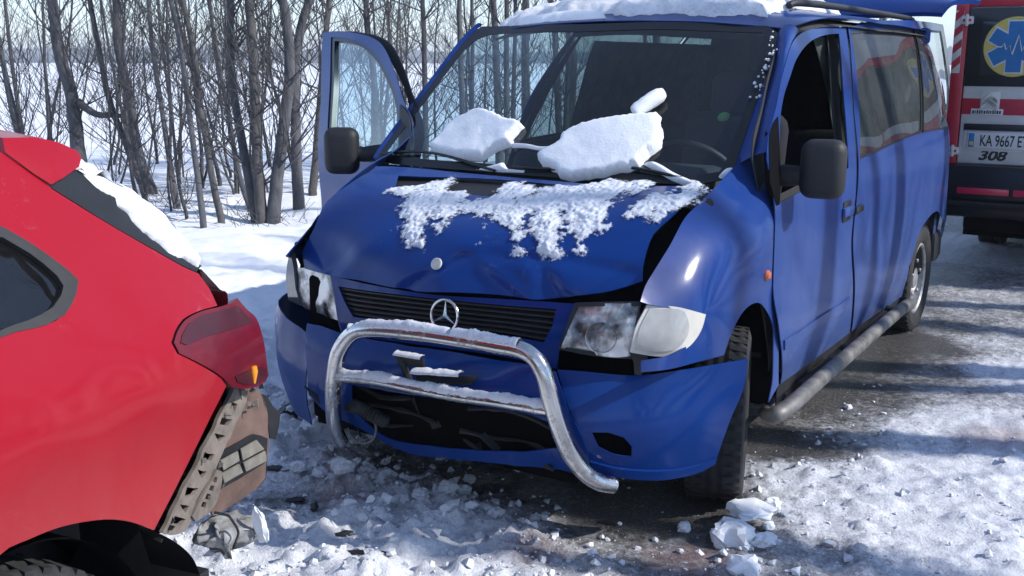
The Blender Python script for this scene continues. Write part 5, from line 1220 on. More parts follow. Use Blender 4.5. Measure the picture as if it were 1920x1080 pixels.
# wheels
def make_wheel(parent, loc, steer, side, tyre_r=.322, width=.20, rim_mat=None, name='wheel'):
    """wheel with axle along local Z; side=+1 faces +X"""
    ax = Vector((side * math.cos(steer), side * math.sin(steer), 0))
    m = frame_m(loc, ax)
    w = width / 2
    R = tyre_r
    prof = [(R * .66, -w * .75), (R * .72, -w * .98), (R * .85, -w * 1.04), (R * .95, -w * .98), (R * .985, -w * .86)]
    for k in range(-4, 5):
        zz = k / 4.6 * w * .82
        prof += [(R * .985 if k % 2 else R, zz - w * .05), (R * .985 if k % 2 else R, zz + w * .05)]
    prof += [(R * .985, w * .86), (R * .95, w * .98), (R * .90, w * 1.03), (R * .885, w * 1.045), (R * .87, w * 1.04), (R * .78, w * 1.02), (R * .70, w * .94), (R * .655, w * .80)]
    ty = lathe('tyre', prof, M['rubber'], parent, m, 56, 40)
    if parent: pass
    # tread lugs
    vs, fs = [], []
    for k in range(44):
        a0 = 2 * math.pi * k / 44
        for sgn in (-1, 1):
            b0 = len(vs)
            for (da, zz, rr) in ((0, .35, 1.), (.07, .35, 1.), (.10, .95, .985), (.03, .95, .985)):
                for e in (.97, 1.012):
                    a = a0 + da + (0 if sgn > 0 else .06)
                    vs.append(m @ Vector((R * rr * e * math.cos(a), R * rr * e * math.sin(a), sgn * zz * w)))
            fs += [(b0 + 1, b0 + 3, b0 + 5, b0 + 7), (b0, b0 + 2, b0 + 3, b0 + 1), (b0 + 2, b0 + 4, b0 + 5, b0 + 3), (b0 + 4, b0 + 6, b0 + 7, b0 + 5), (b0 + 6, b0, b0 + 1, b0 + 7)]
    mesh_obj('tread', vs, fs, M['rubber'], ty, False)['kind'] = 'stuff'
    rm = rim_mat or M['steel']
    rim = lathe('rim', [(R * .66, -w * .8), (R * .665, w * .86), (R * .63, w * .9), (R * .60, w * .80), (R * .59, w * .45), (R * .50, w * .38), (R * .42, w * .62), (R * .28, w * .66), (R * .24, w * .5), (R * .20, w * .5), (R * .19, w * .72), (R * .10, w * .78), (0, w * .78)], rm, ty, m, 40, 25)
    for k in range(5):
        a = 2 * math.pi * k / 5
        c = m @ Vector((R * .33 * math.cos(a), R * .33 * math.sin(a), w * .64))
        lathe('wheel_bolt', [(.012, 0), (.012, .014), (.009, .018), (0, .018)], M['steel'], rim, frame_m(c, ax), 6)
    return ty


make_wheel(van, (.80, .84, .315), math.radians(18), 1)
make_wheel(van, (-.80, .84, .315), math.radians(18), -1)
make_wheel(van, (.81, 3.82, .315), 0, 1)
make_wheel(van, (-.81, 3.82, .315), 0, -1)

# mirrors
mc = Vector((1.05, 1.12, 1.207))
def door_mirror(parent, c, arm_from, rz):
    M3 = Matrix.Translation(c) @ Matrix.Rotation(rz, 4, 'Z')
    b = bmesh.new()
    box_bm(b, (-.080, -.055, -.108), (.082, .055, .108), .045, M3, 4)
    o = bm_obj('door_mirror', b, M['black_plastic'], parent, sharp=50)
    tube('mirror_arm', [arm_from, Vector(arm_from).lerp(Vector(c), .5) + Vector((0, 0, -.012)), Vector(c)], [.042, .036, .036], M['black_plastic'], o, 10)
    b = bmesh.new()
    box_bm(b, (-.066, .050, -.092), (.068, .058, .092), .02, M3, 2)
    bm_obj('mirror_glass', b, M['mirror_chrome'], o)
    return o


door_mirror(dl, mc, Vector((.90, 1.12, 1.175)), math.radians(8))
panel('mirror_base', 'mirror_base', M['dark'], dl, .03, off=.002, thick=.02)

# open passenger door
door_r = panel('front_door', 'front_door', B, None, .05, mirror=True)
tr_ = panel('door_trim', 'front_door', M['interior'], None, .1, off=-.055, mirror=True)
dg = panel('door_window', 'door_glass', M['glass'], None, .1, thick=0, off=-.02, mirror=True)
wf = panel('window_seal', 'door_seal', M['black_trim'], None, .05, off=-.006, mirror=True, thick=.03)
mb = panel('mirror_base', 'mirror_base', M['black_plastic'], None, .03, off=.006, thick=.02, mirror=True)
HM = Matrix.Translation((-.935, 1.10, 0)) @ Matrix.Rotation(math.radians(63), 4, 'Z') @ Matrix.Translation((.935, -1.10, 0))
for o in (door_r, tr_, dg, wf, mb): o.data.transform(HM)
adopt(door_r, van)
for o in (tr_, dg, wf, mb): adopt(o, door_r)
door_r['label'] = 'wide open passenger door with its window frame'
door_mirror(door_r, Vector((-1.15, 1.0, 1.18)), Vector((-1.0, 1.12, 1.17)), math.radians(30))

# door handles, repeater, cap
dh = Vector(SHAPE['handle'][0])
box('door_handle', dh - Vector((.004, .075, .022)), dh + Vector((.018, .075, .022)), B, dl, .010)
box('handle_recess', dh + Vector((-.01, -.06, -.045)), dh + Vector((.006, .06, .045)), M['black_trim'], dl, .006)
dh2 = Vector(SHAPE['handle'][1])
box('door_handle', dh2 - Vector((.004, .06, .016)), dh2 + Vector((.02, .06, .016)), M['black_trim'], sl, .008)
rp = Vector(SHAPE['repeater'][0])
lathe('side_repeater', [(0, .016), (.013, .014), (.019, .006), (.020, -.004)], M['orange_lens'], fl, frame_m(rp, (1, -.1, 0)), 20)
cp = Vector(SHAPE['cap'][0])
lathe('rubber_plug', [(0, .004), (.012, .004), (.016, .001), (.016, -.004)], M['rubber'], fl, frame_m(cp, (.7, -.5, .5)), 16)

# wipers
SW = _SURF['windshield']
for k, w in enumerate((SHAPE['wiper_a'], SHAPE['wiper_b'])):
    tube('wiper', crom(w, 6), .006, M['black_trim'], ws, 8)
# cowl between bonnet and glass
panel('scuttle', 'scuttle', M['black_plastic'], van, .04, off=-.02)
# sticker on the inside of the glass
sk = SHAPE['sticker'][0]
M['sticker'] = plain('green_sticker', (.10, .22, .05), .5, var=.3, scale=60)
lathe('sticker', [(0, .001), (.020, .001), (.024, 0), (.013, .002), (0, .002)], M['sticker'], ws, frame_m(Vector(sk) + Vector((0, .012, -.012)), (0, -.7, .7)), 20)

# roof rails
for s in (-1, 1):
    tube('roof_rail', crom([(s * .62, 1.95, 1.83), (s * .635, 2.05, 1.845), (s * .65, 2.6, 1.85), (s * .65, 3.8, 1.85), (s * .64, 4.3, 1.845), (s * .62, 4.38, 1.82)], 5), .016, M['black_plastic'], roof, 10)

# rear end and raised tailgate
for s in (-1, 1):
    tube('rear_pillar', crom([(s * .82, 4.46, .45), (s * .82, 4.47, 1.05), (s * .74, 4.47, 1.45), (s * .655, 4.46, 1.74)], 4), .04, B, van, 10)
    box('tail_lamp', (min(s * .74, s * .83), 4.48, .80), (max(s * .74, s * .83), 4.53, 1.05), M['tail_red'], van, .02)
box('rear_bumper', (-.88, 4.42, .30), (.88, 4.62, .52), M['black_plastic'], van, .05)
box('rear_header', (-.72, 4.44, 1.70), (.72, 4.52, 1.80), B, van, .02)
TG = Surf((0, 80), [(x, y, 1.85 + .31 * ((y - 4.5) / .8) ** .6 - .25 * (abs(x) / .87) ** 3 * (y - 4.5) / .8) for x in (-.78, -.4, 0, .4, .78) for y in (4.5, 4.6, 4.75, 4.9, 5.1, 5.3)])
tgl = flat_panel('tailgate', TG, [TG_q for TG_q in [(-.78, TG.B @ np.array((0, 4.5, 1.8))), (.78, TG.B @ np.array((0, 4.5, 1.8))), (.86, TG.B @ np.array((0, 4.9, 1.87))), (.87, TG.B @ np.array((0, 5.33, 1.93))), (-.87, TG.B @ np.array((0, 5.33, 1.93))), (-.86, TG.B @ np.array((0, 4.9, 1.87)))]], B, van, .1, thick=.03, off=.045)

# cabin
box('dashboard', (-.74, .95, .80), (.74, 1.22, 1.10), M['interior'], van, .05, seg=3)
box('instrument_hood', (.20, 1.02, 1.05), (.66, 1.26, 1.19), M['interior'], van, .06, seg=3)
box('cabin_floor', (-.84, 1.2, .43), (.84, 4.45, .47), M['interior'], van, .01)
sm = frame_m((.42, 1.42, 1.12), (0, .75, .66))
stw = tube('steering_wheel', [sm @ Vector((.19 * math.cos(w), .19 * math.sin(w), 0)) for w in np.linspace(0, 2 * math.pi, 37)], .016, M['black_plastic'], van, 10)
b = bmesh.new()
box_bm(b, (-.055, -.07, -.03), (.055, .07, .02), .02, sm)
for a in (math.pi / 2, -math.pi / 2, math.pi):
    box_bm(b, (.03, -.018, -.02), (.18, .018, .0), .005, sm @ Matrix.Rotation(a, 4, 'Z'))
bm_obj('wheel_hub', b, M['black_plastic'], stw)
tube('steering_column', [sm.translation, Vector((.42, 1.1, .85))], .035, M['interior'], stw, 10)


def make_seat(x, y, w=.24, head=1.53, back=.64):
    b = bmesh.new()
    box_bm(b, (x - w, y - .45, .62), (x + w, y + .08, .80), .06, seg=3)
    o = bm_obj('seat', b, M['seat'], van)
    b = bmesh.new()
    Mx = Matrix.Translation((x, y, .74)) @ Matrix.Rotation(math.radians(-12), 4, 'X')
    box_bm(b, (-w, -.06, -.02), (w, .09, back), .07, Mx, seg=3)
    bm_obj('backrest', b, M['seat'], o)
    if not head: return o
    b = bmesh.new()
    Mx = Matrix.Translation((x, y + .15, head - .09)) @ Matrix.Rotation(math.radians(-8), 4, 'X')
    box_bm(b, (-.13, -.05, -.10), (.13, .05, .10), .048, Mx, seg=3)
    bm_obj('headrest', b, M['seat'], o)
    b = bmesh.new()
    box_bm(b, (x - w * .8, y - .35, .47), (x + w * .8, y, .62), .02)
    bm_obj('seat_base', b, M['interior'], o)


make_seat(.42, 1.78)
make_seat(-.12, 1.80, .2, 0, .42)
make_seat(-.55, 1.80, .2, 0, .42)
for x in (-.5, 0, .5): make_seat(x, 3.0, .24, 0, .5)
# curtains inside the side windows, and an added light-blocking sheet across the load bay
M['curtain'] = plain('curtain_cloth', (.075, .095, .085), .95, var=.35, scale=12)


def curtain(y0, y1, s, z0=1.08, z1=1.70, amp=.018, f=34.):
    vs, fs = [], []
    ny, nz_ = int((y1 - y0) / .012), 8
    for i in range(ny + 1):
        y = y0 + (y1 - y0) * i / ny
        for k in range(nz_ + 1):
            z = z0 + (z1 - z0) * k / nz_
            x = float(_SURF['side_wall'].pos([(y, z)])[0][0]) - .085 + amp * math.sin(y * f + .8 * math.sin(y * 9 + z * 2)) * (1.2 - .5 * k / nz_)
            vs.append((s * x, y, z))
    for i in range(ny):
        for k in range(nz_):
            a = i * (nz_ + 1) + k
            fs.append((a, a + 1, a + nz_ + 2, a + nz_ + 1))
    mesh_obj('curtain', vs, fs, M['curtain'], van, sharp=0)


curtain(2.15, 3.05, 1)
curtain(3.2, 4.4, 1)
curtain(2.62, 4.4, -1)
vs, fs = [], []
for i in range(121):
    x = -.78 + 1.56 * i / 120
    for k, z in enumerate((.5, 1.0, 1.4, 1.74)):
        vs.append((x * (1 - .13 * max(0, z - 1.05) / .7), 4.30 + .02 * math.sin(x * 40 + math.sin(x * 7)), z))
for i in range(120):
    for k in range(3): fs.append((i * 4 + k, i * 4 + k + 1, i * 4 + k + 5, i * 4 + k + 4))
mesh_obj('rear_blackout_sheet', vs, fs, M['seat'], van, sharp=0)  # invented sheet closing the open rear so that the cabin stays dark

# ------------------------------------------------------------------ red hatchback
RO, EU, EV = [Vector(v) for v in SHAPE['red_frame']]
UP = Vector((0, 0, 1))
red = empty('hatchback_car', RO + EU * -1.6 - EV * .88)
tag(red, 'red hatchback with its rear bumper torn off, cut by the picture edge', 'car')
R = M['red']
MID = .885                      # from the side plane to the middle of the car
M['tail_dark'] = plain('dark_red_lens', (.05, .003, .008), .35, var=.25, scale=20, coat=.15)
M['tail_mid'] = plain('red_lens', (.12, .0006, .009), .35, var=.25, scale=16, coat=.15)
M['amber'] = plain('amber_bulb', (.8, .28, .02), .2, var=.1)
M['dusty'] = plain('road_dust', (.17, .145, .125), .85, var=.35, scale=22, bumps=.3)
M['dusty_red'] = plain('dusty_primer', (.135, .085, .07), .8, var=.35, scale=12, bumps=.2)
M['dusty_grey'] = plain('dusty_flap', (.20, .19, .16), .85, var=.25, scale=26, bumps=.2)
M['flare'] = plain('torn_lining', (.22, .22, .22), .9, var=.7, scale=14, bumps=.4)


def car_pt(u, v, z):
    return RO + EU * u + EV * v + UP * z


def flip(p):
    """mirror image of a point in the middle plane of the car"""
    d = (Vector(p) - RO).dot(EV)
    return Vector(p) - EV * (2 * (d + MID))


def flip_obj(o):
    for v in o.data.vertices: v.co = flip(v.co)
    o.data.flip_normals()
    return o


def across(name, pts, mat, parent, back=0., up=0., n=14, close=False, power=2.2):
    """loft from a line on the near side over to its mirror image on the far side"""
    vs, fs = [], []
    for p in pts:
        p = Vector(p)
        q = flip(p)
        for k in range(n + 1):
            t = k / n
            w = 1 - abs(2 * t - 1) ** power
            vs.append(p.lerp(q, t) + EU * (back * w) + UP * (up * w))
    m = len(pts)
    for i in range(m if close else m - 1):
        j = (i + 1) % m
        for k in range(n):
            fs.append((i * (n + 1) + k, i * (n + 1) + k + 1, j * (n + 1) + k + 1, j * (n + 1) + k))
    o = mesh_obj(name, vs, fs, mat, parent)
    bm = bmesh.new(); bm.from_mesh(o.data)
    bmesh.ops.recalc_face_normals(bm, faces=bm.faces)
    bm.to_mesh(o.data); bm.free()
    o.data.shade_smooth(); o.data.set_sharp_from_angle(angle=math.radians(40))
    return o


side = panel('body_side', 'red_side', R, red, .045, ostep=.02)
qf = panel('window_frame', 'red_qframe', M['black_plastic'], side, .03, off=.002, thick=.02)
panel('quarter_window', 'red_qglass', M['black_glass'], side, .05, off=-.012, thick=0)
panel('door_window', 'red_door_glass', M['black_glass'], side, .1, off=-.012, thick=0)
s2 = flip_obj(panel('body_side', 'red_side', R, None, .09)); adopt(s2, red)
for k in ('red_qglass', 'red_door_glass'):
    o = flip_obj(panel('window', k, M['black_glass'], None, .1, off=-.012, thick=0)); adopt(o, s2)

# roof, screens, bonnet
roofl = [car_pt(u - .27, v, z) for u, v, z in ((-1.63, -.30, 1.30), (-1.3, -.29, 1.392), (-.95, -.30, 1.435), (-.6, -.30, 1.445), (-.3, -.29, 1.432))] + [Vector(p) for p in SHAPE['spoiler_loop'][10:11]]
across('roof', roofl, R, red, 0, .05)
sl_ = [Vector(p) for p in SHAPE['spoiler_loop'][1:11]]
across('roof_spoiler', [p + EV * .006 for p in sl_], R, red, .05, .03, close=True)
vs = [p + EV * .006 for p in sl_]
mesh_obj('spoiler_end', vs + [sum(vs, Vector()) / len(vs) + EV * .012], [(i, (i + 1) % len(vs), len(vs)) for i in range(len(vs))], R, red)
gp = [Vector(p) for p in SHAPE['rear_glass_edge']]
panel('window_edge', 'glass_strip', M['black_trim'], red, .03, off=-.004, thick=.012)
glass = across('rear_window', crom(gp, 4), M['black_trim'], red, .11, .02, n=24, power=1.7)
tp = [Vector(p) for p in SHAPE['tailgate_edge']]
tlow = [p + EV * .0 for p in tp] + [tp[-1] + EU * .02 - EV * .05 - UP * .18, tp[-1] + EU * .03 - EV * .06 - UP * .42]
across('tailgate', crom(tlow, 4), R, red, .10, 0, n=24, power=1.9)
across('tailgate_gap', [gp[-1] - UP * .004 - EU * .01, tp[1] - EU * .02 - UP * .01, tp[2] - EU * .03 - UP * .02, tp[3] - EU * .045 - UP * .03], M['black_trim'], red, .085, 0, n=20, power=1.9)
across('windscreen', [car_pt(u - .27, v, z) for u, v, z in ((-1.63, -.30, 1.295), (-2.0, -.2, 1.12), (-2.3, -.12, .99))], M['black_glass'], red, -.12, .05)
across('bonnet', [car_pt(u - .27, v, z) for u, v, z in ((-2.28, -.11, .99), (-2.7, -.08, .93), (-3.1, -.09, .86), (-3.4, -.16, .72))], R, red, -.10, .05)
across('front_bumper', [car_pt(u - .27, v, z) for u, v, z in ((-3.4, -.16, .72), (-3.47, -.18, .62), (-3.5, -.18, .45), (-3.42, -.16, .26))], R, red, -.14, 0)
b = bmesh.new()
vs_ = box_bm(b, (-3.3, -1.6, .22), (.1, -.16, .40), .03)
for v in b.verts: v.co = car_pt(v.co.x, v.co.y, v.co.z)
bm_obj('underbody', b, M['dark'], red)
b = bmesh.new()
box_bm(b, (-2.2, -1.55, .40), (.15, -.22, .98), .05)
for v in b.verts: v.co = car_pt(v.co.x, v.co.y, v.co.z)
bm_obj('cabin_tub', b, M['interior'], red)

# tail lamp
tl = panel('tail_lamp', 'tail_lamp', M['tail_mid'], red, .02, off=.004, thick=.05, ostep=.015, sharp=50)
panel('upper_lens', 'tail_lamp_upper', M['tail_dark'], tl, .02, off=.0065, thick=.002)
panel('reversing_lens', 'tail_lamp_reverse', M['tail_dark'], tl, .02, off=.0065, thick=.002)
bulb = Vector(SHAPE['bulb'][0])
tube('indicator_bulb', [bulb + UP * .024, bulb + UP * .01, bulb - UP * .02], [.009, .011, .004], M['amber'], tl, 10)

# what the lost bumper left bare
cpn = panel('corner_panel', 'corner_panel', M['dusty_red'], red, .02, thick=.006, fn=crumple(.010, 16, 4.))
panel('slotted_bracket', 'slotted_bracket', M['dusty'], red, .012, off=.022, thick=.010, ostep=.012, fn=crumple(.004, 22, 7.))
vf = panel('vent_frame', 'vent_frame', M['black_plastic'], cpn, .02, off=.006, thick=.006)
for i in range(4):
    panel('vent_flap', 'vent_flap%d' % i, M['dusty_grey'], vf, .02, off=.014, thick=.004)
panel('inner_bracket', 'inner_bracket', M['dusty'], red, .012, off=.030, thick=.008, ostep=.01)
panel('side_hook', 'side_hook', M['black_plastic'], red, .02, off=.0, thick=.02, fn=crumple(.006, 20, 1.))
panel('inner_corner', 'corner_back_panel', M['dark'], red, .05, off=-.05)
backp = [Vector(p) for p in SHAPE['corner_back']]
across('rear_panel', backp, M['dusty_red'], red, .10, 0, n=20, power=2.)
across('crash_beam', [car_pt(.33, -.35, .48), car_pt(.40, -.35, .50), car_pt(.40, -.35, .60), car_pt(.33, -.35, .62)], M['dusty'], red, .06, 0, close=True)
# wheel liner and tyre
WC = car_pt(-.27, -.12, .325)
vs, fs = [], []
for i in range(25):
    a = math.radians(-25 + 230 * i / 24)
    for k, (rr, vv) in enumerate(((.395, -.03), (.40, -.30))):
        vs.append(car_pt(-.27 + rr * math.cos(a), vv, .33 + rr * math.sin(a) * .93))
for i in range(24): fs.append((2 * i, 2 * i + 2, 2 * i + 3, 2 * i + 1))
mesh_obj('wheel_arch_liner', vs, fs, M['dark'], red, sharp=0)
b = bmesh.new()
box_bm(b, (-.80, -.62, .18), (.36, -.31, .92), .03)
for v in b.verts: v.co = car_pt(v.co.x, v.co.y, v.co.z)
bm_obj('wheel_house', b, M['dark'], red)
ang = math.atan2(EV.y, EV.x)
make_wheel(red, WC, ang, 1, .325, .21)
make_wheel(red, car_pt(-2.96, -.12, .325), ang, 1, .325, .21)
make_wheel(red, car_pt(-.27, -1.65, .325), ang, -1, .325, .21)
make_wheel(red, car_pt(-2.96, -1.65, .325), ang, -1, .325, .21)
lp = [Vector(p) for p in SHAPE['liner']]
vs, fs = [], []
for p in crom(lp, 5):
    vs += [p + EV * .02, p - EV * .20]
for i in range(len(vs) // 2 - 1): fs.append((2 * i, 2 * i + 2, 2 * i + 3, 2 * i + 1))
mesh_obj('torn_arch_liner', vs, fs, M['dark'], red, sharp=0)
mf = lp[-1]
o = mesh_obj('mud_flap', [mf + EV * .02, mf + EV * .02 + EU * .035, mf + EV * .02 + EU * .035 - UP * .07, mf + EV * .02 - UP * .07] + [mf - EV * .16, mf - EV * .16 + EU * .035, mf - EV * .16 + EU * .035 - UP * .07, mf - EV * .16 - UP * .07], [(0, 3, 2, 1), (4, 5, 6, 7), (0, 1, 5, 4), (1, 2, 6, 5), (2, 3, 7, 6), (3, 0, 4, 7)], M['black_plastic'], red, False)
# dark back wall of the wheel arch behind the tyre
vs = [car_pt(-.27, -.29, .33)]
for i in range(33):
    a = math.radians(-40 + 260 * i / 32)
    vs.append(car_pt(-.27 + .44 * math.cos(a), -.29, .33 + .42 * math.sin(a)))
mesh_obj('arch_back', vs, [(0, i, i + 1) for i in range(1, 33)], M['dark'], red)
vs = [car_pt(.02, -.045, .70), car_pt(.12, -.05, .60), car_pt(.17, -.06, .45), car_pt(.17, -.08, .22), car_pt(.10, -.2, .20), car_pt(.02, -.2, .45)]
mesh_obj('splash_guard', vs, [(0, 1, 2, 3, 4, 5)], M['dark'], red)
# torn clips, strips and wires in the broken corner
re_ = random.Random(11)
SX_ = _SURF['corner_panel']
ob = np.array(SHAPE['slotted_bracket']['o'])
for i in range(16):
    c = ob[re_.choice([0, 1, 2, 3, 4, 5, 6, 9, 10, 11, 12])] + np.array((re_.uniform(-.01, .04), re_.uniform(-.02, .02)))
    p = Vector(SX_.pos([c], re_.uniform(.02, .035))[0])
    d = Vector((re_.gauss(0, 1), re_.gauss(0, 1), re_.gauss(0, 1.3))).normalized()
    n = d.orthogonal().normalized()
    L, W = re_.uniform(.012, .035), re_.uniform(.006, .014)
    q_ = [p, p + n * W, p + d * L + n * W * re_.uniform(.2, 1.2), p + d * L * re_.uniform(.6, 1.)]
    t_ = d.cross(n) * .004
    mesh_obj('torn_clip', q_ + [v + t_ for v in q_], [(0, 1, 2, 3), (7, 6, 5, 4), (0, 4, 5, 1), (1, 5, 6, 2), (2, 6, 7, 3), (3, 7, 4, 0)], M[re_.choice(['dusty', 'black_plastic', 'dusty_grey', 'dusty'])], red, False)
oc = np.array(SHAPE['inner_bracket']['o'])
for i in range(1):
    c = oc[4]
    p = Vector(SX_.pos([c], .04)[0])
    q_ = [p]
    for k in range(6): q_.append(q_[-1] + Vector((re_.uniform(-.02, .02), re_.uniform(-.02, .03), re_.uniform(-.045, .0))))
    tube('loose_wire', crom(q_, 4), .0035, M['black_trim'], red, 6)
# hanging felt lining
hc = Vector(SHAPE['rag'][0])
b = bmesh.new()
bmesh.ops.create_icosphere(b, subdivisions=4, radius=1)
for v in b.verts:
    n = mnoise.noise_vector(v.co * 1.4) * .55 + mnoise.noise_vector(v.co * 3) * .22
    c = v.co + n
    v.co = hc + EU * (c.x * .105) + EV * (c.y * .05) + UP * (c.z * .050) + UP * (-.02 * c.x)
bm_obj('hanging_lining', b, M['flare'], red, sharp=0)
hc2 = Vector(SHAPE['rag'][1])
b = bmesh.new()
bmesh.ops.create_icosphere(b, subdivisions=3, radius=1)
for v in b.verts:
    c = v.co + mnoise.noise_vector(v.co * 2.2) * .4
    v.co = hc2 + EU * (c.x * .012 - c.z * .012) + EV * (c.y * .02) + UP * (c.z * .055)
bm_obj('torn_foam', b, M['snow'], red)

# ------------------------------------------------------------------ bare roadside trees
def grow(path, r0, seed, height, nbr, ntw, low=.35, spread=1., fork=0):
    """trunk tube and branch tubes for one bare tree"""
    rr = random.Random(seed)
    p = crom(path, 4)
    d = (p[-1] - p[-4]).normalized()
    d = (d + Vector((0, 0, .8))).normalized()
    while p[-1].z < height:
        d = (d + Vector((rr.uniform(-.12, .12), rr.uniform(-.12, .12), rr.uniform(0, .1)))).normalized()
        p.append(p[-1] + d * .35)
    n = len(p)
    p = [q + Vector((rr.uniform(-1, 1), rr.uniform(-1, 1), 0)) * r0 * .08 for q in p]
    hz = [q.z for q in p]
    rad = [max(.006, r0 * (1.05 - .85 * max(0, z) / height) * (1 + .25 * math.exp(-max(0, z) * 5))) for z in hz]
    p[0] = p[0] - Vector((0, 0, .25))
    tv, tf = tube_geo(p, rad, 9)
    bv, bf = [], []

    def limb(start, dirn, length, r, depth, k):
        q = [start]
        dd = dirn.normalized()
        m = 6 if depth == 0 else 5
        for i in range(m):
            dd = (dd + Vector((rr.uniform(-.2, .2), rr.uniform(-.2, .2), rr.uniform(-.05, .22)))).normalized()
            q.append(q[-1] + dd * (length / m))
        tube_geo(q, [max(.0022, r * (1 - .75 * i / m)) for i in range(m + 1)], 5 if depth == 0 else 4 if depth == 1 else 3, False, bv, bf)
        if depth < 2:
            for j in range(k):
                i = rr.randint(1, m - 1)
                w = Vector((rr.gauss(0, 1), rr.gauss(0, 1), rr.uniform(-.2, 1.0))).normalized()
                limb(q[i], (dd + w * 1.1).normalized(), length * rr.uniform(.35, .65), r * .45, depth + 1, max(1, k // 2))

    for j in range(nbr):
        t = rr.random() ** .9
        z = low + t * (height * .92 - low)
        i = min(range(n), key=lambda a: abs(p[a].z - z))
        a = rr.uniform(0, 2 * math.pi)
        ri = rad[i]
        dv = Vector((math.cos(a), math.sin(a), rr.uniform(.25, 1.3)))
        limb(p[i], dv, rr.uniform(.6, 1.5) * spread * (1.1 - .5 * t), min(ri * .34, .010), 0, ntw)
    return tv, tf, bv, bf


def make_tree(path, r0, seed, label, height=5.5, nbr=16, ntw=4, group=None, mat='bark', name='bare_tree', low=.35, spread=1., extra=None):
    path = [Vector(q) for q in path]
    path[0].z = ground_h(np.array([path[0].x]), np.array([path[0].y]))[0][0]
    t = empty(name, path[0])
    tag(t, label, 'tree', group)
    tv, tf, bv, bf = grow(path, r0, seed, height, nbr, ntw, low, spread)
    mesh_obj('trunk', tv, tf, M[mat], t, sharp=0)
    if extra:
        rad = [extra[1] * (1 - .6 * i / (len(extra[0]) - 1)) for i in range(len(extra[0]))]
        tube_geo(extra[0], rad, 8, True, bv, bf)
    mesh_obj('branches', bv, bf, M['twig'], t, sharp=0)['kind'] = 'stuff'
    return t


TL = ['thick leaning grey trunk rising just behind the red spoiler tip',
      'stout dark trunk standing on the snow right of the thickest leaning tree',
      'slender stem crossing low in front of the stout trunk behind the red car',
      'thin straight stem over the snow on the red rear window',
      'dark thin stem rooted at the roadside, left one of a leaning pair',
      'dark thin stem rooted at the roadside, right one of a leaning pair',
      'thin stem leaning right, just left of the big trunk clump by the van door',
      'leftmost trunk of the thick clump beside the open van door',
      'upright trunk in the middle of the thick clump beside the open van door',
      'thickest forked trunk of the clump beside the open van door',
      'trunk touching the edge of the open passenger door',
      'thin tree at the far left edge behind the red spoiler',
      'leaning tree nearest the left picture edge above the red roof',
      'very thin pole left of the thick trunk behind the red spoiler',
      'tree hidden behind the frame of the open passenger door',
      'tree seen between the open passenger door and the windscreen pillar',
      'tree behind the windscreen pillar, left of the van roof',
      'leftmost trunk showing through the windscreen from the row',
      'thin trunk second from left showing through the windscreen',
      'thick trunk in the middle of those showing through the windscreen',
      'trunk right of the thick one showing through the windscreen',
      'thin trunk at the right end of those showing through the windscreen',
      'tree behind the van roof seen through its second side window',
      'thin tree behind the van roof seen beside the second side window']
for i, (pts_, r) in enumerate(SHAPE['trees']):
    ex = ([Vector(q) for q in crom(SHAPE['low_branch'], 4)], .045) if i == 0 else None
    make_tree(pts_, r * 1.0, 100 + i, TL[i], 5.2 + (i * 37 % 11) * .15, 30 if r > .035 else 20, 5, low=.2, mat='bark2' if i % 3 == 2 else 'bark', extra=ex, group='bare trees along the snowy roadside')
rt = random.Random(5)
SAP = ['finger-thin sapling close around the big trunk clump by the van door', 'thin sapling near the leaning pair of dark stems', 'thin sapling behind the stout trunk and red spoiler', 'thin sapling seen around the open passenger door window',
       'thin sapling on the field edge between red car and trunk clump', 'thin sapling just behind the edge of the open passenger door', 'thin sapling at the far left above the red roof', 'thin sapling in the row seen through the windscreen']
SAPG = ['saplings by the trunk clump', 'saplings by the leaning pair', 'saplings behind the red spoiler', 'saplings around the door window', 'saplings on the field edge', 'saplings behind the open door', 'saplings at the far left', 'saplings through the windscreen']
for i in range(60):
    ci = rt.randrange(8)
    x, y = [(-5.2, 4.6), (-6, 4.4), (-8.5, 5.5), (-6.5, 7.5), (-7.5, 6.), (-5.4, 6.5), (-9.5, 6.2), (-6.2, 9.5)][ci]
    x += rt.gauss(0, .9); y += rt.gauss(0, .9)
    if x > -4.7: continue
    lean = Vector((rt.uniform(-.35, .15), rt.uniform(-.1, .25), 0))
    pth = [Vector((x, y, 0)) + lean * h + Vector((rt.uniform(-.03, .03), rt.uniform(-.03, .03), h)) for h in (0, .5, 1.1, 1.8)]
    make_tree(pth, rt.uniform(.010, .024), 300 + i, SAP[ci], rt.uniform(2.8, 4.0), 12, 4, SAPG[ci], 'twig', 'sapling', .15, .7)
for i in range(16):
    x, y = rt.uniform(-7.5, -5.2), 11 + i * 1.7
    pth = [Vector((x + rt.uniform(-.1, .1) * h, y, h)) for h in (0, .7, 1.5, 2.4)]
    make_tree(pth, rt.uniform(.05, .1), 400 + i, 'bare tree farther up the row behind the blue van', rt.uniform(5, 6.5), 16, 4, 'far trees of the left row')
for i in range(9):
    x, y = rt.uniform(-9, -6.5), -9 + i * 1.25
    pth = [Vector((x + rt.uniform(-.1, .1) * h, y, h)) for h in (0, .7, 1.5, 2.4)]
    make_tree(pth, rt.uniform(.05, .1), 450 + i, 'bare tree mirrored in the quarter window of the red car', rt.uniform(5, 6), 12, 4, 'trees beyond the red car')
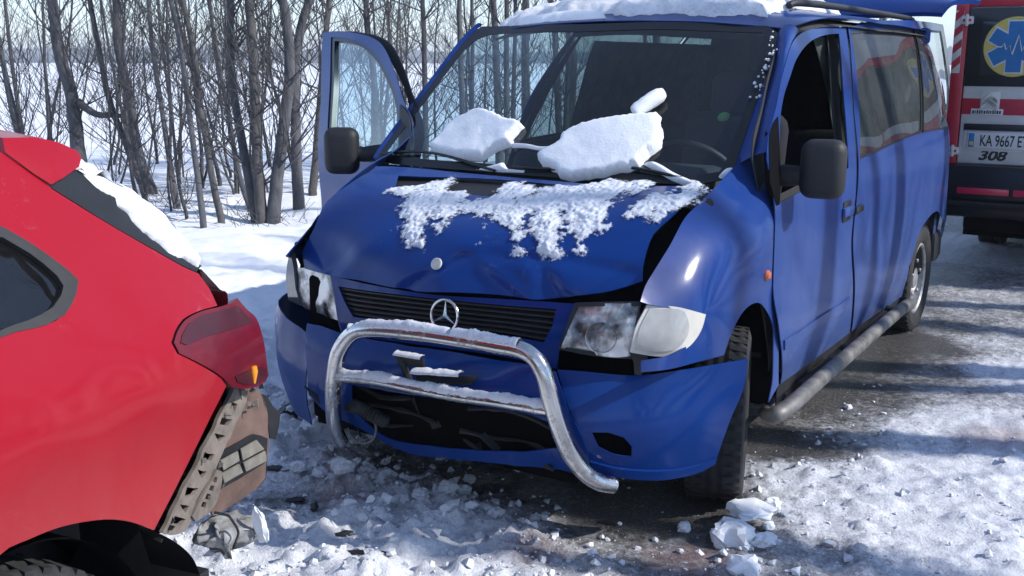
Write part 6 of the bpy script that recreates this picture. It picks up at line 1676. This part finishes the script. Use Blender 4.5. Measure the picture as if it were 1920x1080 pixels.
# the row on the other side of the road, whose shadows cross it and which the van's flank mirrors
for i in range(28):
    x, y = 7.4 + rt.uniform(-.8, 1.8), -6 + i * .8 + rt.uniform(-.4, .4)
    pth = [Vector((x + rt.uniform(-.1, .1) * h, y + rt.uniform(-.1, .1) * h, h)) for h in (0, .8, 1.7, 2.8)]
    make_tree(pth, rt.uniform(.12, .22), 500 + i, 'bare tree on the other roadside, throwing its shadow over the road', rt.uniform(8, 10), 20, 4, 'trees on the other roadside')
# dry undergrowth at the foot of the clump
for i, (x, y) in enumerate(((-4.75, 3.85), (-5.1, 4.2), (-4.5, 4.3), (-5.5, 3.7), (-6.1, 4.2), (-7.1, 4.9))):
    t = empty('dry_brush', (x, y, .1))
    tag(t, ['tangle of dry twigs at the foot of the trunk clump', 'dry twigs left of the trunk clump', 'dry twigs right of the trunk clump near the van', 'dry twigs at the foot of the leaning pair of stems', 'dry twigs under the thin straight stem', 'dry twigs at the foot of the stout trunk'][i], 'brush')
    rb = random.Random(60 + i)
    vs, fs = [], []
    for k in range(70):
        a = rb.uniform(0, 6.28)
        q = [Vector((x + rb.gauss(0, .16), y + rb.gauss(0, .16), .02))]
        d = Vector((math.cos(a), math.sin(a), rb.uniform(.1, 1.6))).normalized()
        L = rb.uniform(.15, .5)
        for m in range(4):
            d = (d + Vector((rb.uniform(-.3, .3), rb.uniform(-.3, .3), rb.uniform(-.3, .15)))).normalized()
            q.append(q[-1] + d * L / 4)
        tube_geo(q, [.0045, .004, .003, .002, .0015], 4, False, vs, fs)
    mesh_obj('twigs', vs, fs, M['twig'], t, sharp=0)

# far wood along the edge of the field
mm, nt, bs = new_mat('far_wood')
nt.links.new(ramp(nt, noise_tex(nt, .06, 6, .7), [(.3, (.10, .12, .15)), (.7, (.22, .24, .28))]), bs.inputs['Base Color'])
bs.inputs['Roughness'].default_value = 1
vs, fs = [], []
rw = random.Random(3)
N_ = 420
for row in range(2):
    for i in range(N_):
        a = math.radians(-110 + 120 * i / N_)
        dd = 560 + row * 60 + 40 * math.sin(i * .05)
        h = 1.5 + 4 * vnoise(np.array([i * .06]), np.array([row * 7.]), 4)[0] + rw.uniform(-.5, .5) + row * 4
        x, y = math.sin(a) * dd, math.cos(a) * dd
        b0 = len(vs)
        w = 3.2
        tx, ty = math.cos(a) * w, -math.sin(a) * w
        ox, oy = math.sin(a) * 4, math.cos(a) * 4
        vs += [Vector((x - tx, y - ty, -3)), Vector((x + tx, y + ty, -3)), Vector((x + tx * .6, y + ty * .6, h * .8)), Vector((x, y, h)), Vector((x - tx * .7, y - ty * .7, h * .75)), Vector((x + ox, y + oy, -3)), Vector((x + ox, y + oy, h * .8))]
        fs += [(b0, b0 + 1, b0 + 2, b0 + 3, b0 + 4), (b0 + 1, b0 + 5, b0 + 6, b0 + 2), (b0 + 5, b0, b0 + 4, b0 + 6), (b0 + 2, b0 + 6, b0 + 3), (b0 + 6, b0 + 4, b0 + 3)]
o = mesh_obj('far_wood', vs, fs, mm, None, False)
tag(o, 'blue-grey line of woods along the far edge of the field', 'wood', kind='stuff')

# ------------------------------------------------------------------ ambulance
AY = 6.0
A_ = SHAPE['amb_pts']
ambu = empty('ambulance', (1.68, AY + 2.5, 0))
tag(ambu, 'white, red and black ambulance seen from behind beyond the blue van', 'ambulance')
M['amb_white'] = plain('ambulance_white', (.62, .62, .60), .4, var=.10, scale=5, coat=.3)
M['amb_red'] = plain('ambulance_red', (.46, .02, .045), .4, var=.15, scale=6, coat=.3)
M['amb_black'] = plain('ambulance_black', (.013, .014, .018), .35, var=.2, scale=6, coat=.3)
M['amb_window'] = plain('ambulance_window', (.035, .042, .045), .12, var=.15, coat=.5)
M['emblem_yellow'] = plain('emblem_yellow', (.62, .50, .12), .5, var=.08)
M['emblem_blue'] = plain('emblem_blue', (.015, .16, .42), .5, var=.08)
M['plate_white'] = plain('plate_white', (.66, .67, .67), .45, var=.06)
M['ink'] = plain('black_ink', (.012, .012, .014), .5, var=.05)
M['reflector'] = plain('red_reflector', (.60, .015, .06), .3, var=.12, scale=80, coat=.6)
XL, XR = .595, 2.70
XM = (XL + XR) / 2
lv = lambda z: .668 - .03 * abs(z - 1.35)          # left edge of the body, drawn in a little at top and bottom


def slab(name, x0, x1, z0, z1, y0, y1, mat, parent=ambu, bev=.006):
    return box(name, (x0, y0, z0), (x1, y1, z1), mat, parent, bev)


body = slab('body', XL, XR, .60, 2.62, AY + .03, AY + 5.2, M['amb_white'], bev=.10)
bz = [p[1] for p in A_['band']]
slab('roof_band', XL + .09, XR - .06, bz[0], bz[0] + .09, AY, AY + .05, M['amb_red'])
for k, (x0, x1) in enumerate(((XL + .10, XM - .004), (XM + .004, XR - .062))):
    d = slab('rear_door', x0, x1, bz[4], bz[0] - .006, AY - .002, AY + .045, M['amb_white'], bev=.012)
    slab('window_surround', x0 + .002, x1 - .002, bz[1], bz[0] - .01, AY - .010, AY, M['amb_black'], d, .004)
    slab('window', x0 + .10, x1 - .10, bz[1] + .075, bz[0] - .11, AY - .014, AY - .008, M['amb_window'], d, .003)
    slab('red_stripe', x0 + .002, x1 - .002, bz[3], bz[2], AY - .006, AY, M['amb_red'], d, .002)
    sx = x0 + .02 if k == 0 else x0 + .05
    slab('handle_strip', x0 + .03, x1 - .03, A_['slot'][1][1], A_['slot'][0][1], AY - .016, AY, M['amb_black'], d, .004)
    tag(d, 'left rear door with plate and numbers' if k == 0 else 'right rear door')
    if k == 0: door_a = d
slab('lower_skirt', XL + .01, XR - .01, .40, .61, AY + .06, AY + 5.15, M['amb_black'], bev=.03)
bumper = slab('rear_bumper', XL + .01, XR - .01, bz[7], bz[4] - .006, AY - .06, AY + .12, M['amb_black'], bev=.03)
slab('bumper_step', XL + .05, XR - .05, bz[7] - .03, bz[7] + .005, AY - .10, AY + .1, M['black_plastic'], bumper, .01)
rx0, rx1 = A_['refl'][0][0], A_['refl'][1][0]
for i in range(5):
    a = rx0 + i * (rx1 - rx0 + .03)
    slab('reflector_strip', a, min(a + rx1 - rx0, XR - .05), bz[6], bz[5], AY - .066, AY - .055, M['reflector'], bumper, .003)
# corner pillar with hazard tape
tz0, tz1 = A_['tape'][0][1], A_['tape'][1][1]
for s, xa, xb in ((1, XL - .004, XL + .066), (-1, XR - .060, XR + .004)):
    cp_ = slab('corner_post', xa, xb + (.03 if s > 0 else 0), .80, 2.45, AY - .004, AY + .12, M['amb_red'], bev=.015)
    tp_ = slab('hazard_tape', xa + .004, xb - .004, tz0, tz1 + .12, AY - .009, AY, M['amb_white'], cp_, .002)
    for k in range(4):
        z = tz0 + .02 + k * .12
        sl2 = [Vector((xa + .005, AY - .012, z)), Vector((xb - .005, AY - .012, z + .055)), Vector((xb - .005, AY - .012, z + .115)), Vector((xa + .005, AY - .012, z + .06))]
        mesh_obj('tape_stripe', sl2 + [v + Vector((0, .006, 0)) for v in sl2], [(0, 1, 2, 3), (7, 6, 5, 4), (0, 4, 5, 1), (1, 5, 6, 2), (2, 6, 7, 3), (3, 7, 4, 0)], M['amb_red'], cp_, False)
for hx, hz in A_['hinge']:
    b = bmesh.new()
    box_bm(b, (hx - .045, AY - .035, hz - .03), (hx + .045, AY - .004, hz + .03), .012)
    box_bm(b, (hx - .012, AY - .05, hz - .045), (hx + .012, AY - .02, hz + .045), .008)
    bm_obj('door_hinge', b, M['amb_white'], door_a)
    slab('hinge_pad', hx - .03, hx + .03, hz - .010, hz + .010, AY - .040, AY - .034, M['amb_red'], door_a, .002)
# number plate
px0, pz1 = A_['plate'][0]
pz0 = A_['plate'][1][1]
slab('plate_niche', px0 - .03, px0 + .60, pz0 - .02, pz1 + .012, AY - .008, AY, M['amb_white'], door_a, .004)
pl = slab('number_plate', px0, px0 + .56, pz0, pz1, AY - .018, AY - .008, M['plate_white'], door_a, .004)
slab('plate_flag', px0 + .008, px0 + .048, pz0 + .008, pz1 - .008, AY - .020, AY - .016, M['emblem_blue'], pl, .001)
slab('plate_flag', px0 + .014, px0 + .042, pz0 + .02, pz0 + .05, AY - .0215, AY - .019, M['emblem_yellow'], pl, .001)


def text(name, s, x, z, h, mat, parent, y, shear=0., width=None, bold=0.):
    c = bpy.data.curves.new(name, 'FONT')
    c.body = s
    c.extrude = .0015
    c.offset = bold
    c.shear = shear
    o = bpy.data.objects.new(name, c)
    COL.objects.link(o)
    dg_ = bpy.context.evaluated_depsgraph_get()
    me = bpy.data.meshes.new_from_object(o.evaluated_get(dg_))
    bpy.data.objects.remove(o)
    co = np.array([v.co[:] for v in me.vertices])
    lo, hi = co.min(0), co.max(0)
    k = h / (hi[1] - lo[1])
    kx = k if width is None else width / (hi[0] - lo[0])
    for v in me.vertices:
        v.co = Vector((x + (v.co.x - lo[0]) * kx, y - v.co.z, z + (v.co.y - lo[1]) * k))
    me.materials.clear(); me.materials.append(mat)
    o = bpy.data.objects.new(name, me)
    COL.objects.link(o)
    adopt(o, parent)
    return o


tx0, tz0_ = A_['txt'][0]
text('plate_lettering', 'KA 9667 ET', tx0 + .006, pz0 + .018, pz1 - pz0 - .036, M['ink'], pl, AY - .0195, 0, .33, .008)
nx, nz = A_['num'][0]
text('fleet_number', '308', nx, nz, A_['num'][1][1] - nz - .01, M['ink'], door_a, AY - .003, .25, A_['num'][1][0] - nx, .035)
# chevron badge over a name strip
lx, lz = A_['logo'][0]
for k in range(2):
    z = lz - .035 + k * .045
    q = [(-.055, 0), (0, .05), (.055, 0), (.055, -.022), (0, .024), (-.055, -.022)]
    vs = [Vector((lx + .03 + a, AY - .022, z + c)) for a, c in q] + [Vector((lx + .03 + a, AY - .004, z + c)) for a, c in q]
    mesh_obj('chevron_badge', vs, [(0, 1, 4, 5), (1, 2, 3, 4)] + [(i, (i + 1) % 6, (i + 1) % 6 + 6, i + 6) for i in range(6)], M['mirror_chrome'], door_a, False)
slab('badge_plate', lx - .035, lx + .10, lz - .055, lz + .075, AY - .009, AY - .004, M['amb_white'], door_a, .003)
ns = slab('name_strip', lx - .095, lx + .13, lz - .10, lz - .055, AY - .010, AY - .003, M['plate_white'], door_a, .002)
rq = random.Random(2)
xx = lx - .085
while xx < lx + .115:
    w = rq.uniform(.006, .012)
    slab('name_mark', xx, xx + w, lz - .092, lz - .064 - rq.uniform(0, .006), AY - .0125, AY - .009, M['ink'], ns, 0)
    xx += w + rq.uniform(.005, .009)
# round rescue emblem
ex, ez = A_['emblem'][0]
er = .215
dsc = lathe('rescue_emblem', [(0, .004), (er, .004), (er, 0), (0, 0)], M['emblem_yellow'], door_a, frame_m((ex, AY - .012, ez), (0, -1, 0)), 48)


def star(name, w, L, y, mat):
    vs, fs = [], []
    for k in range(3):
        a = math.radians(90 + 60 * k)
        d, n = Vector((math.cos(a), 0, math.sin(a))), Vector((-math.sin(a), 0, math.cos(a)))
        b0 = len(vs)
        yy = y - k * .0005
        for e in (0, .003):
            vs += [Vector((ex, yy + e, ez)) + d * sx_ * L + n * sy_ * w for sx_, sy_ in ((-1, -1), (1, -1), (1, 1), (-1, 1))]
        fs += [(b0, b0 + 1, b0 + 2, b0 + 3), (b0 + 7, b0 + 6, b0 + 5, b0 + 4)] + [(b0 + i, b0 + 4 + i, b0 + 4 + (i + 1) % 4, b0 + (i + 1) % 4) for i in range(4)]
    return mesh_obj(name, vs, fs, mat, dsc, False)


star('star_outline', .064, .195, AY - .020, M['plate_white'])
star('star_of_six_bars', .052, .183, AY - .025, M['emblem_blue'])
hb_ = [(-.13, 0), (-.09, 0), (-.075, .025), (-.06, -.02), (-.035, .01), (-.015, -.055), (.02, .085), (.05, -.035), (.07, .03), (.085, 0), (.13, 0)]
vs, fs = tube_geo([Vector((ex + a, AY - .028, ez + c)) for a, c in hb_], .006, 5)
mesh_obj('heartbeat_line', vs, fs, M['plate_white'], dsc)
lathe('emblem_ring', [(er - .012, .007), (er, .007), (er + .004, 0)], M['emblem_yellow'], dsc, frame_m((ex, AY - .012, ez), (0, -1, 0)), 48)
for x in (XL + .22, XR - .22):
    for y in (AY + 1.5, AY + 4.3):
        make_wheel(ambu, (x, y, .33), 0, -1 if x < XM else 1, .335, .21)
box('under_shadow_panel', (XL + .05, AY + .9, .14), (XR - .05, AY + .93, .5), M['dark'], ambu, .005)  # added dark panel standing in for the shadow beneath the ambulance
box('underbody', (XL + .15, AY + .2, .28), (XR - .15, AY + 5, .42), M['dark'], ambu, .03)

# ------------------------------------------------------------------ snow lying on things
def snow_slab(name, S, loop, T, tau, amp, label, mat='snow', step=.014, f=9., seed=0, off0=.0, cat='snow', corner=45, tilt=None, bite=0.):
    lp_ = smooth_loop(loop, corner, step)
    if bite:
        c0 = lp_.mean(0)
        nn = fbm(lp_[:, 0], lp_[:, 1], 24, 3, seed + 3) - .5
        lp_ = lp_ + (lp_ - c0) / (np.linalg.norm(lp_ - c0, axis=1)[:, None] + 1e-6) * (nn * bite)[:, None]
    V, F = tri_region([lp_], step)
    d = edge_dist(lp_, V)
    h = T * (1 - np.exp(-d / tau))
    h = h + amp * (fbm(V[:, 0], V[:, 1], f, 4, seed) - .5) * 2 * sstep(0, tau, d)
    if tilt: h = h * (1 + tilt[0] * (V[:, 0] - V[:, 0].mean()) + tilt[1] * (V[:, 1] - V[:, 1].mean()))
    h = np.maximum(h, .0)
    base = S.pos(V, off0)
    top = base + S.N * (h + .002)[:, None]
    n = len(V)
    P = np.concatenate([top, base])
    fc = [tuple(t) for t in F]
    nn = np.cross(top[F[:, 1]] - top[F[:, 0]], top[F[:, 2]] - top[F[:, 0]])
    if (nn @ S.N).mean() < 0: fc = [t[::-1] for t in fc]
    es = {}
    for t in fc:
        for i in range(3): es[(t[i], t[(i + 1) % 3])] = 1
    bd = [e for e in es if (e[1], e[0]) not in es]
    faces = fc + [(c + n, b_ + n, a + n) for a, b_, c in fc] + [(a, a + n, b_ + n, b_) for a, b_ in bd]
    o = mesh_obj(name, P, faces, M[mat], None, sharp=0)
    return tag(o, label, cat)


SW = _SURF['windshield']
snow_slab('snow_slab', SW, SHAPE['slab_left'], .046, .004, .006, 'smaller snow slab on the left of the windscreen', seed=1, bite=.022, f=8, step=.010)
snow_slab('snow_slab', SW, SHAPE['slab_right'], .050, .004, .007, 'large flat snow slab in the middle of the windscreen', seed=5, bite=.022, f=6, step=.010)
snow_slab('snow_ridge', SW, SHAPE['ridge_a'], .022, .008, .008, 'thin snow ridge on the wiper between the two slabs', seed=7, step=.007)
snow_slab('snow_ridge', SW, SHAPE['ridge_b'], .030, .012, .010, 'snow strip slanting down the wiper by the driver side corner', seed=8, step=.008)
snow_slab('snow_ridge', SW, SHAPE['ridge_c'], .018, .008, .006, 'little snow heap under the left slab above the bonnet edge', seed=9, step=.007)
snow_slab('snow_ridge', SW, SHAPE['ridge_d'], .022, .010, .006, 'little snow heap at the lower driver corner of the windscreen', seed=10, step=.007)
a, b_ = [Vector(p) for p in SHAPE['stick']]
pp = [a.lerp(b_, t) for t in np.linspace(0, 1, 9)]
vs, fs = tube_geo(pp, [.024, .030, .029, .031, .030, .031, .030, .029, .022], 16)
vs = [v + mnoise.noise_vector(v * 22) * .004 for v in vs]
tag(mesh_obj('snow_roll', vs, fs, M['snow'], None, sharp=60), 'roll-shaped snow chunk sticking up above the large slab', 'snow')

# patchy snow on the bonnet
SHd = _SURF['hood']
polys = [smooth_loop(p, 60, .01) for p in SHAPE['hood_snow']]
lo = np.min([p.min(0) for p in polys], 0) - .03
hi = np.max([p.max(0) for p in polys], 0) + .03
gs = .0042
X, Y = np.meshgrid(np.arange(lo[0], hi[0], gs), np.arange(lo[1], hi[1], gs))
q = np.stack([X.ravel(), Y.ravel()], 1)
sd = np.full(len(q), -1e9)
for p in polys:
    e = edge_dist(p, q)
    sd = np.maximum(sd, np.where(inside(p, q), e, -e))
nz = fbm(q[:, 0], q[:, 1], 13, 5, 41, .6) - .5
fine = fbm(q[:, 0], q[:, 1], 90, 3, 47) - .5
hh = np.clip((sd + .020) / .055, -1, 1) * .62 + nz * 1.4 + fine * .3
hgt = np.where(hh > 0, .0008 + .013 * np.clip(hh, 0, 1) ** .75 * (1 + 1.1 * fine + .8 * nz), -1)
thin = hgt > 0
P = SHd.pos(q)
P = dent(P) + SHd.N * np.maximum(hgt, -.001)[:, None]
nx_, ny_ = X.shape[1], X.shape[0]
i, j = np.meshgrid(np.arange(nx_ - 1), np.arange(ny_ - 1))
a0 = (j * nx_ + i).ravel()
Q = np.stack([a0, a0 + 1, a0 + nx_ + 1, a0 + nx_], 1)
Q = Q[thin[Q].sum(1) >= 2]
used = np.unique(Q)
rm = np.full(len(P), -1); rm[used] = np.arange(len(used))
Q = rm[Q]; P2 = P[used]
nn = np.cross(P2[Q[:, 1]] - P2[Q[:, 0]], P2[Q[:, 3]] - P2[Q[:, 0]])
if (nn @ SHd.N).mean() < 0: Q = Q[:, ::-1]
o = mesh_obj('bonnet_snow', P2, Q.tolist(), M['wet_snow'], None, sharp=0)
at_ = o.data.attributes.new('depth', 'FLOAT', 'POINT')
at_.data.foreach_set('value', np.clip(hh, 0, 1)[used].astype(np.float32))
tag(o, 'patchy wet snow smeared over the upper bonnet of the van', 'snow', kind='stuff')

# roof snow
SR = _SURF['roof']
snow_slab('roof_snow', SR, [(-.72, 1.66), (-.60, 1.585), (-.45, 1.60), (-.30, 1.55), (-.15, 1.60), (.05, 1.55), (.22, 1.60), (.38, 1.58), (.50, 1.66), (.60, 1.72), (.60, 2.0), (.56, 2.6), (.5, 3.2), (0, 3.4), (-.6, 3.2), (-.72, 2.4)], .045, .02, .03, 'thick snow layer on the front of the van roof', mat='dirty_snow', seed=3, step=.014, f=13, bite=.07)
snow_slab('roof_snow', SR, [(-.70, 1.64), (-.45, 1.545), (-.2, 1.51), (-.05, 1.515), (-.12, 1.58), (-.4, 1.62), (-.62, 1.70)], .03, .015, .012, 'thin snow lip above the windscreen on its left half', seed=4, step=.012, f=12, bite=.03)

# ridges of snow frozen on the bull bar
def bar_snow(name, path, r, label, seed, gaps, w=.8, n=26):
    pth = crom(path, n)
    vs, fs = [], []
    rr = random.Random(seed)
    n = len(pth)
    k = 7
    for i_, p in enumerate(pth):
        t = (pth[min(i_ + 1, n - 1)] - pth[max(i_ - 1, 0)]).normalized()
        up = (Vector((0, -.25, 1)) - t * t.dot(Vector((0, -.25, 1)))).normalized()
        sd_ = t.cross(up)
        amt = max(0, mnoise.noise(Vector((i_ * .05 + seed, 0, 0))) * .7 + mnoise.noise(Vector((i_ * .21, seed, 0))) * .35 + .5) * (1 if not gaps else gaps(i_ / (n - 1)))
        for m in range(k):
            a = math.radians(-70 + 140 * m / (k - 1))
            hgt_ = r + (.012 * amt + rr.uniform(0, .007) * amt) * math.cos(a) * 1.0 - (.004 if amt < .2 else 0)
            vs.append(p + up * (math.cos(a) * hgt_) + sd_ * (math.sin(a) * hgt_ * w))
    for i_ in range(n - 1):
        for m in range(k - 1):
            fs.append((i_ * k + m, i_ * k + m + 1, (i_ + 1) * k + m + 1, (i_ + 1) * k + m))
    o = mesh_obj(name, vs, fs, M['dirty_snow'], None, sharp=0)
    return tag(o, label, 'snow')


hoop = SHAPE['bar_hoop']
bar_snow('bar_snow', hoop[5:11], .028, 'crust of snow along the top tube of the bull bar', 1, None)
bar_snow('bar_snow', SHAPE['bar_cross'], .022, 'crust of snow along the lower crossbar of the bull bar', 2, None)


pbt = [Vector(p) for p in SHAPE['plate_bits']]
bar_snow('plate_snow', [pbt[6].lerp(pbt[7], t) for t in (0, .25, .5, .75)], .004, 'snow heaped on the broken number plate holder', 5, None, w=2.4, n=5)
bar_snow('plate_snow', [pbt[2], pbt[2].lerp(pbt[3], .5), pbt[3]], .004, 'snow scrap on the bracket above the broken plate holder', 6, None, w=2.4, n=5)

# snow on the red car's rear window
snow_slab('window_snow', _SURF['red_side'], SHAPE['glass_snow'], .03, .016, .016, 'snow lying down the rear window of the red car', seed=15, step=.007, f=26, bite=.035, off0=-.012)
vs, fs = [], []
gq = crom(SHAPE['rear_glass_edge'], 8)
nn_ = len(gq)
mm_ = 26
for i_, p in enumerate(gq):
    t = i_ / (nn_ - 1)
    qf_ = flip(p)
    for k in range(mm_):
        s_ = .004 + k / (mm_ - 1) * .45
        w = 1 - abs(2 * s_ - 1) ** 1.7
        base = p.lerp(qf_, s_) + EU * (.11 * w) + UP * (.02 * w)
        h = .022 * float(sstep(0, .06, np.array(t))) * float(sstep(1, .9, np.array(k / (mm_ - 1))))
        h = h * (1 + 1.1 * mnoise.noise(base * 22) + .5 * mnoise.noise(base * 60)) + .001
        vs.append(base + (EU * .55 + UP * .8).normalized() * h)
for i_ in range(nn_ - 1):
    for k in range(mm_ - 1): fs.append((i_ * mm_ + k, i_ * mm_ + k + 1, (i_ + 1) * mm_ + k + 1, (i_ + 1) * mm_ + k))
tag(mesh_obj('window_snow', vs, fs, M['snow'], None, sharp=0), 'snow blanket over the far side of the red rear window', 'snow')
tq = [Vector(p) for p in SHAPE['tailgate_edge']]


def clod(name, c, r, seed, label, group=None, mat='dirty_snow', flat=.7, sub=3, block=0., turn=0.):
    b = bmesh.new()
    bmesh.ops.create_icosphere(b, subdivisions=sub, radius=1)
    gz = ground_h(np.array([c[0]]), np.array([c[1]]))[0][0]
    Rz = Matrix.Rotation(turn or seed * 1.7, 3, 'Z')
    for v in b.verts:
        p = v.co.copy()
        if block:
            m = max(abs(p.x), abs(p.y), abs(p.z))
            p = p.lerp(p / m * .82, block)
        p += mnoise.noise_vector(v.co * 1.3 + Vector((seed * 3.1, 0, 0))) * .38 + mnoise.noise_vector(v.co * 3.1 + Vector((0, seed * 2.3, 0))) * .24
        p = Rz @ p
        v.co = Vector((c[0] + p.x * r, c[1] + p.y * r, gz + r * flat * .55 + p.z * r * flat))
    o = bm_obj(name, b, M[mat], None, sharp=28)
    return tag(o, label, 'snow', group)


CL = ['largest white snow block on the road below the van bumper', 'flat white snow block right of the largest block on the road', 'bluish snow block at the bottom edge below the largest block',
      'small snow lump left of the largest block on the road', 'tiny snow lump above the flat block on the road', 'grey snow lump right of the steered front wheel']
CL2 = ['large snow clod left of the bull bar foot', 'clod just right of the bull bar foot in shadow', 'round clod under the torn hose', 'clod nearest the red car corner', 'pale clod in the middle below the lower lip', 'clod at the edge of the churned snow heap', 'small clod between red car corner and bull bar', 'single white snow lump lying beside the side step', 'white snow ball hanging by the torn hose', 'small clod in shadow under the lower lip', 'broad clod on the crest of the churned heap', 'rightmost clod of the churned heap by wet asphalt']
for i, (c, r) in enumerate(SHAPE['clods']):
    if i < 6: clod('snow_block', c, r, i + 1, CL[i], None, 'snow', .75 if i != 1 else .55, 3, .75 if i < 3 else .3)
    else: clod('snow_clod', c, r, i + 1, CL2[i - 6], None)
sg = SHAPE['slab_ground'][0]
o = clod('snow_block', (sg[0] + .03, sg[1] + .07), .075, 31, 'flat snow plate leaning on the largest block on the road', None, 'snow', .3, 3, .8)
o.location.z = .05

ico = bmesh.new(); bmesh.ops.create_icosphere(ico, subdivisions=1, radius=1)
iv = np.array([v.co[:] for v in ico.verts]); ifc = np.array([[v.index for v in f.verts] for f in ico.faces]); ico.free()
# frozen lumps on the driver-side edge of the windscreen
rl = random.Random(8)
fv, ff = [], []
for i_ in range(34):
    t = rl.random()
    pa, pb_ = [Vector(p) for p in SHAPE['pillar_in'][2:4]] if t < .75 else [Vector(p) for p in SHAPE['pillar_in'][1:3]]
    p = pa.lerp(pb_, rl.random()) + Vector((rl.uniform(-.03, .012), -.012, .012))
    r_ = rl.uniform(.002, .008)
    b0 = len(fv)
    for v in iv: fv.append(p + Vector(v) * r_ * rl.uniform(.75, 1.25))
    ff += [tuple(int(k_) + b0 for k_ in f_) for f_ in ifc]
tag(mesh_obj('frost_lumps', fv, ff, M['snow'], None, sharp=0), 'little frozen snow lumps along the driver windscreen pillar', 'snow', kind='stuff')

# crumbs of snow all over the churned road
rc = np.random.default_rng(4)
vs, fs = [], []
xy = np.stack([rc.uniform(-1.4, 2.6, 16000), rc.uniform(-.9, 2.6, 16000)], 1)
hh, cc, _s2 = ground_h(xy[:, 0], xy[:, 1])
_c, ll = cover(xy[:, 0], xy[:, 1])
k = rc.random(16000) < (.10 + .9 * ll) * sstep(.1, .6, cc) * np.where(xy[:, 0] > 1.2, .35, 1)
xy, hh, ll = xy[k], hh[k], ll[k]
n = len(xy)
sz = (.003 + .017 * rc.random(n) ** 4) * (.6 + .8 * ll)
V = iv[None] * (1 + rc.normal(0, .34, (n, len(iv), 1))) * sz[:, None, None] * np.array([1, 1, .75])
V = V + np.stack([xy[:, 0], xy[:, 1], hh + sz * .35], 1)[:, None]
F = (ifc[None] + (np.arange(n) * len(iv))[:, None, None]).reshape(-1, 3)
o = mesh_obj('snow_crumbs', V.reshape(-1, 3), F.tolist(), M['dirty_snow'], None, False)
tag(o, 'loose crumbs of snow and slush scattered over the road', 'snow', kind='stuff')

# broken plastic on the ground
M['debris'] = plain('broken_plastic', (.016, .017, .02), .5, var=.4)
DL = ['flat black plastic shard beside the torn corner of the red car', 'dark clump of wreckage on the snow under the van bumper', 'thin black strip on the snow at the bottom edge', 'bent black shard lying below the bull bar',
      'small dark splinter on the stained snow near the red car', 'dark sliver on the snow between the two cars', 'thin dark splinter on the wet asphalt in front of the van']
for i, c in enumerate(SHAPE['debris']):
    gz = ground_h(np.array([c[0]]), np.array([c[1]]))[0][0]
    L, W, H = ((.05, .022, .012), (.055, .04, .03), (.085, .008, .006), (.05, .014, .012), (.04, .015, .008), (.035, .012, .01), (.04, .008, .006))[i]
    a = (.3, 1.2, .5, 1.0, 2.2, .8, .2)[i]
    b = bmesh.new()
    bmesh.ops.create_icosphere(b, subdivisions=2, radius=1)
    Rz = Matrix.Rotation(a, 3, 'Z')
    for v in b.verts:
        p = v.co + mnoise.noise_vector(v.co * 1.5 + Vector((i * 5, 0, 0))) * .6
        v.co = Vector((c[0], c[1], gz + H * .7)) + Rz @ Vector((p.x * L, p.y * W, p.z * H))
    o = bm_obj('plastic_shard', b, M['debris'], None, sharp=20)
    tag(o, DL[i], 'debris')

# ------------------------------------------------------------------ winter air
mm, nt, bs = new_mat('winter_haze')
nt.nodes.remove(bs)
pv = nd(nt, 'ShaderNodeVolumePrincipled')
pv.inputs['Color'].default_value = (.86, .92, 1, 1)
pv.inputs['Density'].default_value = .0011
nt.links.new(pv.outputs[0], nt.nodes['Material Output'].inputs['Volume'])
hz_ = box('haze', (-1300, -950, -6), (1000, 1300, 24), mm, None, 0)
tag(hz_, 'thin pale winter haze in the air over the field', 'haze', kind='stuff')
